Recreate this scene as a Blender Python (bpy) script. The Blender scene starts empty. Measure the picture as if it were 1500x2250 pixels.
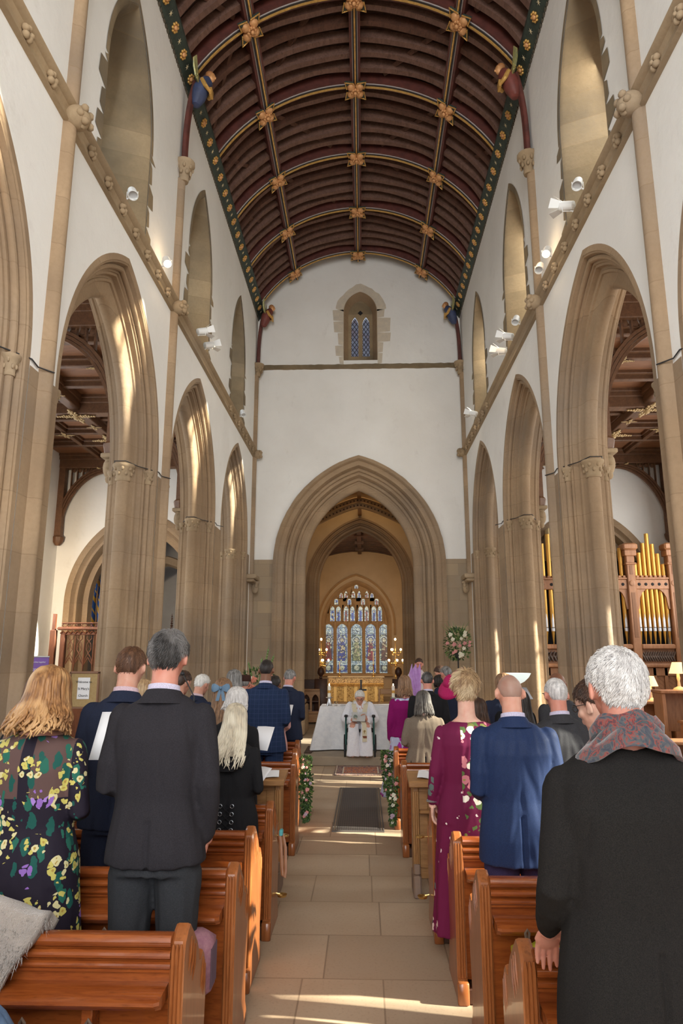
import bpy, bmesh, math, random
from mathutils import Vector, Matrix, Euler, noise
from math import sin, cos, pi, sqrt, atan2, asin, acos, radians as rad
SC = bpy.context.scene
COL = SC.collection
random.seed(7)

# ------------------------------------------------------------------ camera
cam_d = bpy.data.cameras.new('camera'); cam = bpy.data.objects.new('camera', cam_d); COL.objects.link(cam)
cam_d.sensor_fit = 'VERTICAL'; cam_d.sensor_height = 36.0; cam_d.sensor_width = 24.0; cam_d.lens = 24.0
cam_d.clip_start = 0.05; cam_d.clip_end = 200
cam.location = (0, 0, 1.8)
cam.rotation_euler = (rad(90 + 11.86), 0, rad(1.868))
SC.camera = cam
# ------------------------------------------------------------------ light and exposure
SC.view_settings.view_transform = 'Standard'; SC.view_settings.look = 'None'
SC.view_settings.gamma = 1.0; SC.view_settings.exposure = 0.55; SC.view_settings.use_curve_mapping = False
W = bpy.data.worlds.new('sky'); SC.world = W; W.use_nodes = True
wn = W.node_tree.nodes; wn['Background'].inputs[0].default_value = (0.80, 0.90, 1.0, 1); wn['Background'].inputs[1].default_value = 1.6
sd = bpy.data.lights.new('sun', 'SUN'); sun = bpy.data.objects.new('sun', sd); COL.objects.link(sun)
sd.energy = 20.0; sd.angle = rad(1.2); sd.color = (1.0, 0.92, 0.78)
sdir = Vector((-cos(rad(8)) * cos(rad(28)), sin(rad(8)) * cos(rad(28)), -sin(rad(28))))
sun.rotation_euler = sdir.to_track_quat('-Z', 'Y').to_euler()
def area(name, loc, to, sx, sy, e, color=(1, 1, 1), spread=180):
    d = bpy.data.lights.new(name, 'AREA'); d.shape = 'RECTANGLE'; d.size = sx; d.size_y = sy; d.energy = e; d.color = color
    d.spread = rad(spread)
    o = bpy.data.objects.new(name, d); COL.objects.link(o); o.location = loc
    o.rotation_euler = (Vector(to) - Vector(loc)).to_track_quat('-Z', 'Y').to_euler()
    return o
# added fill for the open west end behind the camera, and skylight at the aisle windows
area('west_fill_light', (-0.1, -5.2, 6.0), (-0.1, 12, 5.2), 3.8, 6.0, 520, (1.0, 0.97, 0.93))
for k in range(4):
    yy = 12.97 - 3.23 * k
    area('south_window_light', (6.45, yy, 3.7), (0, yy, 3.2), 1.7, 2.6, 60, (1.0, 0.97, 0.92))
    area('north_window_light', (-6.55, yy, 3.7), (0, yy, 3.2), 1.7, 2.6, 42, (0.92, 0.96, 1.0))
area('tower_lamp', (-0.1, 17.3, 6.35), (-0.1, 17.3, 0), 1.6, 1.6, 17, (1.0, 0.66, 0.30))
area('chancel_lamp', (-0.1, 21.0, 5.0), (-0.1, 24.5, 1.0), 1.5, 1.0, 34, (1.0, 0.74, 0.45))
for k in range(1, 6):
    yy = 12.72 - 3.23 * (k - 1)
    area('clerestory_light', (2.74, yy, 7.7), (-1.5, yy + 1.9, 6.1), .5, 1.3, 17, (1.0, 0.93, 0.80))
    area('clerestory_light', (-2.90, yy, 7.7), (1.5, yy + .5, 6.6), .5, 1.3, 4, (0.90, 0.95, 1.0))
area('north_chapel_lamp', (-6.2, 11.6, 3.6), (-6.6, 15.0, 2.6), 0.35, 0.35, 34, (1.0, 0.80, 0.55), 120)

# ------------------------------------------------------------------ mesh helpers
class G:
    def __init__(s): s.v = []; s.f = []; s.m = []
    def add(s, vs, fs, m=0):
        b = len(s.v); s.v += [tuple(v) for v in vs]
        for f in fs: s.f.append([b + i for i in f]); s.m.append(m)
    def box(s, x0, x1, y0, y1, z0, z1, m=0):
        s.add([(x, y, z) for z in (z0, z1) for y in (y0, y1) for x in (x0, x1)],
              [(0, 2, 3, 1), (4, 5, 7, 6), (0, 1, 5, 4), (2, 6, 7, 3), (0, 4, 6, 2), (1, 3, 7, 5)], m)
    def obox(s, c, sz, R=None, m=0):
        R = R or Matrix.Identity(3); c = Vector(c)
        s.add([c + R @ Vector((x * sz[0] / 2, y * sz[1] / 2, z * sz[2] / 2)) for z in (-1, 1) for y in (-1, 1) for x in (-1, 1)],
              [(0, 2, 3, 1), (4, 5, 7, 6), (0, 1, 5, 4), (2, 6, 7, 3), (0, 4, 6, 2), (1, 3, 7, 5)], m)
    def bbox(s, x0, x1, y0, y1, z0, z1, b=0.008, m=0):      # box with chamfered edges
        rings = []
        for (z, i) in ((z0, b), (z0 + b, 0), (z1 - b, 0), (z1, b)):
            X0, X1, Y0, Y1 = x0 + i, x1 - i, y0 + i, y1 - i
            rings.append([(X0 + b, Y0, z), (X1 - b, Y0, z), (X1, Y0 + b, z), (X1, Y1 - b, z), (X1 - b, Y1, z), (X0 + b, Y1, z), (X0, Y1 - b, z), (X0, Y0 + b, z)])
        s.loft(rings, m=m)
    def loft(s, rings, m=0, closed=True, caps=True):
        n = len(rings[0]); b = len(s.v)
        for r in rings: s.v += [tuple(p) for p in r]
        for i in range(len(rings) - 1):
            for j in range(n if closed else n - 1):
                k = (j + 1) % n
                s.f.append([b + i * n + j, b + i * n + k, b + (i + 1) * n + k, b + (i + 1) * n + j]); s.m.append(m)
        if caps and closed:
            s.f.append([b + j for j in range(n)][::-1]); s.m.append(m)
            s.f.append([b + (len(rings) - 1) * n + j for j in range(n)]); s.m.append(m)
    def tube(s, pts, r, n=8, m=0, caps=True, flat=1.0):
        pts = [Vector(p) for p in pts]
        if not isinstance(r, (list, tuple)): r = [r] * len(pts)
        rings = []; up = None
        for i, p in enumerate(pts):
            t = (pts[min(i + 1, len(pts) - 1)] - pts[max(i - 1, 0)])
            if t.length < 1e-9: t = Vector((0, 0, 1))
            t.normalize()
            if up is None:
                up = Vector((0, 0, 1)) if abs(t.z) < 0.9 else Vector((0, 1, 0))
            a = t.cross(up)
            if a.length < 1e-6: a = t.cross(Vector((1, 0, 0)))
            a.normalize(); bb = a.cross(t).normalized(); up = bb
            rings.append([p + (a * cos(2 * pi * k / n) + bb * sin(2 * pi * k / n) * flat) * r[i] for k in range(n)])
        s.loft(rings, m=m, caps=caps)
    def lathe(s, c, prof, n=16, m=0, caps=True):
        s.loft([[(c[0] + r * cos(2 * pi * k / n), c[1] + r * sin(2 * pi * k / n), c[2] + z) for k in range(n)] for r, z in prof], m=m, caps=caps)
    def ell(s, c, r, n=14, k=9, R=None, m=0, fn=None):
        if not isinstance(r, (list, tuple)): r = (r, r, r)
        c = Vector(c); vs = []; fs = []
        for i in range(k + 1):
            th = pi * i / k
            for j in range(n):
                ph = 2 * pi * j / n
                d = Vector((sin(th) * cos(ph), sin(th) * sin(ph), cos(th)))
                q = Vector((d.x * r[0], d.y * r[1], d.z * r[2]))
                if fn: q = q * fn(d)
                if R: q = R @ q
                vs.append(c + q)
        for i in range(k):
            for j in range(n):
                j2 = (j + 1) % n
                if i == 0: fs.append((i * n, (i + 1) * n + j, (i + 1) * n + j2))
                elif i == k - 1: fs.append((i * n + j, (i + 1) * n, i * n + j2))
                else: fs.append((i * n + j, (i + 1) * n + j, (i + 1) * n + j2, i * n + j2))
        s.add(vs, fs, m)
    def prism(s, poly, axis, a0, a1, m=0):                    # 2-D outline extruded along an axis
        def P(u, v, a): return (a, u, v) if axis == 'x' else ((u, a, v) if axis == 'y' else (u, v, a))
        s.loft([[P(u, v, a0) for u, v in poly], [P(u, v, a1) for u, v in poly]], m=m)
    def build(s, name, mats, parent=None, smooth=None, loc=None, rz=None):
        me = bpy.data.meshes.new(name); me.from_pydata(s.v, [], s.f)
        if not isinstance(mats, (list, tuple)): mats = [mats]
        for mm in mats: me.materials.append(mm)
        me.polygons.foreach_set('material_index', s.m)
        bm = bmesh.new(); bm.from_mesh(me)
        bmesh.ops.remove_doubles(bm, verts=bm.verts, dist=1e-5)
        bmesh.ops.recalc_face_normals(bm, faces=bm.faces); bm.to_mesh(me); bm.free()
        if smooth is not None:
            me.polygons.foreach_set('use_smooth', [True] * len(me.polygons)); me.set_sharp_from_angle(angle=rad(smooth))
        o = bpy.data.objects.new(name, me); COL.objects.link(o)
        if parent: o.parent = parent
        if loc: o.location = loc
        if rz is not None: o.rotation_euler[2] = rz
        return o
def tag(o, label, cat, group=None, kind=None):
    o['label'] = label; o['category'] = cat
    if group: o['group'] = group
    if kind: o['kind'] = kind
    return o
ORD = 'first second third fourth fifth sixth seventh eighth ninth tenth eleventh twelfth thirteenth fourteenth fifteenth sixteenth seventeenth eighteenth nineteenth twentieth twenty-first twenty-second twenty-third twenty-fourth twenty-fifth twenty-sixth twenty-seventh twenty-eighth twenty-ninth thirtieth'.split()
def struct(o): o['kind'] = 'structure'; return o
def thing(name, label, cat, loc=(0, 0, 0), rz=0, group=None):
    o = bpy.data.objects.new(name, None); COL.objects.link(o); o.empty_display_size = 0.1
    o.location = loc; o.rotation_euler = (0, 0, rz); tag(o, label, cat, group); return o
def dup(o, loc=None, rz=None, label=None, group=None, parent=None):
    c = o.copy(); COL.objects.link(c)
    if parent: c.parent = parent
    if loc is not None: c.location = loc
    if rz is not None: c.rotation_euler[2] = rz
    if label: c['label'] = label
    if group: c['group'] = group
    for ch in list(o.children): dup(ch, parent=c)
    return c

# ------------------------------------------------------------------ materials
class N:
    def __init__(s, name):
        s.mat = bpy.data.materials.new(name); s.mat.use_nodes = True; s.t = s.mat.node_tree; s.n = s.t.nodes
        s.b = s.n['Principled BSDF']; s.out = s.n['Material Output']; s._co = None
    def node(s, ty, **kw):
        x = s.n.new(ty)
        for k, v in kw.items(): setattr(x, k, v)
        return x
    def L(s, a, b): s.t.links.new(a, b)
    def co(s, sc=(1, 1, 1), world=False, rot=(0, 0, 0)):
        if world: src = s.node('ShaderNodeNewGeometry').outputs['Position']
        else: src = s.node('ShaderNodeTexCoord').outputs['Object']
        mp = s.node('ShaderNodeMapping'); mp.inputs['Scale'].default_value = sc; mp.inputs['Rotation'].default_value = rot
        s.L(src, mp.inputs['Vector']); return mp.outputs['Vector']
    def noise(s, vec, scale, detail=4, rough=0.55, dist=0.0):
        x = s.node('ShaderNodeTexNoise'); x.inputs['Scale'].default_value = scale; x.inputs['Detail'].default_value = detail
        x.inputs['Roughness'].default_value = rough; x.inputs['Distortion'].default_value = dist; s.L(vec, x.inputs['Vector']); return x.outputs['Fac']
    def ramp(s, fac, stops, interp='LINEAR'):
        x = s.node('ShaderNodeValToRGB'); cr = x.color_ramp; cr.interpolation = interp
        while len(cr.elements) < len(stops): cr.elements.new(0.5)
        for e, (p, c) in zip(cr.elements, stops):
            e.position = p; e.color = (c, c, c, 1) if isinstance(c, (int, float)) else (*c, 1)
        s.L(fac, x.inputs['Fac']); return x.outputs['Color']
    def mix(s, fac, a, b, mode='MIX'):
        x = s.node('ShaderNodeMix', data_type='RGBA', blend_type=mode)
        for i, q in ((0, fac), (6, a), (7, b)):
            if isinstance(q, (int, float)): x.inputs[i].default_value = q if i == 0 else (q, q, q, 1)
            elif isinstance(q, tuple): x.inputs[i].default_value = (*q, 1)
            else: s.L(q, x.inputs[i])
        return x.outputs[2]
    def math(s, op, a, b=None, c=None):
        x = s.node('ShaderNodeMath', operation=op)
        for i, q in enumerate((a, b, c)):
            if q is None: continue
            if isinstance(q, (int, float)): x.inputs[i].default_value = q
            else: s.L(q, x.inputs[i])
        return x.outputs[0]
    def vor(s, vec, scale, feature='F1', rnd=1.0):
        x = s.node('ShaderNodeTexVoronoi', feature=feature); x.inputs['Scale'].default_value = scale
        if 'Randomness' in x.inputs: x.inputs['Randomness'].default_value = rnd
        s.L(vec, x.inputs['Vector']); return x
    def sep(s, vec):
        x = s.node('ShaderNodeSeparateXYZ'); s.L(vec, x.inputs[0]); return x.outputs
    def comb(s, x=0, y=0, z=0):
        n = s.node('ShaderNodeCombineXYZ')
        for i, q in enumerate((x, y, z)):
            if isinstance(q, (int, float)): n.inputs[i].default_value = q
            else: s.L(q, n.inputs[i])
        return n.outputs[0]
    def bump(s, h, strength=0.3, dist=0.01):
        x = s.node('ShaderNodeBump'); x.inputs['Strength'].default_value = strength; x.inputs['Distance'].default_value = dist
        s.L(h, x.inputs['Height']); s.L(x.outputs[0], s.b.inputs['Normal'])
    def col(s, c):
        if isinstance(c, tuple): s.b.inputs['Base Color'].default_value = (*c, 1)
        else: s.L(c, s.b.inputs['Base Color'])
    def set(s, **k):
        nm = dict(rough='Roughness', metal='Metallic', spec='Specular IOR Level', sheen='Sheen Weight', coat='Coat Weight', trans='Transmission Weight', es='Emission Strength', ss='Subsurface Weight', alpha='Alpha')
        for a, v in k.items():
            if a == 'ec': s.b.inputs['Emission Color'].default_value = (*v, 1)
            else: s.b.inputs[nm[a]].default_value = v
        return s
_M = {}
def plain(name, c, c2=None, sc=8, rough=0.6, metal=0, bs=0, bd=0.003, bsc=None, stretch=(1, 1, 1), world=False, detail=4, **kw):
    if name in _M: return _M[name]
    n = N(name); v = n.co(stretch, world)
    if c2 is not None: n.col(n.mix(n.ramp(n.noise(v, sc, detail), [(0.3, 0.0), (0.7, 1.0)]), c, c2))
    else: n.col(c)
    n.set(rough=rough, metal=metal, **kw)
    if bs: n.bump(n.noise(v, bsc or sc * 4, 3), bs, bd)
    _M[name] = n.mat; return n.mat
def stone(name, a, b, grey, course=0.42, joint=0.55, var=0.07):
    n = N(name); v = n.co(world=True)
    c = n.mix(n.ramp(n.noise(v, 1.3, 5), [(0.35, 0.0), (0.65, 1.0)]), a, b)
    c = n.mix(n.ramp(n.noise(v, 0.55, 3), [(0.45, 0.0), (0.75, 0.75)]), c, grey)
    c = n.mix(n.ramp(n.noise(v, 30, 3), [(0.3, 0.25), (0.6, 0.0)]), c, (a[0] * .6, a[1] * .6, a[2] * .55))
    if course:
        z = n.math('DIVIDE', n.sep(v)[2], course)
        cell = n.math('FLOOR', z)
        wn_ = n.node('ShaderNodeTexWhiteNoise', noise_dimensions='1D'); n.L(cell, wn_.inputs['W'])
        c = n.mix(var, c, wn_.outputs['Value'], 'OVERLAY')
        fr = n.math('ABSOLUTE', n.math('SUBTRACT', n.math('FRACT', z), 0.5))
        jl = n.math('GREATER_THAN', fr, 0.489)
        c = n.mix(n.math('MULTIPLY', jl, joint), c, (a[0] * .62, a[1] * .6, a[2] * .58))
    n.col(c); n.set(rough=0.9, spec=0.25); n.bump(n.noise(v, 22, 5), 0.35, 0.012)
    return n.mat
STONE = stone('limestone', (0.375, 0.262, 0.160), (0.275, 0.188, 0.115), (0.235, 0.19, 0.15))
STONE2 = stone('weathered_stone', (0.33, 0.245, 0.145), (0.19, 0.145, 0.09), (0.12, 0.105, 0.085), 0.3, 0.55, 0.22)
CARVE = stone('carved_stone', (0.42, 0.31, 0.19), (0.28, 0.20, 0.12), (0.30, 0.24, 0.18), 0)
def ashlar(axis):
    n = N('ashlar'); v = n.co(world=True); x, y, z = n.sep(v)
    br = n.node('ShaderNodeTexBrick'); n.L(n.comb(x if axis == 'x' else y, z, 0), br.inputs['Vector'])
    br.inputs['Scale'].default_value = 1; br.inputs['Brick Width'].default_value = 0.52; br.inputs['Row Height'].default_value = 0.27
    br.inputs['Mortar Size'].default_value = 0.006; br.inputs['Bias'].default_value = 0.0
    br.inputs['Color1'].default_value = (0.43, 0.32, 0.20, 1); br.inputs['Color2'].default_value = (0.28, 0.215, 0.15, 1); br.inputs['Mortar'].default_value = (0.28, 0.21, 0.14, 1)
    c = n.mix(n.ramp(n.noise(v, 2.2, 5), [(0.4, 0.0), (0.7, 0.6)]), br.outputs['Color'], (0.33, 0.27, 0.2))
    n.col(c); n.set(rough=0.92, spec=0.2); n.bump(n.noise(v, 25, 4), 0.35, 0.01); return n.mat
ASH = ashlar('x')
def plaster():
    n = N('white_plaster'); v = n.co(world=True)
    v2 = n.co((1, 0.5, 0.5), True, (0.5, 0, 0))
    c = n.mix(n.ramp(n.noise(v, 0.9, 6), [(0.35, 0.0), (0.75, 1.0)]), (0.80, 0.785, 0.75), (0.72, 0.70, 0.66))
    c = n.mix(n.ramp(n.noise(v2, 5, 6, 0.7), [(0.60, 0.0), (0.8, 0.35)]), c, (0.52, 0.48, 0.43))
    n.col(c); n.set(rough=0.95, spec=0.15)
    n.bump(n.noise(v, 7, 6, 0.6), 0.35, 0.02); return n.mat
PLAST = plaster()
def wood(name, a, b, rough=0.45, stretch=(1, 12, 12), sc=3, coat=0.0, world=False, bs=0.12, dark=0.5):
    if name in _M: return _M[name]
    n = N(name); v = n.co(stretch, world)
    f = n.noise(v, sc, 6, 0.6, 0.6)
    c = n.mix(n.ramp(f, [(0.3, 0.0), (0.7, 1.0)]), a, b)
    c = n.mix(n.ramp(n.noise(v, sc * 3.3, 3), [(0.55, 0.0), (0.75, dark)]), c, (b[0] * .4, b[1] * .4, b[2] * .4))
    n.col(c); n.set(rough=rough, coat=coat); n.bump(f, bs, 0.004); _M[name] = n.mat; return n.mat
PEW = wood('varnished_pine', (0.32, 0.085, 0.018), (0.20, 0.045, 0.010), 0.24, (2, 14, 14), 2.2, 0.4)
PEWE = wood('varnished_pine_end', (0.36, 0.12, 0.035), (0.25, 0.075, 0.02), 0.30, (14, 14, 1.6), 1.5, 0.3)
OAK = wood('oak', (0.40, 0.205, 0.075), (0.27, 0.125, 0.04), 0.42, (2, 14, 14), 2.5)
OAKV = wood('oak_upright', (0.40, 0.205, 0.075), (0.27, 0.125, 0.04), 0.42, (14, 14, 2), 2.0)
RAFT = wood('old_rafter', (0.125, 0.052, 0.030), (0.065, 0.026, 0.014), 0.7, (6, 2, 6), 2.5, world=True, bs=0.5, dark=0.7)
BOARD = wood('roof_board', (0.062, 0.023, 0.011), (0.030, 0.011, 0.006), 0.75, (3, 3, 3), 2.5, world=True, bs=0.6, dark=0.8)
AOAK = wood('aisle_oak', (0.17, 0.078, 0.034), (0.10, 0.044, 0.019), 0.55, (8, 1, 8), 2, world=True)
APAN = wood('aisle_panel', (0.30, 0.135, 0.062), (0.20, 0.085, 0.038), 0.6, (1, 6, 6), 2, world=True)
ORG = wood('organ_oak', (0.36, 0.165, 0.075), (0.25, 0.105, 0.042), 0.5, (10, 10, 1.4), 2)
DARKW = wood('dark_oak', (0.085, 0.032, 0.014), (0.045, 0.016, 0.008), 0.5, (4, 4, 4), 2)
SCRW = wood('screen_oak', (0.19, 0.062, 0.024), (0.10, 0.032, 0.012), 0.5, (8, 8, 2), 2)
GOLD = plain('gilding', (0.78, 0.47, 0.13), (0.55, 0.28, 0.06), 25, 0.35, 0.55, 0.3)
BRASS = plain('brass', (0.80, 0.55, 0.20), (0.62, 0.38, 0.12), 12, 0.25, 0.9)
PAPER = plain('paper', (0.80, 0.80, 0.82), rough=0.8)
IRON = plain('black_iron', (0.02, 0.02, 0.022), rough=0.5)
DARK = plain('dark_void', (0.012, 0.010, 0.010), rough=0.9)
WHITEP = plain('white_paint', (0.78, 0.78, 0.76), rough=0.45)
GREEN = plain('painted_green', (0.040, 0.060, 0.045), (0.02, 0.03, 0.025), 14, 0.6)
def emis(name, c, st):
    n = N(name); n.col((c[0] * .8, c[1] * .8, c[2] * .8)); n.set(ec=c, es=st, rough=0.5); return n.mat
GLOW = emis('lamp_glow', (1.0, 0.78, 0.50), 14)
SHADE = emis('lamp_shade', (1.0, 0.70, 0.33), 1.0)
def panes():
    n = N('leaded_glass'); v = n.co(world=True); x, y, z = n.sep(v)
    br = n.node('ShaderNodeTexBrick'); n.L(n.comb(n.math('ADD', y, x), z, 0), br.inputs['Vector']); br.inputs['Scale'].default_value = 1
    br.inputs['Brick Width'].default_value = 0.13; br.inputs['Row Height'].default_value = 0.18; br.inputs['Mortar Size'].default_value = 0.006; br.offset = 0
    br.inputs['Color1'].default_value = (0.93, 0.96, 0.93, 1); br.inputs['Color2'].default_value = (0.86, 0.90, 0.88, 1); br.inputs['Mortar'].default_value = (0.03, 0.03, 0.03, 1)
    tr = n.node('ShaderNodeBsdfTransparent'); n.L(br.outputs['Color'], tr.inputs[0])
    gl = n.node('ShaderNodeBsdfGlossy'); gl.inputs['Roughness'].default_value = 0.1
    mx = n.node('ShaderNodeMixShader'); mx.inputs[0].default_value = 0.06; n.L(tr.outputs[0], mx.inputs[1]); n.L(gl.outputs[0], mx.inputs[2])
    n.L(mx.outputs[0], n.out.inputs['Surface']); return n.mat
PANE = panes()

# ------------------------------------------------------------------ arch geometry
NZ = 22
def arch_curve(w, zs, rise, d=0.0, z0=0.0, n=NZ):
    """pointed arch outline offset inwards by d: list of (a, z), left foot to right foot"""
    R = (rise * rise + w * w) / (2 * w); c = R - w; r = R - d
    aend = acos(max(-1, min(1, c / r)))
    left = [(-(w - d), z0)]
    for i in range(n + 1):
        t = aend * i / n
        left.append((c - r * cos(t), zs + r * sin(t)))
    left[-1] = (0.0, left[-1][1])
    return left + [(-a, z) for a, z in left[-2::-1]]
def sweep_arch(g, cen, w, zs, rise, prof, wall, s=1, z0=0.0, axis='x', m=0, n=NZ):
    rows = [(u, arch_curve(w, zs, rise, d, z0, n)) for u, d in prof]
    vs = []; k = len(rows[0][1])
    for u, row in rows:
        for a, z in row: vs.append((wall + s * u, cen + a, z) if axis == 'x' else (cen + a, wall + s * u, z))
    fs = [(i * k + j, i * k + j + 1, (i + 1) * k + j + 1, (i + 1) * k + j) for i in range(len(rows) - 1) for j in range(k - 1)]
    g.add(vs, fs, m)
def wall(g, axis, pos, a0, a1, z0, z1, ops, m=0, top=None):
    """flat wall with pointed openings ops = [(cen, w, zs, rise, zbot)]; top(a) may give the wall's height"""
    T = top or (lambda a: z1)
    def P(a, z): return (pos, a, z) if axis == 'x' else (a, pos, z)
    def quad(aa, za, ab, zb):
        g.add([P(aa, za), P(ab, zb), P(ab, T(ab)), P(aa, T(aa))], [(0, 1, 2, 3)], m)
    def span(x0, x1):
        k = max(1, int((x1 - x0) / 0.25)) if top else 1
        for i in range(k): quad(x0 + (x1 - x0) * i / k, z0, x0 + (x1 - x0) * (i + 1) / k, z0)
    cur = a0
    for (c, w, zs, rise, zb) in sorted(ops):
        if c - w > cur: span(cur, c - w)
        cv = arch_curve(w, zs, rise, 0, zb)[1:-1]
        for (p, q) in zip(cv, cv[1:]): quad(c + p[0], p[1], c + q[0], q[1])
        if zb > z0: g.add([P(c - w, z0), P(c + w, z0), P(c + w, zb), P(c - w, zb)], [(0, 1, 2, 3)], m)
        cur = c + w
    if cur < a1: span(cur, a1)
def roll(cu, cd, r, a0, a1, k=6):
    return [(cu + r * cos(rad(a0 + (a1 - a0) * i / k)), cd + r * sin(rad(a0 + (a1 - a0) * i / k))) for i in range(k + 1)]
def arcade_profile(T, D, main=0.07):
    h = T / 2
    p = [(0, 0), (0.0, 0.060), (.012, .070), (.012, .082), (.052, .088)]
    p += roll(.078, .120, .030, 250, 40) + [(.102, .152), (.104, .168), (.125, .172), (.127, .196), (.178, .204), (.186, .214), (.186, .228), (.176, .236), (.180, .262), (.200, .268)]
    q = roll(h, D - main, main, 195, 90, 7)
    p += q
    return p + [(T - u, d) for u, d in p[-2::-1]]

XL, XR = -2.48, 2.31; XC = (XL + XR) / 2
BAY = 3.23; CEN = [12.97 - BAY * k for k in range(6)]; PIER = [c - BAY / 2 for c in CEN]
YE = 15.0; ZSTR = 6.25; ZTOP = 9.85
T_A, D_A, W_A, ZS, RISE = 0.58, 0.43, 1.40, 4.0, 1.95
PROF = arcade_profile(T_A, D_A)
CW = [(c - 0.25, 0.68, 7.6, 1.35, 6.32) for c in CEN]                # clerestory openings

# ================================================================== FLOOR
def floor_mat():
    n = N('flagstones'); v = n.co(world=True); x, y, z = n.sep(v)
    row = n.math('FLOOR', n.math('DIVIDE', y, 0.62))
    wn_ = n.node('ShaderNodeTexWhiteNoise', noise_dimensions='1D'); n.L(row, wn_.inputs['W'])
    xs = n.math('ADD', x, n.math('MULTIPLY', wn_.outputs['Value'], 1.7))
    br = n.node('ShaderNodeTexBrick'); n.L(n.comb(xs, y, 0), br.inputs['Vector']); br.inputs['Scale'].default_value = 1
    br.inputs['Brick Width'].default_value = 0.74; br.inputs['Row Height'].default_value = 0.62; br.inputs['Mortar Size'].default_value = 0.005
    br.squash = 0.62; br.squash_frequency = 3; br.offset = 0.37
    br.inputs['Color1'].default_value = (0.50, 0.38, 0.265, 1); br.inputs['Color2'].default_value = (0.38, 0.29, 0.205, 1); br.inputs['Mortar'].default_value = (0.22, 0.16, 0.11, 1)
    c = n.mix(n.ramp(n.noise(v, 2.2, 6), [(0.3, 0.0), (0.75, 0.6)]), br.outputs['Color'], (0.40, 0.27, 0.17))
    c = n.mix(n.ramp(n.noise(v, 60, 3), [(0.55, 0.0), (0.75, 0.3)]), c, (0.17, 0.12, 0.08))
    n.col(c); n.set(rough=0.62, spec=0.35); n.bump(n.noise(v, 18, 4), 0.15, 0.006); return n.mat
g = G(); g.box(-7.2, 7.2, -6, 27, -0.3, 0); struct(g.build('floor', floor_mat()))
g = G(); g.bbox(-2.25, 2.05, 11.95, YE + 5, 0, 0.15, 0.012); struct(g.build('floor_dais', plain('dais_stone', (0.34, 0.27, 0.19), (0.27, 0.21, 0.15), 3, 0.75, world=True)))

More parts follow.
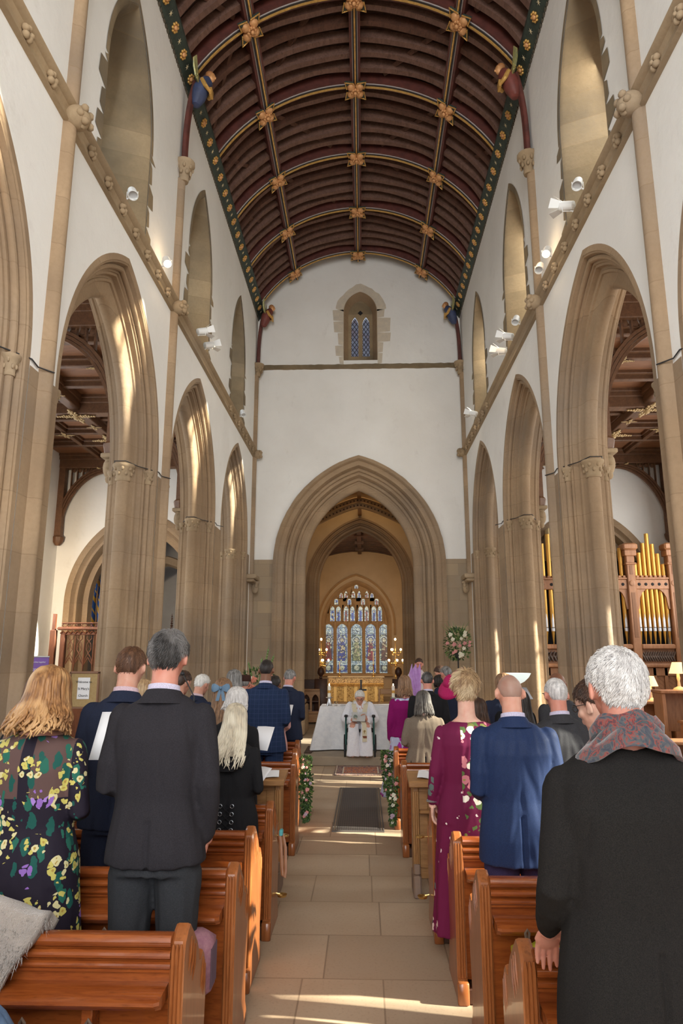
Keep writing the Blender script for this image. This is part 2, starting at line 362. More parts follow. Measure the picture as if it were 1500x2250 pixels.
# ================================================================== NAVE WALLS, ARCADES
def side(sgn):
    xw = XR if sgn > 0 else XL; nm = 'south' if sgn > 0 else 'north'
    # plaster faces towards nave and towards aisle
    for part_u, tp in ((0.0, ZTOP), (T_A, 7.2)):
        g = G(); wall(g, 'x', xw + sgn * part_u, -6, YE, 0, ZSTR - 0.05, [(c, W_A, ZS, RISE, 0) for c in CEN])
        # the piers' plain faces below the springing are stone, so the plaster starts above it
        g2 = G()
        for p in PIER: g2.box(p - 0, p, 0, 0, 0, 0) if False else None
        struct(g.build('wall_' + nm, PLAST))
    g = G(); wall(g, 'x', xw, -6, YE, ZSTR - 0.05, ZTOP + 0.25, CW); struct(g.build('wall_' + nm, PLAST))
    g = G(); g.box(min(xw, xw + sgn * T_A) , max(xw, xw + sgn * T_A), -6, YE, ZTOP + 0.25, ZTOP + 0.35); struct(g.build('wall_' + nm, PLAST))
    # outer skin of the clerestory keeps the daylight out except at the windows
    g = G(); wall(g, 'x', xw + sgn * T_A, -6, YE, ZSTR - 0.05, ZTOP + 0.3, [(c, 0.40, 7.75, 0.85, 6.9) for c, *_ in CW]); struct(g.build('wall_' + nm, PLAST))
    for i, c in enumerate(CEN):
        g = G(); sweep_arch(g, c, W_A, ZS, RISE, PROF, xw, sgn)
        # stone faces of the half piers below the springing (nave and aisle sides)
        for u in (-0.004, T_A + 0.004):
            X = xw + sgn * u
            for a0, a1 in ((c - BAY / 2, c - W_A), (c + W_A, c + BAY / 2)):
                if a1 > YE: a1 = YE
                g.add([(X, a0, 0), (X, a1, 0), (X, a1, ZS - 0.08), (X, a0, ZS - 0.08)], [(0, 1, 2, 3)])
        struct(g.build('arcade_arch', STONE, smooth=35))
        # moulded plinth at the jamb feet
        # clerestory embrasure with quoins
        cc, w, zs, rise, zb = CW[i]
        pr = [(0, 0), (0.0, 0.02), (0.03, 0.05), (T_A - 0.06, 0.25), (T_A - 0.06, 0.28)]
        g = G(); sweep_arch(g, cc, w, zs, rise, pr, xw, sgn, zb)
        # sloping sill
        g.add([(xw, cc - w, zb), (xw, cc + w, zb), (xw + sgn * (T_A - .06), cc + w - .27, zb + 0.5), (xw + sgn * (T_A - .06), cc - w + .27, zb + 0.5)], [(0, 1, 2, 3)])
        xg = xw + sgn * (T_A - 0.10)
        X = xw - sgn * 0.006
        ang = random.Random(i * 3 + (sgn > 0))
        z = zb; kk = 0; gq = G()
        while z < zs:
            z2 = min(z + 0.26 + 0.06 * ang.random(), zs); ww = (0.06, 0.17)[kk % 2] + 0.07 * ang.random(); w2 = (0.16, 0.05)[kk % 2] + 0.06 * ang.random()
            sl = 0.05
            gq.add([(X, cc - w - ww, z + sl), (X, cc - w + .003, z), (X, cc - w + .003, z2), (X, cc - w - ww + .02, z2 - sl)], [(0, 1, 2, 3)])
            gq.add([(X, cc + w - .003, z), (X, cc + w + w2, z + sl), (X, cc + w + w2 - .02, z2 - sl), (X, cc + w - .003, z2)], [(0, 1, 2, 3)])
            z = z2; kk += 1
        a = arch_curve(w, zs, rise, 0, zb)[1:-1]; b = arch_curve(w, zs, rise, -0.07, zb)[1:-1]
        g.add([(X, cc + p[0], p[1]) for p in a] + [(X, cc + p[0], p[1]) for p in b], [(j, j + 1, len(a) + j + 1, len(a) + j) for j in range(len(a) - 1)])
        struct(g.build('trim_clerestory', STONE2, smooth=35)); struct(gq.build('trim_quoins', STONE2))
        g = G(); wv = 0.40
        g.add([(xg + sgn * .05, cc + p[0], p[1]) for p in arch_curve(wv, 7.75, 0.85, 0, 6.85)], [tuple(range(len(arch_curve(wv, 7.75, .85))))])
        g2 = G(); g2.box(xg - .03, xg + .03, cc - .03, cc + .03, 6.85, 8.45)
        win = struct(g.build('window_%d' % (i + 1 + (10 if sgn > 0 else 0)), PANE)); struct(g2.build('mullion', STONE2, win))
    # string course with carved bosses
    pr = [(0, 0.09), (0.02, 0.10), (0.07, 0.10), (0.10, 0.085), (0.085, 0.06), (0.05, 0.04), (0.03, 0.0), (0.035, -0.04), (0.045, -0.07), (0, -0.08)]
    g = G(); g.loft([[(xw - sgn * u, y, ZSTR + z) for u, z in pr] for y in (-6, YE)])
    struct(g.build('trim_string_course', CARVE, smooth=30))
side(-1); side(1)
WPOST = [14.78] + PIER[1:5]
for sgn in (-1, 1):
    xw = XR if sgn > 0 else XL; sd_ = 'right' if sgn > 0 else 'left'
    # slender wall shafts
    for k, y in enumerate(WPOST):
        if k > 4: continue
        g = G()
        pr = [(0.0, -0.075), (0.02, -0.06), (0.03, -0.055)] + [(0.03 + 0.055 * sin(pi * t / 8), -0.055 * cos(pi * t / 8)) for t in range(9)] + [(0.03, 0.055), (0.02, 0.06), (0.0, 0.075)]
        for z0, z1 in ((0.0, ZSTR - 0.06), (ZSTR + 0.08, 8.15)):
            g.loft([[(xw - sgn * (u - .002), y + a, z) for u, a in pr] for z in (z0, z1)])
        struct(g.build('trim_wall_shaft', STONE, smooth=40))
    # flower bosses on the string course
g = G()
def fleuron(g, c, r, sgn, m=0, axis='x'):
    for k in range(5):
        a = 2 * pi * k / 5 + 0.3
        p = (c[0], c[1] + r * .55 * cos(a), c[2] + r * .55 * sin(a)) if axis == 'x' else (c[0] + r * .55 * cos(a), c[1], c[2] + r * .55 * sin(a))
        g.ell(p, (r * .42, r * .42, r * .42), 7, 5, m=m)
    g.ell((c[0] - sgn * .02, c[1], c[2]) if axis == 'x' else (c[0], c[1] - .02, c[2]), r * .3, 7, 5, m=m)
gb = G(); fleuron(gb, (0, 0, 0), 0.072, 1)
boss0 = gb.build('carved_flower', CARVE, smooth=60)
first = True
for sgn in (-1, 1):
    xw = XR if sgn > 0 else XL; sd_ = 'right' if sgn > 0 else 'left'
    for p in range(0, 5):
        for j in range(1, 8):
            y = WPOST[p] - (BAY if p else BAY + .15) * j / 8.0 if p < 4 else None
            if y is None or y < 2.2: continue
            b = boss0 if first else boss0.copy()
            if not first: COL.objects.link(b)
            first = False
            b.location = (xw - sgn * 0.055, y, ZSTR + 0.0)
            tag(b, '%s carved flower towards the camera from the %s knob of the %s string course' % (ORD[j - 1], ['farthest', 'third', 'second', 'nearest'][p], sd_), 'carving', 'carved flowers on the %s string course' % sd_)
# knobs where the shafts cross the string, and corbel capitals under the roof posts
ordn = ['farthest', 'third', 'second', 'nearest', 'nearest']
def leafy(g, c, r0, r1, h, sgn, n=14, seed=1):
    rr = random.Random(seed)
    g.lathe(c, [(r0, 0), (r0 * 1.15, h * .12), (r0 * 1.05, h * .18), (r0 * 1.2, h * .5), (r1, h * .82), (r1 * 1.08, h * .86), (r1 * 1.08, h), (r1 * .3, h)], 16)
    for k in range(n):
        a = 2 * pi * k / n; z = h * (0.42 + 0.28 * (k % 2)); r = r0 + (r1 - r0) * (0.42 + .28 * (k % 2))
        g.ell((c[0] + r * cos(a), c[1] + r * sin(a), c[2] + z), (r1 * .17, r1 * .17, h * .13), 6, 5)
for sgn in (-1, 1):
    xw = XR if sgn > 0 else XL; sd_ = 'right' if sgn > 0 else 'left'
    for k, y in enumerate(WPOST):
        if k == 4: continue
        g = G(); g.ell((0, 0, 0), (0.12, 0.11, 0.10), 12, 8)
        for j in range(9):
            a = j * 2.4; q = 0.095
            g.ell((-sgn * 0.06 - 0.03 * sgn * (j % 2), q * .8 * cos(a), q * .7 * sin(a)), 0.035, 7, 5)
        o = g.build('string_boss', CARVE, smooth=60, loc=(xw - sgn * 0.08, y, ZSTR + 0.0))
        tag(o, '%s leafy stone knob where a shaft crosses the %s string course' % (ordn[k], sd_), 'carving', 'stone knobs on the string courses')
        g = G(); leafy(g, (0, 0, 0), 0.06, 0.13, 0.30, sgn, seed=k)
        o = g.build('corbel_capital', CARVE, smooth=60, loc=(xw - sgn * 0.06, y, 8.12))
        tag(o, '%s carved stone corbel below a roof post on the %s wall' % (ordn[k], sd_), 'corbel', 'carved corbels under the roof posts')

# capitals on the piers
hm = T_A / 2
capg = G(); leafy(capg, (0, 0, 0), 0.078, 0.115, 0.20, 1)
caps = G(); leafy(caps, (0, 0, 0), 0.036, 0.062, 0.16, 1, 9)
big = capg.build('capital', CARVE, smooth=60); small = caps.build('capital', CARVE, smooth=60); usedb = [False, False]
for sgn in (-1, 1):
    xw = XR if sgn > 0 else XL; sd_ = 'right' if sgn > 0 else 'left'
    for i, c in enumerate(CEN[:5]):
        for e in (1, -1):
            if i >= 4 and e < 0: continue
            for q, (u, d) in enumerate(((hm, D_A - 0.07), (.078, .120), (T_A - .078, .120))):
                src = big if q == 0 else small
                o = src if not usedb[q > 0] else src.copy()
                if usedb[q > 0]: COL.objects.link(o)
                usedb[q > 0] = True
                o.location = (xw + sgn * u, c + e * (W_A - d), ZS - 0.24 + (0.0 if q == 0 else 0.02))
                pr_ = ['east respond', 'first pier', 'second pier', 'third pier', 'fourth pier'][i if e > 0 else i + 1]
                tag(o, '%s leaf capital, %s %s, %s side, face towards the %s' % (['large', 'small nave-side', 'small aisle-side'][q], pr_, '', sd_, 'camera' if e > 0 else 'altar'), 'capital', 'leaf capitals of the %s side' % sd_)
        # dark cable strung along the pier at capital height
for sgn in (-1, 1):
    xw = XR if sgn > 0 else XL; sd_ = 'right' if sgn > 0 else 'left'
    for i in (0, 1, 2):
        p = PIER[i]
        pts = [(xw - sgn * 0.10, p - 0.02, ZS - .06), (xw - sgn * .012, p - 0.11, ZS - .05), (xw - sgn * .01, p - .21, ZS - .03), (xw + sgn * .06, p - .33, ZS - .03), (xw + sgn * .15, p - .50, ZS - .035), (xw + sgn * hm * .8, p - .68, ZS - .02), (xw + sgn * hm * 1.25, p - .68, ZS - .02), (xw + sgn * (T_A - .12), p - .42, ZS - .03), (xw + sgn * (T_A + .01), p - .2, ZS - .06)]
        g = G(); g.tube(pts, 0.006, 5)
        tag(g.build('cable', IRON), 'thin black cable around the %s, %s side' % (['first pier from the east', 'second pier from the east', 'third pier from the east'][i], sd_), 'cable', 'cables round the piers')
# corbelled shelf on the two east responds
for sgn in (-1, 1):
    xw = XR if sgn > 0 else XL; sd_ = 'right' if sgn > 0 else 'left'
    t = thing('respond_shelf', 'carved stone ledge with two heads on the %s respond by the chancel wall' % sd_, 'ledge', (xw, 14.45, 3.25))
    g = G(); g.bbox(-0.20, 0.20, -0.12, 0.42, 0.14, 0.24, 0.02); g.bbox(-0.16, 0.16, -0.09, 0.40, 0.08, 0.14, 0.02); g.build('ledge', CARVE, t)
    for q, (a, b) in enumerate(((-sgn * .12, 0.30), (sgn * .10, -.08))):
        g = G(); g.ell((a, b, -0.02), (0.075, 0.075, 0.13), 10, 8); g.ell((a - sgn * .03, b - .05, 0.02), (0.04, 0.04, 0.05), 8, 6); g.ell((a, b - .07, -.03), (.02, .03, .03), 6, 5); g.ell((a, b, .09), (.09, .08, .05), 8, 5)
        g.build('carved_head', CARVE, t, 60)

# ================================================================== EAST WALL OF THE NAVE WITH THE CHANCEL ARCH
CA = (-0.10, 1.82, 3.75, 2.42)     # centre, half width, springing, rise
RC = 2.72; ZC0 = 11.25 - RC
def rooftop(a):
    a = a - XC; return ZC0 + sqrt(max(0, RC * RC - a * a)) + 0.34 if abs(a) < 2.41 else ZTOP + .4
g = G(); wall(g, 'y', YE, XL, XR, 3.87, 8.42, [(CA[0], CA[1], CA[2] + .12, CA[3] - .12, 3.87)]); 
struct(g.build('wall_east', PLAST))
EW = (-0.04, 0.40, 9.85, 0.52, 8.60)
g = G(); wall(g, 'y', YE, XL, XR, 8.42, 10, [EW], top=rooftop); struct(g.build('wall_east', PLAST))
g = G(); wall(g, 'y', YE - 0.005, XL - .02, XR + .02, 0, 3.87, [(CA[0], CA[1], CA[2], CA[3], 0)]) if False else None
g.v = []; g.f = []; g.m = []
for a0, a1 in ((XL, CA[0] - CA[1]), (CA[0] + CA[1], XR)):
    g.add([(a0, YE - .004, 0), (a1, YE - .004, 0), (a1, YE - .004, 3.88), (a0, YE - .004, 3.88)], [(0, 1, 2, 3)])
struct(g.build('wall_east_ashlar', ASH))
TC, DC = 0.9, 0.60
def chancel_prof(T, D):
    h = T / 2
    p = [(-0.05, -0.09), (-0.07, -.02), (-0.05, 0.0), (-0.02, 0.01), (0.0, 0.02), (0.0, .12), (.015, .13), (.10, .135), (.13, .15)]
    p += roll(.155, .190, .040, 250, 50, 6) + [(.19, .235), (.19, .290), (.205, .30), (.29, .305), (.31, .32)] + roll(.335, .360, .042, 250, 50, 6) + [(.365, .405), (.365, .44), (.375, .45)]
    p += roll(h, D - .08, .08, 190, 90, 6)
    return p + [(T - u, d) for u, d in p[-2::-1] if d >= 0]
g = G(); sweep_arch(g, CA[0], CA[1], CA[2], CA[3], chancel_prof(TC, DC), YE, 1, 0, 'y'); struct(g.build('chancel_arch', STONE, smooth=35))
# rough stone edge of the plaster round the arch
g = G(); X = YE - .008
rr = random.Random(3)
a = arch_curve(CA[1], CA[2], CA[3], -0.05, 3.87, 30)[1:-1]; b = [(p[0] * (1 + (.03 + .02 * rr.random()) / 1.8), p[1] + (.03 + .03 * rr.random())) for p in a]
g.add([(CA[0] + p[0], X, p[1]) for p in a] + [(CA[0] + p[0], X, p[1]) for p in b], [(j, j + 1, len(a) + j + 1, len(a) + j) for j in range(len(a) - 1)])
struct(g.build('trim_arch_edge', plain('rough_render', (0.60, 0.52, 0.40), (0.5, .44, .36), 8, .95, bs=.6, bd=.02)))
# plinths of the arch jambs
for sg in (-1, 1):
    xx = CA[0] + sg * (CA[1] - 0.30)
    g = G(); g.bbox(xx - .36, xx + .36, YE - .10, YE + TC + .05, .15, .75, .03); g.bbox(xx - .32, xx + .32, YE - .05, YE + TC, .75, .85, .03)
    struct(g.build('trim_plinth', STONE))
# ledge across the wall below the small window
g = G(); nn = 60
g.loft([[(XL + (XR - XL) * i / nn, YE - (.05 + .02 * noise.noise((i * .9, 0, 0))) * a_, 8.44 + b_ + .012 * noise.noise((i * .7, 3, b_ * 9))) for a_, b_ in ((0, .05), (1, .045), (1, -.02), (0, -.06))] for i in range(nn + 1)])
struct(g.build('trim_ledge', STONE2))
# small two-light window above the arch
g = G(); sweep_arch(g, EW[0], EW[1], EW[2], EW[3], [(0, 0), (0, .015), (.32, .14), (.32, .20)], YE, 1, EW[4], 'y')
g.add([(EW[0] - .4, YE, 8.60), (EW[0] + .4, YE, 8.60), (EW[0] + .25, YE + .32, 8.75), (EW[0] - .25, YE + .32, 8.75)], [(0, 1, 2, 3)])
struct(g.build('trim_window_reveal', STONE, smooth=35))
g = G(); rr = random.Random(5); X = YE - .007
for sg in (-1, 1):
    z = 8.5
    for (z2, w_) in ((8.78, .10), (9.05, .12), (9.30, .30), (9.68, .30), (9.9, .16)) if sg > 0 else ((8.7, .09), (8.98, .18), (9.3, .12), (9.6, .22), (9.9, .24)):
        g.add([(EW[0] + sg * .40, X, z), (EW[0] + sg * (.40 + w_), X, z + .02), (EW[0] + sg * (.40 + w_ + .02), X, z2 - .01), (EW[0] + sg * .40, X, z2)], [(0, 1, 2, 3)]); z = z2
a = arch_curve(.40, 9.85, .52, 0, 9.85, 10)[1:-1]; b = [(p[0] * 1.5 + .02 * rr.random(), p[1] + .20 + .04 * rr.random() - .15 * (abs(p[0]) / .4)) for p in a]
g.add([(EW[0] + p[0], X, p[1]) for p in a] + [(EW[0] + p[0], X, p[1]) for p in b], [(j, j + 1, len(a) + j + 1, len(a) + j) for j in range(len(a) - 1)])
struct(g.build('trim_window_quoins', plain('rough_render', (0.60, 0.52, 0.40))))
def quatre_mat(name, bright, tints, st):
    """lattice of leaded lozenges with painted colour, glowing by emission instead of light from outside"""
    n = N(name); v = n.co(world=True); x, y, z = n.sep(v)
    a = n.math('ADD', n.math('MULTIPLY', x, 11.0), n.math('MULTIPLY', z, 7.5)); b = n.math('SUBTRACT', n.math('MULTIPLY', x, 11.0), n.math('MULTIPLY', z, 7.5))
    la = n.math('ABSOLUTE', n.math('SUBTRACT', n.math('FRACT', a), .5)); lb = n.math('ABSOLUTE', n.math('SUBTRACT', n.math('FRACT', b), .5))
    lead = n.math('GREATER_THAN', n.math('MAXIMUM', la, lb), .40)
    c = n.ramp(n.noise(v, 4, 3), [(0.3, tints[0]), (0.5, tints[1]), (0.7, tints[2])])
    c = n.mix(lead, c, (.01, .01, .015)); n.col((.02, .02, .02)); n.L(c, n.b.inputs['Emission Color']); n.set(es=st, rough=.3); return n.mat
LOZ = quatre_mat('lozenge_glass', 1, ((.42, .45, .55), (.30, .33, .46), (.36, .24, .26)), .22)
wnd = None
g = G()
for sg in (-1, 1):
    cv = arch_curve(.085, 9.62, .22, 0, 8.80, 8)
    g.add([(EW[0] + sg * .135 + p[0], YE + .30, p[1]) for p in cv], [tuple(range(len(cv)))])
wnd = struct(g.build('window_1', LOZ))
g = G(); ops = [(EW[0] - .135, .085, 9.62, .22, 8.80), (EW[0] + .135, .085, 9.62, .22, 8.80)]
for yy in (YE + .24, YE + .29): wall(g, 'y', yy, EW[0] - .40, EW[0] + .40, 8.6, 10.4, ops)
for c, w_, zs_, ri, zb in ops: sweep_arch(g, c, w_, zs_, ri, [(0, 0), (.05, 0)], YE + .24, 1, zb, 'y', n=8)
struct(g.build('window_frame', STONE2, wnd))
g = G(); g.obox((EW[0], YE + .235, 9.93), (.09, .01, .09), Euler((0, rad(45), 0)).to_matrix()); struct(g.build('quatrefoil', DARK, wnd))

# ================================================================== CROSSING AND CHANCEL
g = G()
for sg in (-1, 1):
    g.add([(CA[0] + sg * 1.95, YE + .5, 0), (CA[0] + sg * 1.95, 19.5, 0), (CA[0] + sg * 1.95, 19.5, 8), (CA[0] + sg * 1.95, YE + .5, 8)], [(0, 1, 2, 3)])
struct(g.build('wall_crossing', STONE))
g = G(); g.box(-2.1, 1.9, YE + .85, 19.4, 6.55, 6.7); struct(g.build('ceiling_crossing', plain('warm_lit_ceiling', (0.62, 0.40, 0.14), (0.5, .31, .10), 3, .8)))  # the ceiling's lamplit yellow is put into its base colour
# back of the nave's east wall over the arch
g = G(); wall(g, 'y', YE + TC, -2.1, 1.9, 0, 6.6, [(CA[0], CA[1], CA[2], CA[3], 0)]); struct(g.build('wall_crossing', STONE))
# pierced timber rib spanning the crossing
HOLE = plain('rib_hole', (0.06, 0.03, 0.012), rough=.8)
g = G(); nn = 40
def ribc(d, i):
    t = -1 + 2 * i / nn; x = t * (1.75 + .12 * d * 0); z = 5.72 - .85 * abs(t) ** 1.35 - d; return x, z
for side_y in (16.9, 17.0):
    pass
g.loft([[(CA[0] + ribc(dd, i)[0], yy, ribc(dd, i)[1]) for dd, yy in ((0, 16.88), (0, 17.02), (.26, 17.02), (.26, 16.88))] for i in range(nn + 1)])
for dd in (0.0, .13, .26):
    g.tube([(CA[0] + ribc(dd, i)[0], 16.87, ribc(dd, i)[1]) for i in range(nn + 1)], .016, 5)
for i in range(1, 2 * nn):
    for dd in (.065, .195):
        t = -1 + i / nn; x = t * 1.75; z = 5.72 - .85 * abs(t) ** 1.35 - dd
        if i % 2: g.ell((CA[0] + x, 16.875, z), (.022, .012, .022), 7, 5, m=1)
struct(g.build('trim_pierced_rib', [plain('honey_oak', (0.36, 0.22, 0.09), (0.27, .15, .06), 6, .6), HOLE]))
g = G(); g.box(CA[0] - .05, CA[0] + .05, YE + .9, 19, 5.68, 5.82); struct(g.build('trim_crossing_ridge', OAK))
# second arch
C2 = (-0.09, 1.46, 3.7, 1.88); Y2 = 19.0
g = G(); wall(g, 'y', Y2, -2.1, 1.9, 0, 6.6, [(C2[0], C2[1], C2[2], C2[3], 0)]); struct(g.build('wall_chancel', plain('warm_render', (0.58, 0.45, 0.30), (.5, .38, .25), 2, .95, world=True)))
def prof2(T, D):
    p = [(-.03, -.05), (-.04, .0), (0, .02), (0, .05)] + roll(.04, .08, .025, 200, 60, 4) + [(.07, .14), (.11, .15)] + roll(.15, .19, .03, 200, 60, 4) + [(.2, .24)] + roll(.3, D - .05, .05, 190, 90, 4)
    return p + [(T - u, d) for u, d in p[-2::-1] if d >= 0]
g = G(); sweep_arch(g, C2[0], C2[1], C2[2], C2[3], prof2(.6, .30), Y2, 1, 0, 'y'); struct(g.build('trim_inner_arch', STONE, smooth=35))
# chancel walls, roof, east wall
WARM = plain('warm_render', (0.58, 0.45, 0.30))
g = G()
for sg in (-1, 1): g.add([(-.15 + sg * 2.1, Y2 + .6, 0), (-.15 + sg * 2.1, 26, 0), (-.15 + sg * 2.1, 26, 4.9), (-.15 + sg * 2.1, Y2 + .6, 4.9)], [(0, 1, 2, 3)])
struct(g.build('wall_chancel', WARM))
g = G(); g.bbox(-2.25, 1.95, YE + 5 - .5, 26, 0, .32, .01); struct(g.build('floor_chancel', plain('dais_stone', (0.34, 0.27, 0.19))))
def croof(t): return (-.15 - 2.2 * cos(pi * t), 4.75 + 1.05 * sin(pi * t))
g = G(); g.add([(croof(i / 24)[0], y, croof(i / 24)[1]) for y in (Y2 + .5, 26.2) for i in range(25)], [(i, i + 1, 25 + i + 1, 25 + i) for i in range(24)])
struct(g.build('ceiling_chancel', DARKW))
for k in range(14):
    y = Y2 + .9 + k * .5; g = G()
    g.loft([[(-.15 - (2.2 - o) * cos(pi * i / 20), y + yy, 4.75 + (1.05 - o) * sin(pi * i / 20)) for o, yy in ((0, 0), (.10, 0), (.10, .1), (0, .1))] for i in range(21)])
    struct(g.build('ceiling_chancel_rafter', DARKW))
g = G(); g.box(-.22, -.08, Y2 + .5, 26, 5.60, 5.74)
for y in (20.3, 21.8, 23.3, 24.8): g.box(-.30, 0, y - .06, y + .06, 5.56, 5.66)
struct(g.build('ceiling_chancel_ridge', DARKW))
CW2 = (-.29, 1.26, 2.95, 1.60, 1.14)
g = G(); wall(g, 'y', 26, -2.4, 2.1, 0, 5.9, [CW2]); struct(g.build('wall_chancel_east', WARM))
g = G(); sweep_arch(g, CW2[0], CW2[1], CW2[2], CW2[3], [(-.03, -.06), (-.05, -.01), (-.02, .02), (0, .03), (.12, .10), (.22, .12)], 26, 1, 1.14, 'y')
sweep_arch(g, CW2[0], CW2[1] + .22, CW2[2], CW2[3] + .30, [(0, 0), (-.05, .0), (-.07, .04), (-.04, .07), (0, .08)], 26, 1, 2.55, 'y')
g.bbox(CW2[0] - 1.35, CW2[0] + 1.35, 25.85, 26.2, 1.04, 1.14, .01); struct(g.build('trim_east_window', plain('warm_stone', (0.50, 0.33, 0.17), (.40, .26, .13), 3, .85), smooth=35))

# ------------------------------------------------ stained glass of the east window
def saint_glass(name, robe, bg, st=.50, fig=True):  # panes emit, standing in for daylight behind the glass
    n = N(name); tc = n.node('ShaderNodeTexCoord').outputs['UV']; u, v, _ = n.sep(tc); w = n.co(world=True)
    def band(q, a, b): return n.math('MULTIPLY', n.math('GREATER_THAN', q, a), n.math('LESS_THAN', q, b))
    vc = n.vor(w, 17); 
    rnd = n.node('ShaderNodeSeparateColor'); n.L(vc.outputs['Color'], rnd.inputs[0])
    pale = n.ramp(rnd.outputs[0], [(0, (.30, .42, .50)), (.35, (.55, .68, .70)), (.6, (.72, .78, .66)), (1, (.40, .52, .60))], 'CONSTANT')
    back = n.mix(n.math('GREATER_THAN', rnd.outputs[1], .72), bg, (.45, .50, .30))
    rb = n.ramp(rnd.outputs[1], [(0, robe), (.55, tuple(q * .45 for q in robe)), (.85, (.55, .45, .25))], 'CONSTANT')
    du = n.math('SUBTRACT', u, .5)
    if fig:
        c = back
        # canopy and base
        c = n.mix(n.math('GREATER_THAN', v, .78), c, n.mix(n.math('LESS_THAN', n.math('ABSOLUTE', du), .28), n.mix(.5, bg, (.4, .5, .6)), pale))
        c = n.mix(n.math('LESS_THAN', v, .235), c, pale)
        # halo, head, robe
        hv = n.math('MULTIPLY', n.math('SUBTRACT', v, .665), 4.3)
        dd = n.math('SQRT', n.math('ADD', n.math('MULTIPLY', du, du), n.math('MULTIPLY', hv, hv)))
        c = n.mix(n.math('LESS_THAN', dd, .36), c, (.62, .66, .62)); c = n.mix(n.math('LESS_THAN', dd, .27), c, bg); c = n.mix(n.math('LESS_THAN', dd, .19), c, (.70, .62, .40))
        wid = n.math('ADD', .17, n.math('MULTIPLY', n.math('SUBTRACT', .62, v), .42))
        body = n.math('MULTIPLY', band(v, .25, .62), n.math('LESS_THAN', n.math('ABSOLUTE', du), wid))
        c = n.mix(body, c, rb)
        # little figure in the predella
        hv2 = n.math('MULTIPLY', n.math('SUBTRACT', v, .10), 4.3)
        d2 = n.math('SQRT', n.math('ADD', n.math('MULTIPLY', du, du), n.math('MULTIPLY', hv2, hv2)))
        c = n.mix(band(v, .02, .16), c, n.mix(n.math('LESS_THAN', d2, .22), bg, (.62, .62, .42)))
        c = n.mix(n.math('GREATER_THAN', n.math('ABSOLUTE', du), .42), c, (.55, .68, .72))
    else:
        c = n.mix(n.math('LESS_THAN', n.math('ABSOLUTE', du), .26), pale, n.mix(n.math('GREATER_THAN', v, .7), rb, (.66, .66, .5)))
    lead = n.math('LESS_THAN', n.vor(w, 17, 'DISTANCE_TO_EDGE').outputs['Distance'], .055)
    grid = n.math('GREATER_THAN', n.math('ABSOLUTE', n.math('SUBTRACT', n.math('FRACT', n.math('MULTIPLY', n.sep(w)[2], 4.6)), .5)), .47)
    c = n.mix(n.math('MAXIMUM', lead, grid), c, (.008, .008, .01))
    n.col((.02, .02, .02)); n.L(c, n.b.inputs['Emission Color']); n.set(es=st, rough=.3); return n.mat
GL = [saint_glass('glass_red', (.30, .03, .02), (.03, .05, .12)), saint_glass('glass_blue', (.03, .05, .28), (.05, .09, .30)),
      saint_glass('glass_green', (.42, .42, .16), (.05, .10, .08)), saint_glass('glass_crimson', (.36, .02, .03), (.04, .07, .28)), saint_glass('glass_brown', (.17, .05, .02), (.05, .06, .07)),
      saint_glass('glass_small_blue', (.04, .08, .36), (.04, .06, .2), .6, False), saint_glass('glass_small_red', (.30, .06, .04), (.04, .06, .2), .6, False)]
ew = struct(thing('window_2', 'x', 'x')); del ew['label']; del ew['category']
lights = []
def cx(c): return -.29 + (690 + c / 7.5 - 783) * .01745
for i, (a, b) in enumerate(((160, 328), (375, 557), (605, 793), (838, 1015), (1062, 1225))):
    lights.append(((cx(a) + cx(b)) / 2, (cx(b) - cx(a)) / 2, 2.74, .23, 1.16, i))
for i, (a, b) in enumerate(((270, 345), (367, 445), (490, 570), (597, 675), (727, 803), (830, 900), (945, 1022), (1045, 1115))):
    lights.append(((cx(a) + cx(b)) / 2, (cx(b) - cx(a)) / 2, 3.50, .13, 3.07, 5 + (i % 3 == 2)))
for a in (370, 585, 808, 1030): lights.append((cx(a), .075, 3.82, .12, 3.68, 5 + (a > 800)))
for a in (450, 530, 650, 745, 870, 955): lights.append((cx(a), .068, 4.05 - (.06 if a in (450, 955) else 0), .17, 3.93, 5 + (a % 4 == 2)))
for a in (205, 1185): lights.append((cx(a), .05, 3.25, .14, 3.10, 5))
lights.append((cx(700), .07, 4.36, .08, 4.30, 5))
for c, w_, zs_, ri, zb, gi in lights:
    me = bpy.data.meshes.new('stained_light'); cv = arch_curve(w_, zs_, ri, 0, zb, 8)
    me.from_pydata([(c + a, 26.17, z) for a, z in cv], [], [tuple(range(len(cv)))]); uv = me.uv_layers.new()
    zt = max(z for a, z in cv)
    for li, l in enumerate(me.loops):
        a, z = cv[l.vertex_index]; uv.data[li].uv = ((a + w_) / (2 * w_), (z - zb) / (zt - zb))
    me.materials.append(GL[gi]); o = bpy.data.objects.new('stained_light', me); COL.objects.link(o); o.parent = ew; struct(o)
# stone tracery: bars between the lights
TR = plain('warm_stone', (0.50, 0.33, 0.17))
g = G()
for c, w_, zs_, ri, zb, gi in lights:
    cv = arch_curve(w_ + .012, zs_, ri + .012, 0, zb - .01, 8)
    if gi < 5 or zb > 3.0:
        g.tube([(c + a, 26.13, z) for a, z in cv], .024 if gi < 5 else .017, 6)
main = lights[:5]
for a, b in zip(main, main[1:]):
    xm = (a[0] + a[1] + b[0] - b[1]) / 2; g.bbox(xm - .05, xm + .05, 26.08, 26.2, 1.14, 3.05, .015)
back = G(); backops = sorted([(c, w_ + .006, zs_, ri, zb) for c, w_, zs_, ri, zb, gi in lights[:5]])
wall(back, 'y', 26.15, CW2[0] - 1.3, CW2[0] + 1.3, 1.1, 3.03, backops)
wall(back, 'y', 26.15, CW2[0] - 1.3, CW2[0] + 1.3, 3.03, 3.68, sorted([(c, w_ + .004, zs_, ri, zb) for c, w_, zs_, ri, zb, gi in lights[5:13]]))
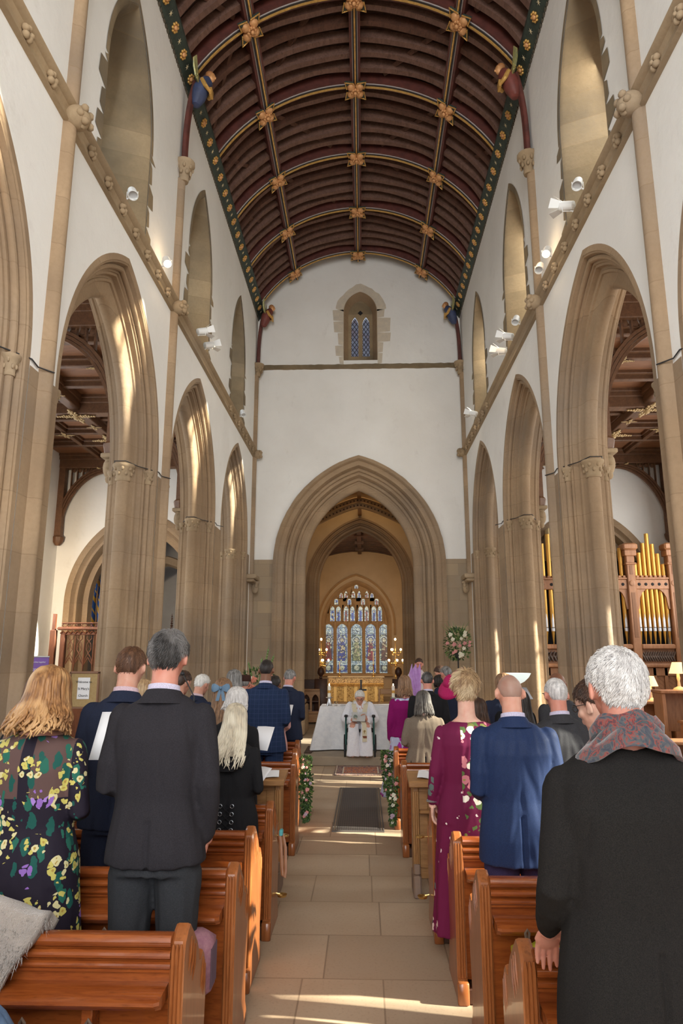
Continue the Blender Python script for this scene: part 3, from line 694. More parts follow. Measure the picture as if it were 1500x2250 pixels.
wall(back, 'y', 26.15, CW2[0] - 1.3, CW2[0] + 1.3, 3.68, 3.95, sorted([(c, w_ + .004, zs_, ri, zb) for c, w_, zs_, ri, zb, gi in lights[13:17]]))
wall(back, 'y', 26.15, CW2[0] - 1.3, CW2[0] + 1.3, 3.91, 4.8, sorted([(c, w_ + .004, zs_, ri, zb) for c, w_, zs_, ri, zb, gi in lights[17:23]]))
for i in range(5):        # big intersecting bars
    c0 = main[i][0]
    for sg in (-1, 1):
        if abs(c0 + sg * .98 - CW2[0]) < 1.25: g.tube([(c0 + sg * (.98 - .98 * cos(t * pi / 16)) * .5 * 1, 26.12, 3.0 + 1.5 * sin(t * pi / 16) * .75) for t in range(8)], .022, 6)
back.v += g.v; off = len(back.v) - len(g.v); back.f += [[off + i for i in f] for f in g.f]; back.m += g.m
o = struct(back.build('tracery', TR, smooth=40)); o.parent = ew
# the small ones at the top sit in front of the backing
for o in list(ew.children):
    if o.name.startswith('stained_light') and max(v.co.z for v in o.data.vertices) > 3.9 and min(v.co.z for v in o.data.vertices) < 4.29: pass
    if o.name.startswith('stained_light') and min(v.co.z for v in o.data.vertices) > 4.2: o.location.y = -.05

# ================================================================== NAVE ROOF
g = G(); aa = [rad(28 + 124 * i / 40) for i in range(41)]
g.add([(XC + (RC + .17) * cos(t), y, ZC0 + (RC + .17) * sin(t)) for y in (-6, YE + .05) for t in aa], [(i, i + 1, 41 + i + 1, 41 + i) for i in range(40)])
struct(g.build('ceiling', BOARD, smooth=60))
a_end = math.asin((ZTOP - ZC0) / RC)
def arcbeam(g, r0, r1, y0, y1, m=0, n=36, wob=0, seed=0, a0=None):
    A = a_end if a0 is None else a0; rings = []
    for i in range(n + 1):
        t = A + (pi - 2 * A) * i / n; w_ = wob * noise.noise((t * 3, seed * 1.7, 0))
        rings.append([(XC + r * cos(t), y, ZC0 + r * sin(t)) for r, y in ((r0 + w_, y0), (r0 + w_, y1), (r1, y1), (r1, y0))])
    g.loft(rings, m=m)
RAFT2 = wood('pinkish_rafter', (0.19, 0.100, 0.072), (0.11, 0.055, 0.038), 0.75, (6, 2, 6), 2.5, world=True, bs=0.5, dark=0.7)
RIBS = [14.62 - 1.615 * k for k in range(12)]
meshes = []
for s in range(5):
    g = G(); arcbeam(g, RC - .0, RC + .16, -.045, .045, 0, wob=.06, seed=s)
    o = g.build('ceiling_rafter', [RAFT2 if s % 5 != 3 else RAFT], smooth=30); meshes.append(o)
used = [False] * 5; cnt = 0
for k in range(11):
    for j in range(1, 6):
        s = cnt % 5; cnt += 1; y = RIBS[k] - 1.615 * j / 6
        o = meshes[s] if not used[s] else meshes[s].copy()
        if used[s]: COL.objects.link(o)
        used[s] = True; o.location = (0, y + .02 * noise.noise((k, j, 0)), 0); struct(o)
# windbraces / struts seen between the rafters
g = G(); rr = random.Random(11)
for k in range(9):
    for sg in (-1, 1):
        t0 = rad(90 - sg * 10); t1 = rad(90 - sg * (34)); y0 = RIBS[k] - .1; y1 = RIBS[k] - 1.5
        if rr.random() < .5: y0, y1 = y1, y0
        g.tube([(XC + (RC + .10) * cos(t0 + (t1 - t0) * i / 8), y0 + (y1 - y0) * i / 8, ZC0 + (RC + .10) * sin(t0 + (t1 - t0) * i / 8)) for i in range(9)], .05, 4)
        t0 = rad(90 - sg * 38); t1 = rad(90 - sg * (58))
        g.tube([(XC + (RC + .10) * cos(t0 + (t1 - t0) * i / 8), y0 + (y1 - y0) * i / 8, ZC0 + (RC + .10) * sin(t0 + (t1 - t0) * i / 8)) for i in range(9)], .05, 4)
struct(g.build('ceiling_brace', RAFT))
PRED = plain('paint_red', (0.13, 0.035, 0.025), (0.07, 0.02, 0.015), 9, .6); PBLK = plain('paint_black', (0.018, 0.018, 0.024), rough=.5); PWHT = plain('paint_pale', (0.42, .38, .36), rough=.6)
PGLD = plain('paint_gold', (0.72, 0.44, 0.13), (0.50, .27, .07), 16, .4, .35)
g = G()
for y0, y1, r0, m in ((-.075, -.045, -.06, 0), (-.045, -.036, -.075, 3), (-.036, -.012, -.085, 2), (-.012, .012, -.105, 1), (.012, .036, -.085, 2), (.036, .045, -.075, 3), (.045, .075, -.06, 0)):
    arcbeam(g, RC + r0, RC + .14, y0, y1, m)
rib = g.build('ceiling_rib', [PRED, PGLD, PBLK, PWHT], smooth=30); first = True
for y in RIBS:
    o = rib if first else rib.copy()
    if not first: COL.objects.link(o)
    first = False; o.location = (0, y, 0); struct(o)
PAX = [0.0] + [-1.50, 1.50]
for px_ in PAX:
    t = math.acos(px_ / (RC - .05)); cxp, czp = XC + px_, ZC0 + sqrt((RC - .05) ** 2 - px_ ** 2)
    R_ = Matrix.Rotation(-(t - pi / 2), 3, 'Y'); g = G()
    for x0, x1, z0, m in ((-.085, -.045, -.03, 0), (-.045, -.036, -.045, 3), (-.036, -.012, -.055, 2), (-.012, .012, -.075, 1), (.012, .036, -.055, 2), (.036, .045, -.045, 3), (.045, .085, -.03, 0)):
        ps = [(x0, z0), (x1, z0), (x1, .13), (x0, .13)]
        rings = []
        for y in (-6, 14.95):
            rings.append([Vector((cxp, y, czp)) + R_ @ Vector((a, 0, b)) for a, b in ps])
        g.loft(rings, m=m)
    struct(g.build('ceiling_purlin', [PRED, PGLD, PBLK, PWHT]))
# carved bosses at the crossings
PEACH = plain('boss_gold', (0.74, 0.40, 0.18), (0.50, .23, .08), 22, .5, .15, .5)
def make_boss(loc=(0, 0, 0)):
    t = thing('roof_boss', 'x', 'roof boss', loc)
    g = G()
    for k in range(4):
        a = pi / 4 + pi / 2 * k; c = (.10 * cos(a), .10 * sin(a), -.01)
        g.ell(c, (.072, .072, .055), 9, 6)
    for k in range(8): g.ell((.055 * cos(k * pi / 4), .055 * sin(k * pi / 4), -.05), (.028, .028, .024), 7, 5)
    g.ell((0, 0, -.07), (.035, .035, .03), 8, 6); g.build('boss_flower', PEACH, t, 60)
    for k in range(4):
        a = pi / 4 + pi / 2 * k; d = Vector((cos(a), sin(a), 0)); s_ = Vector((-sin(a), cos(a), 0)); g = G(); u3 = Vector((0, 0, .03))
        p = [d * .12 + s_ * .080, d * .25 + Vector((0, 0, -.015)), d * .12 - s_ * .080, d * .09 + Vector((0, 0, -.03))]
        g.add(p + [p[0] + u3, p[1] + u3, p[2] + u3], [(0, 1, 3), (1, 2, 3), (4, 6, 5), (0, 4, 5, 1), (1, 5, 6, 2), (0, 3, 2, 6, 4)]); lf = g.build('pointed_leaf', GREEN, t)
        g = G(); g.tube([p[0] + Vector((0, 0, -.01)), p[1] + Vector((0, 0, -.012)), p[2] + Vector((0, 0, -.01))], .009, 5)
        for q in range(5):
            f = q / 5; g.ell(d * (.13 + .11 * f) + s_ * .075 * (1 - f) + Vector((0, 0, -.018)), .011, 5, 4); g.ell(d * (.13 + .11 * f) - s_ * .075 * (1 - f) + Vector((0, 0, -.018)), .011, 5, 4)
        g.build('gilt_edge', PGLD, lf)
    return t

bz = lambda p: ZC0 + sqrt((RC - .05) ** 2 - p ** 2) - .10
boss_t = make_boss(); firstb = True
nth = ['nearest the chancel wall', 'second from the chancel wall', 'third from the chancel wall', 'fourth from the chancel wall', 'fifth from the chancel wall', 'sixth from the chancel wall', 'seventh from the chancel wall']
for k in range(7):
    for p, nm in ((0, 'ridge'), (-1.50, 'left purlin'), (1.50, 'right purlin')):
        loc = (XC + p, RIBS[k] - (.0), bz(p)); lab = 'gilded flower boss on the roof %s, %s' % (nm, nth[k])
        if firstb: boss_t.location = loc; boss_t['label'] = lab; boss_t['group'] = 'gilded roof bosses'; o = boss_t; firstb = False
        else: o = dup(boss_t, loc, label=lab, group='gilded roof bosses')
        o.rotation_euler[1] = asin(p / RC)
# cornices
for sgn in (-1, 1):
    xw = XR if sgn > 0 else XL; sd_ = 'right' if sgn > 0 else 'left'
    g = G(); ps = [(0.0, 9.66), (.025, 9.66), (.15, 9.84), (.15, 9.90), (0, 9.90)]
    g.loft([[(xw - sgn * a, y, z) for a, z in ps] for y in (-6, YE)])
    for i in range(int(20 / .075)):      # little battlement fringe
        y = YE - .04 - i * .075; g.obox((xw - sgn * .012, y, 9.65), (.022, .04, .045), None, 1)
    struct(g.build('trim_cornice', [GREEN, plain('fringe', (.10, .085, .06), rough=.7)]))
    dn = Vector((-sgn * .18, 0, -.125)).normalized()
    ax = Vector((0, 1, 0)); bx = dn.cross(ax)
    gs = G()
    for k in range(6):
        a = k * pi / 3; d = ax * cos(a) + bx * sin(a); q = ax * -sin(a) + bx * cos(a)
        gs.add([q * .007, d * .045, -q * .007, dn * .006], [(0, 1, 3), (1, 2, 3)])
    gf = G()
    gf.ell((0, 0, 0), .036, 9, 6)
    for k in range(8): 
        d = (ax * cos(k * pi / 4) + bx * sin(k * pi / 4)); gf.ell(d * .052, .02, 7, 5, m=1)
    star = gs.build('gilt_star', plain('star_gold', (.62, .52, .32), rough=.5)); flow = gf.build('cornice_flower', [PEACH, PGLD], smooth=60); fs = ff = True
    for i in range(56):
        y = YE - .25 - i * .2019; c = Vector((xw - sgn * .0885, y, 9.748)) + dn * .006
        src, isf = (star, fs) if i % 2 == 0 else (flow, ff)
        o = src if isf else src.copy()
        if not isf: COL.objects.link(o)
        if i % 2 == 0: fs = False
        else: ff = False
        o.location = c
        if i % 2 == 0: tag(o, '%s gold star from the chancel wall on the green %s cornice' % (ORD[i // 2], sd_), 'star', 'stars on the %s cornice' % sd_)
        else: tag(o, '%s orange flower from the chancel wall on the green %s cornice' % (ORD[i // 2], sd_), 'carved flower', 'flowers on the %s cornice' % sd_)
    # posts and angels
    for k, y in enumerate([14.80] + PIER[1:4]):
        g = G(); pts = []
        for i in range(13):
            f = i / 12; pts.append((xw - sgn * (.055 + .10 * f ** 3), y, 8.40 + 1.30 * f))
        for off, r, m in ((0, .045, 0), (.022, .035, 1), (-.022, .035, 0)):
            g.tube([(a, b + off * 1.6, c) for a, b, c in pts], r, 8, m)
        o = struct(g.build('trim_roof_post', [PRED, PBLK], smooth=50))
        red = (k + (sgn > 0)) % 2 == 0 if k else sgn < 0
        cloth = plain('angel_red', (.20, .045, .035), (.12, .03, .02), 12, .6) if ((k == 2 and sgn < 0) or (k == 1 and sgn > 0) or (k == 0 and sgn < 0) or k == 3) else plain('angel_blue', (.05, .07, .16), (.03, .04, .08), 12, .6)
        cname = 'red' if 'red' in cloth.name else 'blue'
        t = thing('angel_carving', '%s-robed carved wooden angel with gilt wings at the %s cornice, %s' % (cname, sd_, nth[k] if k else 'in the chancel wall corner'), 'angel', (xw - sgn * .20, y - (.10 if k == 0 else 0), 9.60), 0, 'carved angels of the roof'); t.scale = (1.15, 1.15, 1.25)
        g = G(); g.loft([[(-sgn * (a0) + r * cos(q * pi / 6), r * 1.05 * sin(q * pi / 6), z) for q in range(12)] for a0, r, z in ((-.02, .05, -.20), (0, .085, -.12), (.03, .105, .0), (.07, .10, .08), (.10, .05, .14))]); g.build('robe', cloth, t, 60)
        g = G(); g.ell((-sgn * .15, 0, .16), (.052, .045, .062), 10, 8); g.ell((-sgn * .20, 0, .15), (.012, .012, .018), 6, 5); g.build('head', PEACH, t, 60)
        g = G(); g.ell((-sgn * .13, 0, .185), (.056, .052, .05), 10, 7); g.build('hair', plain('angel_hair', (.40, .17, .06), rough=.6), t, 60)
        g = G()
        for e in (-1, 1): g.tube([(-sgn * .06, e * .09, .06), (-sgn * .11, e * .10, -.03), (-sgn * .15, e * .03, -.05)], [.03, .026, .02], 7)
        g.obox((-sgn * .16, 0, -.05), (.03, .09, .09)); g.build('shield', PGLD, t, 50)
        for e in (-1, 1):
            g = G()
            for q in range(7):
                y0 = e * (.07 + .022 * q); L = .30 - .025 * q
                g.tube([(-sgn * .01, y0, .02), (-sgn * .0, y0 + e * .05, .02 + L * .5), (-sgn * (-.0), y0 + e * .09, .02 + L)], [.013, .015, .005], 5)
            for q in range(10): g.ell((-sgn * .02, e * (.08 + .02 * (q % 5)), .03 + .04 * (q // 5)), (.012, .018, .03), 6, 4)
            g.build('wing', plain('wing_gilt', (.50, .42, .13), (.16, .20, .12), 30, .45, .3), t, 50)

# ================================================================== AISLES
def aisle(sgn):
    xi = (XR if sgn > 0 else XL) + sgn * T_A; xo = 6.74 if sgn > 0 else -6.90; nm = 'south' if sgn > 0 else 'north'
    zc = 6.18
    wins = [(c, 0.80, 3.9, 1.15, 2.35) for c in CEN]
    g = G(); wall(g, 'x', xo, -6, YE, 0, 6.6, wins); struct(g.build('wall_%s_aisle' % nm, PLAST))
    for i, (c, w_, zs_, ri, zb) in enumerate(wins[:6]):
        g = G(); sweep_arch(g, c, w_, zs_, ri, [(0, 0), (0, .03), (.25, .12), (.25, .16)], xo, sgn, zb); g.box(min(xo, xo + sgn * .3), max(xo, xo + sgn * .3), c - w_, c + w_, zb - .1, zb); struct(g.build('trim_window_surround', STONE, smooth=35))
        g = G(); g.add([(xo + sgn * .24, c + a, z) for a, z in arch_curve(w_ - .12, zs_, ri, 0, zb)], [tuple(range(NZ * 2 + 3))])
        o = struct(g.build('window_%d' % (20 + i + (10 if sgn > 0 else 0)), PANE))
        g = G()
        for a in (-.23, .23): g.box(xo + sgn * .19 - .03, xo + sgn * .19 + .03, c + a - .03, c + a + .03, zb, zs_ + .62)
        for a in (-.46, 0, .46):
            g.tube([(xo + sgn * .19, c + a + q, z) for q, z in arch_curve(.21, zs_, .26, 0, zs_ - .05, 6)], .03, 5)
        struct(g.build('tracery', STONE, o, 40))
    # east wall of the aisle with its arch
    ca = ((xi + xo) / 2 + sgn * .04, 1.62, 2.95, 2.12)
    g = G(); wall(g, 'y', YE, min(xi, xo), max(xi, xo), 0, 6.6, [(ca[0], ca[1], ca[2], ca[3], 0)]); struct(g.build('wall_%s_aisle_east' % nm, PLAST))
    g = G(); sweep_arch(g, ca[0], ca[1], ca[2], ca[3], [(-.01, 0), (-.02, .02), (-.02, .14), (.05, .17), (.08, .20), (.06, .26), (.12, .28), (.30, .30), (.30, .42), (.5, .44)], YE, 1, 0, 'y'); struct(g.build('trim_aisle_arch', STONE, smooth=35))
    # chapel beyond
    g = G(); g.add([(min(xi, xo) - .3, 18.6, 0), (max(xi, xo) + .3, 18.6, 0), (max(xi, xo) + .3, 18.6, 6.4), (min(xi, xo) - .3, 18.6, 6.4)], [(0, 1, 2, 3)])
    for X in (xi, xo): g.add([(X, YE + .4, 0), (X, 18.6, 0), (X, 18.6, 6.4), (X, YE + .4, 6.4)], [(0, 1, 2, 3)])
    struct(g.build('wall_chapel', plain('chapel_render', (.40, .38, .36), (.33, .31, .29), 1.5, .95, world=True)))
    g = G(); sweep_arch(g, ca[0], 1.5, 2.4, 1.9, [(0, 0), (-.05, .03), (-.05, .2), (.1, .25)], 17.2, 1, 0, 'y'); struct(g.build('trim_chapel_arch', STONE, smooth=35))
    g = G(); g.box(min(xi, xo) - .3, max(xi, xo) + .3, -6, 18.7, zc + .12, zc + .2); struct(g.build('ceiling_%s_aisle' % nm, APAN))
    # beams
    xm = (xi + xo) / 2 + sgn * .1
    def tb(y, w_, d):
        g = G(); g.bbox(min(xi, xo), max(xi, xo), y - w_ / 2, y + w_ / 2, zc + .13 - d, zc + .13, .012); g.bbox(min(xi, xo), max(xi, xo), y - w_ / 2 - .035, y + w_ / 2 + .035, zc + .13 - d * .45, zc + .13, .01)
        g.bbox(min(xi, xo), max(xi, xo), y - w_ / 2 - .07, y + w_ / 2 + .07, zc + .06, zc + .13, .01)
        struct(g.build('ceiling_beam', AOAK))
    ys = []
    for p in [14.585] + PIER[:4]:
        yb = p if p < 14 else 14.86
        tb(yb, .20, .34); ys.append(yb)
        for j in range(1, 4):
            if p - BAY * j / 4 > .5: tb(p - BAY * j / 4, .10, .15); ys.append(p - BAY * j / 4)
    for X, w_, d in ((xm, .19, .27), ((xi + xm) / 2, .09, .14), ((xo + xm) / 2, .09, .14)):
        g = G(); g.bbox(X - w_ / 2, X + w_ / 2, -3, YE, zc + .13 - d, zc + .13, .012); g.bbox(X - w_ / 2 - .04, X + w_ / 2 + .04, -3, YE, zc + .13 - d * .5, zc + .13, .01)
        struct(g.build('ceiling_beam', AOAK))
    # carved gilt leaf bosses on the beams
    LEAFG = plain('leaf_gilt', (0.60, 0.44, 0.23), (0.40, .27, .12), 25, .5, .2, .4)
    def leafboss(x, y, z, s_, lab, grp):
        g = G()
        for k in range(4):
            a = k * pi / 2; d = Vector((cos(a), sin(a), 0)); q_ = Vector((-sin(a), cos(a), 0))
            for j in range(7):
                f = j / 6; wd = s_ * .17 * sin(pi * min(1, f + .12)) * (1 if j % 2 else .6)
                p = d * s_ * (.16 + .75 * f) + Vector((0, 0, -.02))
                g.ell(p, (s_ * .08, s_ * .08, s_ * .05), 6, 4); g.ell(p + q_ * wd, (s_ * .07, s_ * .07, s_ * .035), 5, 4); g.ell(p - q_ * wd, (s_ * .07, s_ * .07, s_ * .035), 5, 4)
        g.ell((0, 0, -.03), s_ * .16, 8, 5)
        tag(g.build('beam_boss', LEAFG, None, 60, loc=(x, y, z)), lab, 'roof boss', grp)
    sd_ = 'right' if sgn > 0 else 'left'
    nb = 0
    for i, y in enumerate(ys):
        if y < 5.5: continue
        bigb = i % 4 == 0 or i % 4 == 2
        leafboss(xm, y, zc + .13 - (.34 if i % 4 == 0 else .27), .36 if bigb else .15, 'gilt leaf boss, middle beam of the %s aisle ceiling, %s' % (sd_, ['over the east wall', 'next to the east wall beam', 'second panel row', 'third panel row', 'on the second main beam', 'fifth panel row', 'sixth panel row', 'seventh panel row', 'on the third main beam', 'ninth panel row', 'tenth panel row', 'eleventh panel row', 'twelfth panel row', 'end'][min(i, 13)]), 'leaf bosses of the %s aisle ceiling' % sd_)
        if i % 2 == 0:
            for X, w2 in (((xi + xm) / 2, 'inner'), ((xo + xm) / 2, 'outer')):
                leafboss(X, y, zc - .02 if i % 4 else zc - .21, .20, 'small gilt boss, %s side beam of %s aisle, %s' % (w2, sd_, ['over the east wall', '', 'second panel row', '', 'on the second main beam', '', 'sixth panel row', '', 'on the third main beam', '', 'tenth panel row', '', 'twelfth panel row', ''][min(i, 13)]), 'leaf bosses of the %s aisle ceiling' % sd_)
    # arched braces with pierced spandrels under the main beams
    for i, p in enumerate([14.86] + PIER[:3]):
        yb = p if p < 14 else 14.86
        for (X, dr) in ((xo, -sgn), (xi, sgn)):
            g = G(); n_ = 12; LX, LZ = (1.05, 1.45)
            cv = [(LX * (1 - cos(pi / 2 * j / n_)), zc - .2 - LZ + LZ * sin(pi / 2 * j / n_)) for j in range(n_ + 1)]
            for off, w_, m in ((0, .06, 0), (.035, .045, 0), (.07, .03, 0)):
                g.loft([[(X + dr * (a + off + q), yb + e, z - off - r) for q, e, r in ((0, -w_, 0), (0, w_, 0), (.03, w_, .03), (.03, -w_, .03))] for a, z in cv])
            g.box(min(X, X + dr * .14), max(X, X + dr * .14), yb - .07, yb + .07, zc - .2 - LZ - .15, zc - .1)
            g.loft([[(X + dr * (.07 + r * cos(k * pi / 4)), yb + r * sin(k * pi / 4), z) for k in range(8)] for r, z in ((.05, zc - 1.98), (.11, zc - 1.90), (.13, zc - 1.80), (.09, zc - 1.76))])
            for j in range(1, 6):
                a = .14 + j * .13; zz = zc - .2 - LZ + LZ * sqrt(max(0, 1 - (1 - a / LX) ** 2)) if a < LX else zc
                if zz < zc - .3: g.box(min(X + dr * (a - .012), X + dr * (a + .012)), max(X + dr * (a - .012), X + dr * (a + .012)), yb - .03, yb + .03, zz, zc - .15); g.ell((X + dr * (a + .05), yb, zc - .25), (.05, .02, .05), 8, 4)
            struct(g.build('ceiling_arch_brace', AOAK, smooth=30))
            # stone head corbel under the inner brace
            if dr == sgn:
                g = G(); g.ell((0, 0, 0), (.09, .10, .14), 10, 8); g.ell((0, -.08, .02), (.05, .05, .06), 8, 6); g.bbox(-.1, .1, -.1, .1, .12, .18, .01); g.ell((0, -.02, -.14), (.05, .05, .06), 8, 6)
                tag(g.build('head_corbel', CARVE, None, 60, loc=(X + dr * .09, yb, zc - 2.1)), 'carved head corbel on the aisle face of the %s, %s side' % (['respond', 'first pier', 'second pier', 'third pier'][i], sd_), 'corbel', 'head corbels in the aisles')
aisle(-1); aisle(1)

# ================================================================== PEWS
def make_pew(sgn, L, name='pew', oak=False, foot=True):
    """origin at the aisle end, back edge, on the floor; the pew runs away from the aisle; its seat is on the +Y side"""
    t = thing(name, 'x', 'pew'); s = sgn
    def X(a, b): return (min(s * a, s * b), max(s * a, s * b))
    # end panel
    out = [(-.03, 0), (.40, 0), (.40, .05), (.355, .11), (.345, .22), (.375, .36), (.385, .50), (.37, .575), (.335, .63), (.305, .655), (.275, .635), (.25, .64), (.235, .68), (.20, .725), (.13, .785), (.075, .828), (.045, .818), (.01, .79), (-.005, .74), (-.005, .12), (-.03, .10)]
    g = G(); x0, x1 = X(0, .052)
    mid = [(d, z) for d, z in out]; cx_, cz_ = .17, .4
    ins = [(d + (cx_ - d) * .035, z + (cz_ - z) * .012) for d, z in out]
    g.loft([[(x, d, z) for d, z in q] for x, q in ((x0, ins), (x0 + .01, mid), (x1 - .01, mid), (x1, ins))])
    e = g.build('end_panel', PEWE, t, 30)
    g = G()      # mouldings of the narrow edge and carved flutes of the shoulders
    for q in (.012, .026, .040): g.tube([(s * q, -.006, z) for z in (.12, .5, .76, .785)], [.008, .008, .008, .004], 6)
    g.bbox(*X(-.004, .056), -.045, -.0, 0, .11, .006)
    for j in range(3): g.tube([(s * .001, .10 + .035 * j, .775 - .025 * j), (-s * .001, .085 + .035 * j, .72 - .03 * j), (s * .001, .07 + .035 * j, .67 - .03 * j)], [.004, .006, .002], 5)
    for j in range(3): g.tube([(s * .001, .31 + .022 * j, .625 - .02 * j), (-s * .001, .295 + .022 * j, .57 - .02 * j), (s * .001, .285 + .022 * j, .52 - .02 * j)], [.004, .005, .002], 5)
    g.build('moulding', PEWE, e, 50)
    # back with three roll rails
    g = G(); g.bbox(*X(.05, L), .02, .05, .10, .78, .004); g.build('back_panel', PEW, t)
    g = G()
    prof = [(.045, .81)] + [(.01 - .022 * sin(a * pi / 6), .792 + .022 * cos(a * pi / 6)) for a in range(7)] + [(-.001, .767)] + [(.006 - .017 * sin(a * pi / 6), .748 + .016 * cos(a * pi / 6)) for a in range(7)] + [(.0, .729)] + [(.008 - .014 * sin(a * pi / 6), .713 + .013 * cos(a * pi / 6)) for a in range(7)] + [(.004, .696), (.004, .690), (.045, .69)]
    g.loft([[(s * x, d, z) for d, z in prof] for x in (.05, L)]); g.build('top_rail', PEW, t, 30)
    g = G(); prof = [(.03, .655), (-.09, .648), (-.105, .64), (-.108, .630), (-.10, .620), (-.085, .616), (-.08, .606), (.03, .606)]
    g.loft([[(s * x, d + (0 if x > .07 else .012), z) for d, z in prof] for x in (.058, .075, L)]); g.build('book_ledge', PEW, t, 30)
    g = G(); g.bbox(*X(.05, L), .05, .33, .38, .41, .01); g.bbox(*X(.05, L), .28, .30, .10, .38, .005); g.build('seat', PEW, t)
    for q in (.30, L * .55, L - .1):
        g = G(); g.bbox(*X(q, q + .04), -.06, .02, .0, .606, .005); g.build('bracket', PEW, t)
    g = G(); g.bbox(*X(.05, L), -.03, .36, 0, .08, .008); g.build('plinth', DARKW, t)
    return t
pews = {}
def pew(sgn, x, y, L, label, grp='pews of the nave'):
    key = (sgn, L)
    if key in pews: o = dup(pews[key], (x, y, 0), label=label, group=grp)
    else:
        o = make_pew(sgn, L); o.location = (x, y, 0); o['label'] = label; o['group'] = grp; pews[key] = o
    return o
nl = ['front', 'second', 'third', 'fourth', 'fifth', 'sixth', 'seventh']
for (x, y), lab in zip([(-.65, 2.70), (-.606, 3.47), (-.64, 4.18), (-.62, 4.88), (-.653, 6.79), (-.718, 7.56), (-.764, 8.31)],
        ['varnished pew nearest the camera left of the aisle, pale fur coat over its back', 'left varnished pew behind the man in the dark grey suit', 'left varnished pew right behind the woman in the hooded black coat', 'left varnished pew with a brown strap looped on its end', 'left varnished pew in front of the checked blue suit, long flower garland on its end', 'left varnished pew second from the altar', 'left varnished pew nearest the altar']):
    pew(-1, x, y, 1.62, lab)
pew(-1, -.66, 1.93, 1.62, 'left varnished pew under the blue cloth jacket, mostly below the picture edge')
for (x, y), lab in zip([(.525, 2.60), (.512, 3.39), (.485, 4.09), (.44, 4.87), (.343, 6.77), (.315, 7.78)],
        ['right varnished pew gripped by the man in the black overcoat', 'right varnished pew with a yellow bag hung behind its back', 'right varnished pew in front of the man in the bright blue suit', 'right varnished pew beside the long burgundy dress, brass holder on its end', 'right varnished pew behind the woman in the taupe jacket', 'right varnished pew nearest the altar']):
    pew(1, x, y, 1.62, lab)
def prayer_desk(sgn, x, y, lab):
    t = thing('prayer_desk', lab, 'desk', (x, y, 0), 0, 'light oak prayer desks'); s = sgn
    def X(a, b): return (min(s * a, s * b), max(s * a, s * b))
    g = G(); g.bbox(*X(0, .05), .0, .20, .16, .82, .008); g.build('end_panel', OAKV, t)
    for q in (.008, .021, .034, .046):
        pass
    g = G()
    for q in (.010, .025, .040): g.tube([(s * q, -.004, z) for z in (.24, .76)], .008, 6)
    g.build('moulding', OAKV, t, 50)
    g = G(); g.bbox(*X(-.005, .055), -.03, .23, .0, .16, .01); g.bbox(*X(.0, .05), -.012, .02, .16, .24, .008); g.build('foot', plain('worn_oak', (.26, .17, .11), (.2, .14, .12), 8, .6), t)
    g = G(); g.bbox(*X(.05, 1.55), .05, .08, .12, .80, .004); g.bbox(*X(.05, 1.55), .03, .055, .75, .80, .004); g.bbox(*X(.05, .12), .035, .055, .2, .78, .004); g.build('front_panel', OAK, t)
    g = G(); g.bbox(*X(.05, 1.55), -.03, .06, .60, .625, .008); g.build('book_ledge', OAK, t)
    g = G(); a = rad(7); g.obox((s * .76, .09, .845), (1.58, .30, .03), Euler((a, 0, 0)).to_matrix()); g.bbox(*X(-.03, 1.55), -.075, -.05, .80, .845, .006); g.build('sloping_top', OAK, t)
    return t
prayer_desk(-1, -.665, 5.71, 'light oak prayer desk with white papers left of the aisle')
prayer_desk(1, .368, 5.68, 'light oak prayer desk with a service sheet right of the aisle')
def sheet(x, y, z, rz, w_=.21, d_=.15, lab='', fold=.02, tilt=0.0):
    g = G(); n_ = 6
    vs = []
    for i in range(n_ + 1):
        f = -1 + 2 * i / n_
        for j in (0, 1): vs.append((f * w_ / 2, (j - .5) * d_, fold * abs(sin(f * 2.2)) * .5 + (.003 if j else 0)))
    vs += [(a, b, c - .0015) for a, b, c in vs[::-1]]
    m_ = n_ + 1
    g.add(vs, [(2 * i, 2 * i + 2, 2 * i + 3, 2 * i + 1) for i in range(n_)] + [(2 * m_ + 2 * i, 2 * m_ + 2 * i + 2, 2 * m_ + 2 * i + 3, 2 * m_ + 2 * i + 1) for i in range(n_)])
    o = g.build('service_sheet', PAPER, None, 60, loc=(x, y, z)); o.rotation_euler = (tilt, 0, rz); return tag(o, lab, 'paper')
sheet(-.82, 5.77, .862, .1, .26, .17, 'open white service sheet lying on the left prayer desk', .02, rad(7))
sheet(-1.10, 5.80, .864, -.2, .24, .17, 'second white sheet on the left prayer desk, nearer the wall', .02, rad(7))
sheet(.53, 5.76, .862, -.15, .22, .18, 'white service sheet lying on the right prayer desk', .03, rad(7))
# brass umbrella holders on two pew ends
def holder(x, y, s, lab):
    t = thing('umbrella_holder', lab, 'holder', (x, y, 0), 0, 'brass umbrella holders')
    g = G(); g.tube([(0, 0, .56), (-s * .05, 0, .56)], .005, 6); g.lathe((-s * .055, 0, .553), [(.002, 0), (.03, .003), (.034, .010), (.030, .014), (.002, .010)], 14); g.build('bracket', BRASS, t, 50)
    g = G(); g.tube([(0, 0, .19), (-s * .03, 0, .185)], .005, 6); g.lathe((-s * .045, 0, .165), [(.005, 0), (.03, .004), (.036, .018), (.032, .016), (.003, .008)], 14); g.build('drip_cup', BRASS, t, 50)
    return t
holder(-.625, 5.15, -1, 'brass holder and drip cup on the left pew end with the strap')
holder(.435, 5.15, 1, 'brass holder and drip cup on the right pew end by the burgundy dress')
g = G(); pts = [(-.60, 5.10, .60), (-.585, 5.07, .53), (-.575, 5.05, .42), (-.565, 5.03, .34), (-.55, 5.02, .33), (-.545, 5.03, .36), (-.555, 5.08, .50), (-.58, 5.12, .58)]
g.tube(pts, .012, 6, flat=.4); tb_ = g.build('bag_strap', plain('tan_leather', (.34, .15, .07), (.26, .11, .05), 20, .5), None, 50)
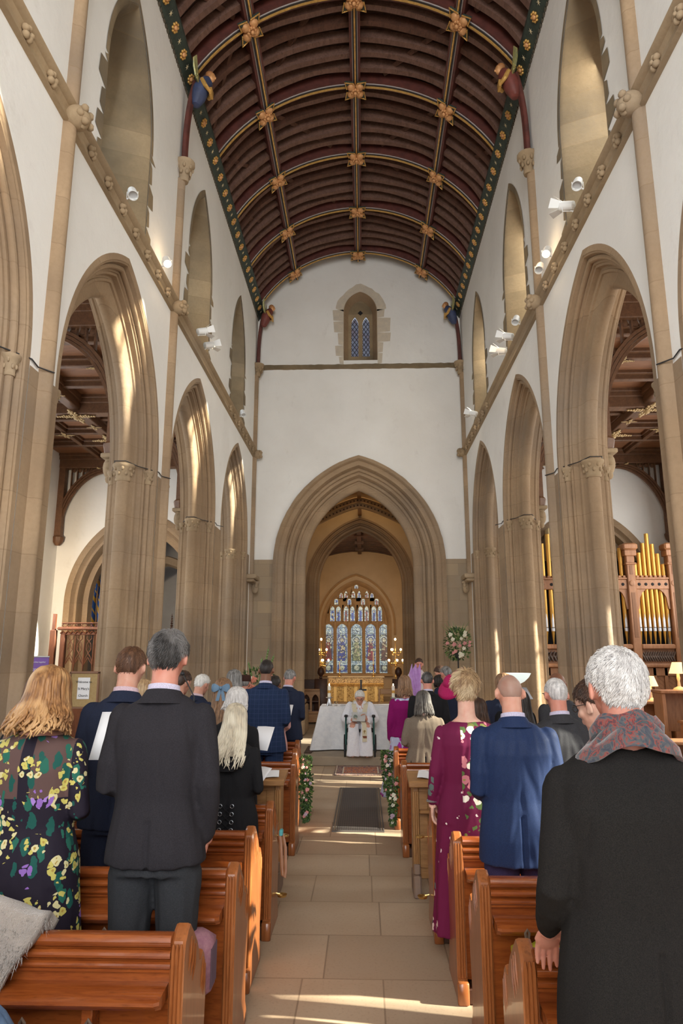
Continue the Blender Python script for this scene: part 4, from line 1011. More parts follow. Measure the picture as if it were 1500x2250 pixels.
tag(tb_, 'brown leather strap looped over a left pew end', 'strap')
g = G(); g.bbox(-.60, -.575, 5.08, 5.14, .57, .61, .006); tag(g.build('ribbon', plain('turquoise', (.10, .42, .45), rough=.6)), 'small turquoise ribbon tied above the brown strap', 'ribbon')

# kneelers and things hung behind the pews
def kneeler(x, y, w_, lab, c1, c2, top=.545, h=.30):
    t = thing('kneeler', lab, 'kneeler', (x, y, 0), 0, 'kneelers hung under the ledges')
    mt = plain('cloth_' + lab[:12].replace(' ', '_'), c1, c2, 30, .9, bs=.4)
    g = G(); n_ = 14; rings = []
    for yy, sc_ in ((-.04, .9), (-.03, 1), (.03, 1), (.04, .9)):
        r = []
        for i in range(n_ + 1):
            f = -1 + 2 * i / n_; zt = top - .05 * (1 - cos(f * 2 * pi)) * .25 - .03 * abs(f) ** 4
            r.append((f * w_ / 2 * sc_, yy, zt - (1 - sc_) * .05))
        for i in range(n_, -1, -1): r.append(((-1 + 2 * i / n_) * w_ / 2 * sc_, yy, top - h))
        rings.append(r)
    g.loft(rings); g.build('cushion', mt, t, 50)
    for e in (-1, 1):
        g = G(); g.tube([(e * w_ * .27, -.02, top - .02), (e * w_ * .27 - .008, -.025, top + .04), (e * w_ * .27, -.03, top + .055), (e * w_ * .27 + .008, -.025, top + .04), (e * w_ * .27, -.02, top - .02)], .006, 5); g.tube([(e * w_ * .27, -.02, top - .03), (e * w_ * .27, -.022, top + .02)], [.014, .006], 6)
        g.build('loop', plain('loop_cord', (.16, .11, .08), rough=.8), t, 50)
    return t
kneeler(-1.05, 2.60, .42, 'mauve kneeler hung under the ledge of the nearest left pew', (.16, .085, .16), (.12, .06, .12))
kneeler(-1.28, 3.37, .40, 'dark violet kneeler hung behind the second left pew', (.10, .065, .13), (.07, .05, .1), .55)
kneeler(.76, 3.27, .27, 'bright yellow-green bag hung behind the second right pew', (.55, .52, .02), (.45, .42, .02), .60, .36)
g = G(); g.bbox(-.80, -.64, 3.10, 3.24, .42, .66, .03); g2 = G()
for i in range(10): g2.tube([(-.6395, 3.12 + .011 * i, .46), (-.6395, 3.12 + .011 * i, .61)], .0025, 4)
t = thing('hassock', 'pink tapestry hassock standing on the seat of the nearest left pew', 'hassock')
g.build('cushion', plain('pink_tapestry', (.33, .16, .19), (.25, .11, .15), 60, .9, bs=.5), t, 50); g2.build('stitching', plain('stitch', (.10, .06, .08), rough=.9), t)
# fur coat over the near pew and the blue jacket below it
def drape(fn, nu, nv, th, name, m, lab, cat, sm=60):
    g = G(); vs = [fn(i / nu, j / nv) for i in range(nu + 1) for j in range(nv + 1)]
    k = nv + 1; fs = [(i * k + j, i * k + j + 1, (i + 1) * k + j + 1, (i + 1) * k + j) for i in range(nu) for j in range(nv)]
    g.add(vs, fs); o = g.build(name, m, None, sm)
    md = o.modifiers.new('s', 'SOLIDIFY'); md.thickness = th; md.offset = 0
    return tag(o, lab, cat)
FUR = plain('pale_fur', (.46, .39, .33), (.30, .26, .23), 9, 1.0, bs=1.0, bd=.01, bsc=180, sheen=.6)
def smst(a, b, x):
    t = max(0, min(1, (x - a) / (b - a))); return t * t * (3 - 2 * t)
def furf(u, v):
    x = -1.90 + .74 * u - .30 * max(0, v - .30) * u; y = 2.78 - .30 * v if v < .45 else 2.645 - .03 * (v - .45)
    z = .885 - .55 * max(0, v - .30) + .05 * sin(pi * u) * (1 - v) + .012 * sin(u * 14) * (1 - v) - .05 * smst(.75, 1, u) * (1 - v) - .05 * max(0, .2 - v) * 4
    return (x + .012 * noise.noise((u * 5, v * 4, 7)), y + .012 * noise.noise((u * 4, v * 4, 0)), z + .016 * noise.noise((u * 4, v * 4, 2)))
FC = drape(furf, 30, 30, .05, 'fur_coat', FUR, 'pale fur coat draped over the back of the nearest left pew', 'coat')
g = G(); rr = random.Random(9)
for i in range(9000):
    u, v = rr.random(), rr.random(); p = Vector(furf(u, v)); q = Vector((rr.uniform(-1, 1), -.8 + rr.uniform(-.6, .4), rr.uniform(-.4, 1))).normalized(); L = rr.uniform(.02, .04); p += q * .018; sd3 = q.cross(Vector((.3, .5, .8))).normalized() * .0022
    g.add([p + sd3, p - sd3, p + q * L + Vector((0, 0, -L * .5))], [(0, 1, 2)])
fp = g.build('fur_pile', FUR, FC); fp['kind'] = 'stuff'
def blf(u, v):
    th = u * 2 * pi; r = .17 * sin(min(1, v + .08) * pi / 2)
    return (-1.19 + r * cos(th) * .95 + .02 * noise.noise((u * 8, v * 3, 1)), 2.27 + r * sin(th) * .5, .77 - .34 * v ** 2 + .02 * sin(u * 20))
drape(blf, 28, 8, .02, 'denim_jacket', plain('denim', (.09, .15, .25), (.06, .10, .18), 40, .9, bs=.3), 'blue cloth jacket bundled behind the nearest left pew, bottom left corner', 'jacket')

# ================================================================== AISLE RUG AND HEATING GRATE
def grate_mat():
    n = N('cast_grate'); v = n.co(world=True); x, y, z = n.sep(v)
    fx = n.math('ABSOLUTE', n.math('SUBTRACT', n.math('FRACT', n.math('MULTIPLY', x, 42)), .5)); fy = n.math('ABSOLUTE', n.math('SUBTRACT', n.math('FRACT', n.math('MULTIPLY', y, 26)), .5))
    hole = n.math('LESS_THAN', n.math('MAXIMUM', fx, fy), .30)
    n.col(n.mix(hole, (.085, .075, .072), (.028, .024, .024))); n.set(rough=.55, metal=.2); return n.mat
t = thing('floor_grate', 'dark ribbed floor grating in the middle of the aisle', 'grate', (0, 0, 0))
g = G(); g.bbox(-.30, .15, 7.66, 10.0, 0, .010, .003); g.build('mesh_panel', grate_mat(), t)
g = G()
for a, b in ((-.352, -.335), (-.322, -.305), (.155, .17), (.183, .198)): g.bbox(a, b, 7.64, 10.02, 0, .013, .003)
g.bbox(-.352, .198, 7.63, 7.65, 0, .014, .002); g.bbox(-.352, .198, 10.0, 10.02, 0, .014, .002); g.build('rail', plain('iron_rail', (.13, .115, .105), rough=.5, metal=.3), t)
def rug_mat():
    n = N('oriental_rug'); v = n.co(world=True); x, y, z = n.sep(v)
    dx = n.math('SUBTRACT', .41, n.math('ABSOLUTE', n.math('SUBTRACT', x, -.07))); dy = n.math('SUBTRACT', .46, n.math('ABSOLUTE', n.math('SUBTRACT', y, 11.5)))
    e = n.math('MINIMUM', dx, dy)
    f = n.ramp(n.noise(v, 26, 2), [(.42, (.40, .12, .05)), (.5, (.55, .30, .18)), (.56, (.08, .05, .10))], 'CONSTANT')
    bd = n.ramp(n.noise(v, 45, 2), [(.42, (.10, .06, .09)), (.5, (.45, .30, .2)), (.58, (.22, .08, .05))], 'CONSTANT')
    st = n.math('MULTIPLY', n.math('GREATER_THAN', e, .125), n.math('LESS_THAN', e, .145))
    c = n.mix(n.math('GREATER_THAN', e, .135), bd, f); c = n.mix(st, c, (.60, .52, .40))
    st2 = n.math('MULTIPLY', n.math('GREATER_THAN', e, .015), n.math('LESS_THAN', e, .03)); c = n.mix(st2, c, (.55, .45, .33))
    n.col(c); n.set(rough=1.0); return n.mat
g = G(); n_ = 20
vs = [(-.48 + .82 * i / n_, 11.04 + .92 * j / n_, .012 + .006 * noise.noise((i * .4, j * .3, 0))) for i in range(n_ + 1) for j in range(n_ + 1)]
g.add(vs, [(i * 21 + j, i * 21 + j + 1, (i + 1) * 21 + j + 1, (i + 1) * 21 + j) for i in range(20) for j in range(20)])
o = g.build('rug', rug_mat(), None, 60); md = o.modifiers.new('s', 'SOLIDIFY'); md.thickness = .008; tag(o, 'patterned oriental rug in front of the altar step', 'rug')

# ================================================================== ALTAR TABLE, CANDLES
TBL = thing('altar_table', 'altar table under a floor-length white damask cloth', 'altar', (0, 0, 0))
g = G(); g.bbox(-.78, .60, 12.75, 13.35, .86, .895, .006)
for xx in (-.72, .54):
    for yy in (12.8, 13.3): g.bbox(xx - .03, xx + .03, yy - .03, yy + .03, .15, .86, .004)
g.build('table', OAK, TBL)
DAM = plain('damask', (.78, .78, .79), (.66, .67, .70), 14, .55, bs=.9, bd=.012, bsc=16, sheen=.3)
g = G(); NP = 260; zs_ = [.90, .897, .885, .80, .68, .55, .42, .30, .17]
def per(f):
    P = [(-.80, 12.70), (.62, 12.70), (.62, 13.40), (-.80, 13.40)]; Ls = [1.42, .7, 1.42, .7]; s_ = f * sum(Ls); i = 0
    while s_ > Ls[i] and i < 3: s_ -= Ls[i]; i += 1
    a, b = Vector(P[i]), Vector(P[(i + 1) % 4]); p = a.lerp(b, s_ / Ls[i]); nrm = [(0, -1), (1, 0), (0, 1), (-1, 0)][i]
    return p, nrm
rings = []
for z in zs_:
    k = (.90 - z); r = []
    for i in range(NP):
        f = i / NP; p, nn_ = per(f); c = Vector((-.09, 13.05)); dd = (p - c)
        fold = sin(f * 44 + 1.2 * sin(f * 13)) * .030 * min(1, k * 1.6) + .02 * noise.noise((f * 26, z * 2, 0)) * min(1, k * 3)
        corner = .16 * k * (abs(dd.x) / .71) ** 6 * (abs(dd.y) / .35) ** 6
        q = Vector((p.x + nn_[0] * (fold + .06 * k) + (corner + .05 * k) * (1 if dd.x > 0 else -1), p.y + nn_[1] * (fold + .06 * k) + corner * (1 if dd.y > 0 else -1)))
        r.append((q.x, q.y, z))
    rings.append(r)
g.loft([[(-.09 + (p[0] + .09) * .2, 13.05 + (p[1] - 13.05) * .2, .90) for p in rings[0]]] + rings, caps=False); g.add([(-.6, 12.9, .8995), (.4, 12.9, .8995), (.4, 13.2, .8995), (-.6, 13.2, .8995)], [(0, 1, 2, 3)])
g.build('tablecloth', DAM, TBL, 70)
SILV = plain('silver', (.40, .41, .43), rough=.28, metal=.9); WAX = plain('wax', (.80, .76, .66), rough=.5, ss=.2)
for x, lab in ((-.645, 'white candle on a silver stand at the left of the altar table'), (.525, 'white candle on a silver stand at the right of the altar table')):
    t = thing('candlestick', lab, 'candlestick', (x, 12.9, .90))
    g = G(); g.lathe((0, 0, 0), [(.055, 0), (.05, .01), (.03, .09), (.026, .13), (.06, .14), (.06, .15), (.03, .155)], 18); g.build('stand', SILV, t, 50)
    g = G(); g.lathe((0, 0, .15), [(.028, 0), (.028, .20), (.022, .205), (.002, .208)], 14); g.build('candle', WAX, t, 50)
    g = G(); g.lathe((0, 0, .225), [(.0285, 0), (.0285, .05)], 14); g.build('gilt_band', GOLD, t, 50)
    g = G(); g.ell((0, 0, .375), (.011, .011, .020), 8, 6); g.build('flame', emis('flame_%s' % lab[-5:-1], (1, .8, .5), 8), t, 60)
t = thing('drinking_glass', 'small clear tumbler on the altar table beside the left candle', 'glass', (-.52, 12.86, .90))
g = G(); g.lathe((0, 0, 0), [(.026, 0), (.032, .085), (.029, .085), (.024, .008), (.002, .008)], 14)
n = N('clear_glass'); n.col((.9, .92, .93)); n.set(trans=1.0, rough=.03); g.build('tumbler', n.mat, t, 40)
g = G(); g.bbox(-.44, -.12, 12.8, 13.0, .902, .915, .003); tag(g.build('altar_book', plain('book_grey', (.5, .5, .52), rough=.6)), 'thin pale book lying on the altar table left of centre', 'book')
g = G(); g.bbox(.12, .45, 12.78, 12.98, .902, .912, .003); tag(g.build('folded_cloth', PAPER), 'folded white cloth lying on the altar table right of centre', 'cloth')
# rug edge by the altar
g = G(); g.bbox(-1.05, -.92, 12.3, 13.2, .15, .165, .003); tag(g.build('step_mat', plain('mat', (.10, .05, .03), (.05, .03, .02), 40, 1.0)), 'narrow dark mat on the dais left of the altar cloth', 'mat')

# ================================================================== HIGH ALTAR AND CHANCEL FURNITURE
def frontal_mat():
    n = N('gold_frontal'); v = n.co(world=True); x, y, z = n.sep(v)
    pan = n.math('ABSOLUTE', n.math('SUBTRACT', n.math('FRACT', n.math('MULTIPLY', n.math('ADD', x, .29), 3.0)), .5))
    plainp = n.math('GREATER_THAN', pan, .36)
    pat = n.ramp(n.noise(v, 22, 4, .6, 1.5), [(.42, (.24, .13, .03)), (.52, (.80, .52, .16)), (.60, (.42, .27, .10))])
    c = n.mix(plainp, pat, (.90, .62, .22)); c = n.mix(n.math('GREATER_THAN', z, .885), c, n.ramp(n.noise(v, 30, 3, .6, 1), [(.40, (.25, .12, .04)), (.55, (.85, .58, .25))]))
    n.col(c); n.set(rough=.38, metal=.45); n.bump(n.noise(v, 22, 4, .6, 1.5), .5, .01); return n.mat
HA = thing('high_altar', 'gold embroidered high altar below the stained glass window', 'altar', (0, 0, 0))
g = G(); g.bbox(-1.18, .62, 23.0, 23.9, .32, 1.09, .01); g.build('gold_frontal', frontal_mat(), HA)
g = G(); 
for i in range(60): 
    x = -1.17 + 1.78 * i / 59; g.tube([(x, 22.985, .90), (x, 22.98, .80)], [.012, .008], 4)
g.bbox(-1.20, .64, 22.975, 23.0, .87, .91, .006); g.build('fringe', GOLD, HA)
g = G(); g.bbox(-1.22, .66, 22.96, 23.92, 1.09, 1.115, .006); g.build('linen', plain('linen_gold', (.72, .62, .45), rough=.7), HA)
for x, h in ((-.82, .48), (.30, .80)):
    t = thing('altar_candlestick', '%s candle in a brass stick on the gold altar, %s' % (('short', 'left') if h < .5 else ('tall', 'right')), 'candlestick', (x, 23.2, 1.115))
    g = G(); g.lathe((0, 0, 0), [(.07, 0), (.06, .02), (.02, .05), (.03, .10), (.015, .13), (.02, h * .45), (.035, h * .48), (.03, h * .5)], 12); g.build('stick', BRASS, t, 50)
    g = G(); g.lathe((0, 0, h * .5), [(.017, 0), (.015, h * .5)], 10); g.build('candle', WAX, t, 50)
t = thing('altar_cross', 'small dark cross standing before the gold altar', 'cross', (-.08, 16.5, .82))
g = G(); g.box(-.022, .022, -.015, .015, 0, .42); g.box(-.05, .13, -.015, .015, .17, .21); g.lathe((0, 0, -.5), [(.1, 0), (.03, .05), (.02, .5)], 10); g.build('cross', IRON, t)
# candelabra
for x, lab, s_ in ((-1.36, 'brass standing candelabrum with lit bulbs left of the east window', -1), (.98, 'brass standing candelabrum with lit bulbs right of the east window', 1)):
    t = thing('candelabrum', lab, 'candelabrum', (x, 22.0, .32))
    g = G(); pr = [(.16, 0), (.13, .03), (.04, .08)]
    for i in range(11): pr += [(.022, .10 + i * .115), (.034, .14 + i * .115), (.022, .17 + i * .115)]
    g.lathe((0, 0, 0), pr + [(.015, 1.40), (.012, 1.85)], 10); g.build('stem', BRASS, t, 60)
    bulbs = [(0, 0, 1.98)] + [(.17 * cos(a), .17 * sin(a), 1.66) for a in (0, 2.1, 3.9)] + [(.24 * cos(a), .24 * sin(a), 1.33) for a in (.3, 1.4, 2.6, 3.7, 4.9)]
    for bx_, by_, bz_ in bulbs:
        g = G(); g.tube([(0, 0, bz_ - .14), (bx_ * .6, by_ * .6, bz_ - .18), (bx_, by_, bz_ - .10), (bx_, by_, bz_ - .05)], .009, 5); g.lathe((bx_, by_, bz_ - .06), [(.012, 0), (.03, .02), (.012, .03)], 8); g.build('arm', BRASS, t, 50)
        g = G(); g.ell((bx_, by_, bz_ + .0), (.030, .030, .036), 8, 6); g.build('bulb', GLOW, t, 60)
    g = G(); g.tube([(.2 * cos(a * pi / 8), .2 * sin(a * pi / 8), 1.24) for a in range(17)], .012, 5); g.tube([(.13 * cos(a * pi / 8), .13 * sin(a * pi / 8), 1.56) for a in range(17)], .010, 5); g.build('ring', BRASS, t, 50)
    pl = bpy.data.lights.new('candelabrum_light', 'POINT'); pl.energy = 16; pl.color = (1, .62, .28); pl.shadow_soft_size = .15
    po = bpy.data.objects.new('candelabrum_light', pl); COL.objects.link(po); po.location = (x, 21.9, 2.6)
# choir stalls
def stall(x0, x1, y, s_, lab):
    t = thing('choir_stall', lab, 'stall', (0, 0, 0))
    g = G(); g.bbox(x0, x1, y + .5, y + .56, .32, 1.20, .01); g.bbox(x0, x1, y + .1, y + .56, .66, .70, .01); g.build('bench', DARKW, t)
    g = G(); xe = x1 if s_ < 0 else x0; g.bbox(xe - .16, xe + .16, y + .3, y + .38, .15, 1.22, .01); g.lathe((xe, y + .34, 1.22), [(.03, 0), (.05, .02), (.035, .05), (.04, .07), (.085, .13), (.09, .18), (.07, .25), (.02, .29)], 10); g.build('poppyhead_end', DARKW, t, 50)
    g = G(); g.bbox(x0, x1, y - .06, y + .0, .94, .99, .008)
    k = max(2, int((x1 - x0) / .18)); ops = [(x0 + (i + .5) * (x1 - x0) / k, (x1 - x0) / k * .38, .72, .14, .45) for i in range(k)]
    wall(g, 'y', y - .03, x0, x1, .2, .94, ops); wall(g, 'y', y, x0, x1, .2, .94, ops)
    g.bbox(x0, x1, y - .06, y + .02, .40, .44, .006); g.build('arcaded_front', OAK, t)
    g = G(); g.bbox(x0, x1, y + .02, y + .12, .44, .455, .004)
    for i in range(5): g.bbox(x0 + .05 + i * .13, x0 + .15 + i * .13, y + .02, y + .10, .455, .49 + .01 * (i % 2), .004)
    g.build('hymn_books', plain('book_mix', (.25, .05, .05), (.5, .45, .4), 8, .7), t); return t
stall(-1.98, -1.10, 17.4, -1, 'dark choir stall with poppyhead end, left behind the altar table')
stall(.86, 1.75, 17.4, 1, 'dark choir stall with poppyhead end, right behind the altar table')
t = thing('altar_rail_chair', 'low oak chair behind the altar table to the right', 'chair', (0, 0, 0))
g = G(); g.bbox(.32, .36, 16.3, 16.34, .15, 1.05, .005); g.bbox(.76, .80, 16.3, 16.34, .15, 1.05, .005); g.bbox(.36, .76, 16.3, 16.34, .92, 1.05, .01); g.build('backrest', OAK, t)
g = G(); g.bbox(.32, .80, 15.9, 16.34, .55, .60, .01); g.build('seat', OAK, t)
t = thing('lectern_pyramid', 'carved stone gabled niche on a post at the left of the chancel', 'niche', (-1.62, 21.0, .32))
g = G(); g.bbox(-.14, .14, -.14, .14, 0, 1.0, .01); g.build('post', CARVE, t)
g = G(); g.loft([[(-.2, -.2, 1.0), (.2, -.2, 1.0), (.2, .2, 1.0), (-.2, .2, 1.0)], [(-.01, -.2, 1.38), (.01, -.2, 1.38), (.01, .2, 1.38), (-.01, .2, 1.38)]]); g.build('gable', plain('carved_brown', (.20, .13, .06), (.07, .04, .02), 30, .7, bs=.6), t)

# ================================================================== ORGAN in the right aisle
ORGT = thing('pipe_organ', 'oak-cased pipe organ with gold pipes in the right aisle arch', 'organ', (0, 0, 0))
OY = 14.2; PIPG = plain('gold_pipe', (.66, .36, .075), (.52, .27, .05), 3, .33, .55, stretch=(1, 1, .2))
posts = [3.30, 4.38, 5.46, 6.30]
for i, px_ in enumerate(posts):
    g = G(); w_ = .085
    g.bbox(px_ - w_, px_ + w_, OY - .12, OY + .08, 0, 3.95, .015)
    g.bbox(px_ - .12, px_ + .12, OY - .16, OY + .1, 3.80, 3.92, .01); g.bbox(px_ - .15, px_ + .15, OY - .19, OY + .12, 3.92, 4.06, .03); g.bbox(px_ - .11, px_ + .11, OY - .15, OY + .1, 3.62, 3.66, .01)
    pst = g.build('post', ORG, ORGT, 30)
    for w5, z5, z6 in ((.035, 2.15, 3.05), (.03, 3.42, 3.6), (.03, .8, 1.6)):
        g = G(); g.bbox(px_ - w5, px_ + w5, OY - .126, OY - .118, z5, z6, .002); g.build('recess', plain('organ_recess', (.20, .085, .035), rough=.6), pst)
    g = G(); g.lathe((0, 0, 0), [(.055, 0), (.06, .01), (.045, .018), (.02, .012), (.002, .016)], 14); o = g.build('rosette', ORG, pst, 50); o.rotation_euler = (rad(90), 0, 0); o.location = (px_, OY - .12, 3.24)
for i in range(3):
    a, b = posts[i] + .085, posts[i + 1] - .085
    g = G(); g.bbox(a, b, OY - .08, OY + .02, 3.12, 3.32, .01); g.bbox(a, b, OY - .10, OY + .03, 3.32, 3.36, .008)
    for k in range(int((b - a) / .09)): g.bbox(a + .02 + k * .09, a + .075 + k * .09, OY - .09, OY - .02, 3.36, 3.40, .005)
    rl = g.build('pierced_rail', ORG, ORGT)
    g = G()
    for k in range(5): g.ell((a + (k + .5) * (b - a) / 5, OY - .082, 3.22), (.033, .008, .033), 10, 5)
    g.build('piercing', DARK, rl)
    for e, x_ in ((1, a), (-1, b)):
        g = G(); g.prism([(x_, 3.12), (x_ + e * .20, 3.12), (x_ + e * .12, 3.05), (x_ + e * .07, 2.95), (x_ + e * .04, 2.72), (x_, 2.72)], 'y', OY - .06, OY - .02); g.build('bracket', ORG, ORGT)
    g = G(); g.bbox(a, b, OY - .12, OY + .04, 1.92, 2.02, .02); g.bbox(a, b, OY - .12, OY + .04, 1.56, 1.64, .02); g.bbox(a, b, OY - .04, OY, 1.62, 1.94, .005); g.build('cornice_rail', ORG, ORGT)
    g = G(); rr = random.Random(i)
    for k in range(26):
        f = k / 25; x_ = a + .04 + (b - a - .08) * f; q = 1 if k % 2 else -1
        g.tube([(x_ - .04, OY - .05, 1.78 - .08 * q), (x_, OY - .075, 1.78 + .02 * q), (x_ + .03, OY - .07, 1.78 + .09 * q), (x_ + .05, OY - .05, 1.78 + .05 * q)], [.012, .022, .018, .006], 6)
    g.build('carved_frieze', plain('frieze_oak', (.13, .085, .065), (.07, .045, .035), 20, .35), ORGT, 50)
    g = G(); g.bbox(a, b, OY - .03, OY + .01, 0, 1.56, .004)
    for k in range(4):
        x_ = a + (b - a) * k / 3; g.bbox(x_ - .035, x_ + .035, OY - .07, OY - .02, .2, 1.56, .008)
    g.bbox(a, b, OY - .07, OY - .02, 1.40, 1.56, .008); pn = g.build('lower_panels', ORG, ORGT)
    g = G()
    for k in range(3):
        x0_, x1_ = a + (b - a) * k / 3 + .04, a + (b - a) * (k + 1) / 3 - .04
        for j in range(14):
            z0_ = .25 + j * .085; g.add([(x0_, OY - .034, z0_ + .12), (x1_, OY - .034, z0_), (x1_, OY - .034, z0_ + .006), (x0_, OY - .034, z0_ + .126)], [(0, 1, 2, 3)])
    g.build('diagonal_boarding', plain('board_line', (.13, .05, .02), rough=.7), pn)  # thin dark lines mark the slanted boards
    g = G(); g.box(a, b, OY + .25, OY + .3, 1.6, 3.75); g.build('backing', DARK, ORGT)
    npipe = 7; off = [.30, .52, .72, .92, .70, .50, .28] if i != 1 else [.62, .46, .30, .18, .30, .46, .62]
    for k in range(npipe):
        x_ = a + (k + .5) * (b - a) / npipe; r = .046 if (b - a) > .8 else .042
        top = 3.36 + off[k]
        pp = G(); pp.lathe((x_, OY + .02, 0), [(.008, 2.02), (r * .9, 2.34), (r, 2.36), (r, top), (r * .92, top), (r * .92, top - .05)], 14); po = pp.build('organ_pipe', PIPG, ORGT, 50)
        g = G(); g.loft([[(x_ + r * 1.02 * w2 * cos(q), OY + .02 - r * 1.02 * sin(q) - .002, z) for q in (rad(25), rad(60), rad(90), rad(120), rad(155))] for z, w2 in ((2.36, .9), (2.50, .9), (2.60, .45), (2.64, .05))], closed=False); 
        g.loft([[(x_ + r * .9 * cos(q), OY + .02 - r * .98 * sin(q) - .003, z) for q in (rad(30), rad(60), rad(90), rad(120), rad(150))] for z in (2.28, 2.345)], closed=False)
        g.build('mouth', plain('pipe_mouth', (.62, .63, .66), rough=.35, metal=.4), po)
        g = G(); g.box(x_ - r * .8, x_ + r * .8, OY - .035 + .008, OY - .025, 2.346, 2.358); g.build('slot', IRON, po)
# cream box behind the organ
g = G(); g.box(4.0, 5.3, 14.7, 15.6, 3.3, 4.5); tag(g.build('swell_box', plain('cream_board', (.62, .48, .25), (.5, .38, .2), 3, .7)), 'cream board box standing above the organ pipes', 'box')

# ================================================================== LEFT AISLE: screen, banner, sign, flag
SC_ = thing('wooden_screen', 'carved oak traceried screen below the left aisle arch', 'screen', (0, 0, 0)); SY = 13.8
x0_, x1_ = -6.10, -4.7
g = G(); g.bbox(x0_, x1_, SY - .05, SY + .05, 2.20, 2.26, .01); g.bbox(x0_ - .06, x1_, SY - .10, SY + .08, 2.30, 2.36, .015); g.bbox(x0_, x1_, SY - .04, SY + .04, 2.43, 2.45, .005)
for px_ in (x0_ + .05, -5.33, x1_ - .05): g.bbox(px_ - .05, px_ + .05, SY - .06, SY + .05, 0, 2.22, .012)
g.bbox(x0_, x1_, SY - .04, SY + .04, .9, 1.0, .01); g.bbox(x0_, x1_, SY - .02, SY + .02, 0, .95, .004); g.build('frame', SCRW, SC_)
g = G(); nn_ = 14
for k in range(nn_):
    c = x0_ + (k + .5) * (x1_ - x0_) / nn_
    g.tube([(c + .045 * cos(a * pi / 5), SY, 2.395 + .035 * sin(a * pi / 5)) for a in range(11)], .008, 5)
    g.tube([(c - .05, SY - .06, 2.23), (c, SY - .075, 2.28), (c + .05, SY - .06, 2.23)], .014, 5)
g.build('cresting', SCRW, SC_, 50)
for k in range(7):
    c = x0_ + .1 + (k + .5) * .19
    if abs(c + 5.33) < .06: continue
    g = G()
    for e in (-1, 1):
        g.tube([(c + e * .085, SY, 1.62), (c + e * .06, SY, 1.74), (c, SY, 1.84), (c - e * .05, SY, 1.92), (c - e * .04, SY, 2.02), (c, SY, 2.08), (c + e * .05, SY, 2.13), (c + e * .04, SY, 2.19)], .010, 5)
        g.tube([(c + e * .085, SY, 1.62), (c + e * .045, SY, 1.68), (c, SY, 1.76)], .010, 5)
        g.tube([(c + e * .04, SY, 1.92 + .0), (c, SY, 2.0), (c - e * .04, SY, 1.92)], .007, 5)
    g.build('tracery', SCRW, SC_, 50)
    g = G(); g.tube([(c + .095, SY, 1.0), (c + .095, SY, 1.55), (c + .095, SY, 1.6), (c + .095, SY, 2.2)], [.014, .014, .02, .012], 8); g.build('mullion', SCRW, SC_, 50)
g = G(); g.bbox(-6.30, -6.18, SY - .1, SY, 0, 2.3, .01); g.box(-6.27, -6.21, SY - .08, SY - .02, 2.3, 2.62); tag(g.build('font_cover_edge' if False else 'screen_return', SCRW), 'narrow oak return post at the left end of the carved screen', 'post')
def text(s_, size, loc, m, parent, rot=(rad(90), 0, 0), align='CENTER'):
    c = bpy.data.curves.new('t', 'FONT'); c.body = s_; c.size = size; c.align_x = align; c.extrude = .0008
    o = bpy.data.objects.new('t', c); COL.objects.link(o); dg = bpy.context.evaluated_depsgraph_get()
    me = bpy.data.meshes.new_from_object(o.evaluated_get(dg)); bpy.data.objects.remove(o)
    me.materials.clear(); me.materials.append(m); q = bpy.data.objects.new('lettering', me); COL.objects.link(q); q.location = loc; q.rotation_euler = rot; q.parent = parent; return q
PURP = plain('purple_banner', (.19, .09, .36), rough=.6)
BN = thing('roller_banner', 'purple welcome banner with white lettering in the left aisle', 'banner', (-5.20, 11.0, 0))
g = G(); g.bbox(-.27, .17, -.004, .004, .06, 1.77, .001); g.build('banner_sheet', PURP, BN)
g = G(); g.bbox(-.28, .18, -.012, .012, 1.77, 1.79, .003); g.bbox(-.30, .20, -.1, .1, 0, .07, .01); g.build('frame', SILV, BN)
INKW = plain('white_ink', (.85, .84, .88), rough=.7)
text('Welcome to', .075, (-.03, -.008, 1.56), INKW, BN); text('St Mary Redcliffe' if False else "St Mary's Church", .062, (-.03, -.008, 1.49), INKW, BN); text('Churches together', .032, (.0, -.008, 1.685), INKW, BN)
g = G(); g.bbox(-.165, -.158, -.008, -.005, 1.67, 1.715, .001); g.bbox(-.175, -.148, -.008, -.005, 1.695, 1.703, .001); g.build('emblem', INKW, BN)
SG = thing('welcome_board', 'framed tan notice board with a white welcome sheet by the second pier', 'sign', (-2.99, 8.0, 0))
SG.location = (-2.96, 7.35, 0)
g = G(); g.bbox(-.145, .145, -.01, .01, 1.27, 1.62, .003); g.build('board', plain('hessian', (.42, .30, .14), (.36, .25, .11), 60, .9), SG)
g = G(); g.bbox(-.16, .16, -.018, .014, 1.61, 1.635, .004); g.bbox(-.16, -.14, -.018, .014, 1.0, 1.63, .004); g.bbox(.14, .16, -.018, .014, 1.0, 1.63, .004); g.bbox(-.16, .16, -.018, .014, 1.25, 1.27, .004)
for x_ in (-.14, .14): g.tube([(x_, 0, 1.3), (x_ * 1.2, .15, 0)], .012, 6)
g.tube([(0, .02, 1.5), (0, .35, 0)], .012, 6); g.build('easel', plain('easel_wood', (.22, .11, .06), rough=.5), SG)
g = G(); g.bbox(-.065, .065, -.016, -.011, 1.35, 1.57, .001); g.build('paper_sheet', PAPER, SG)
INKB = plain('black_ink', (.02, .02, .02), rough=.7)
for s_, z in (('Welcome to', 1.515), ("St Mary's", 1.445), ('Church', 1.375)): text(s_, .033, (0, -.018, z), INKB, SG)
FL = thing('flag', 'blue and gold flag on a pole in the left chapel', 'flag', (-6.25, 15.9, 0))
g = G(); g.tube([(.06, 0, 0), (-.02, 0, 3.75)], .02, 8); g.ell((-.02, 0, 3.8), (.03, .03, .07), 8, 6); g.build('pole', OAK, FL, 50)
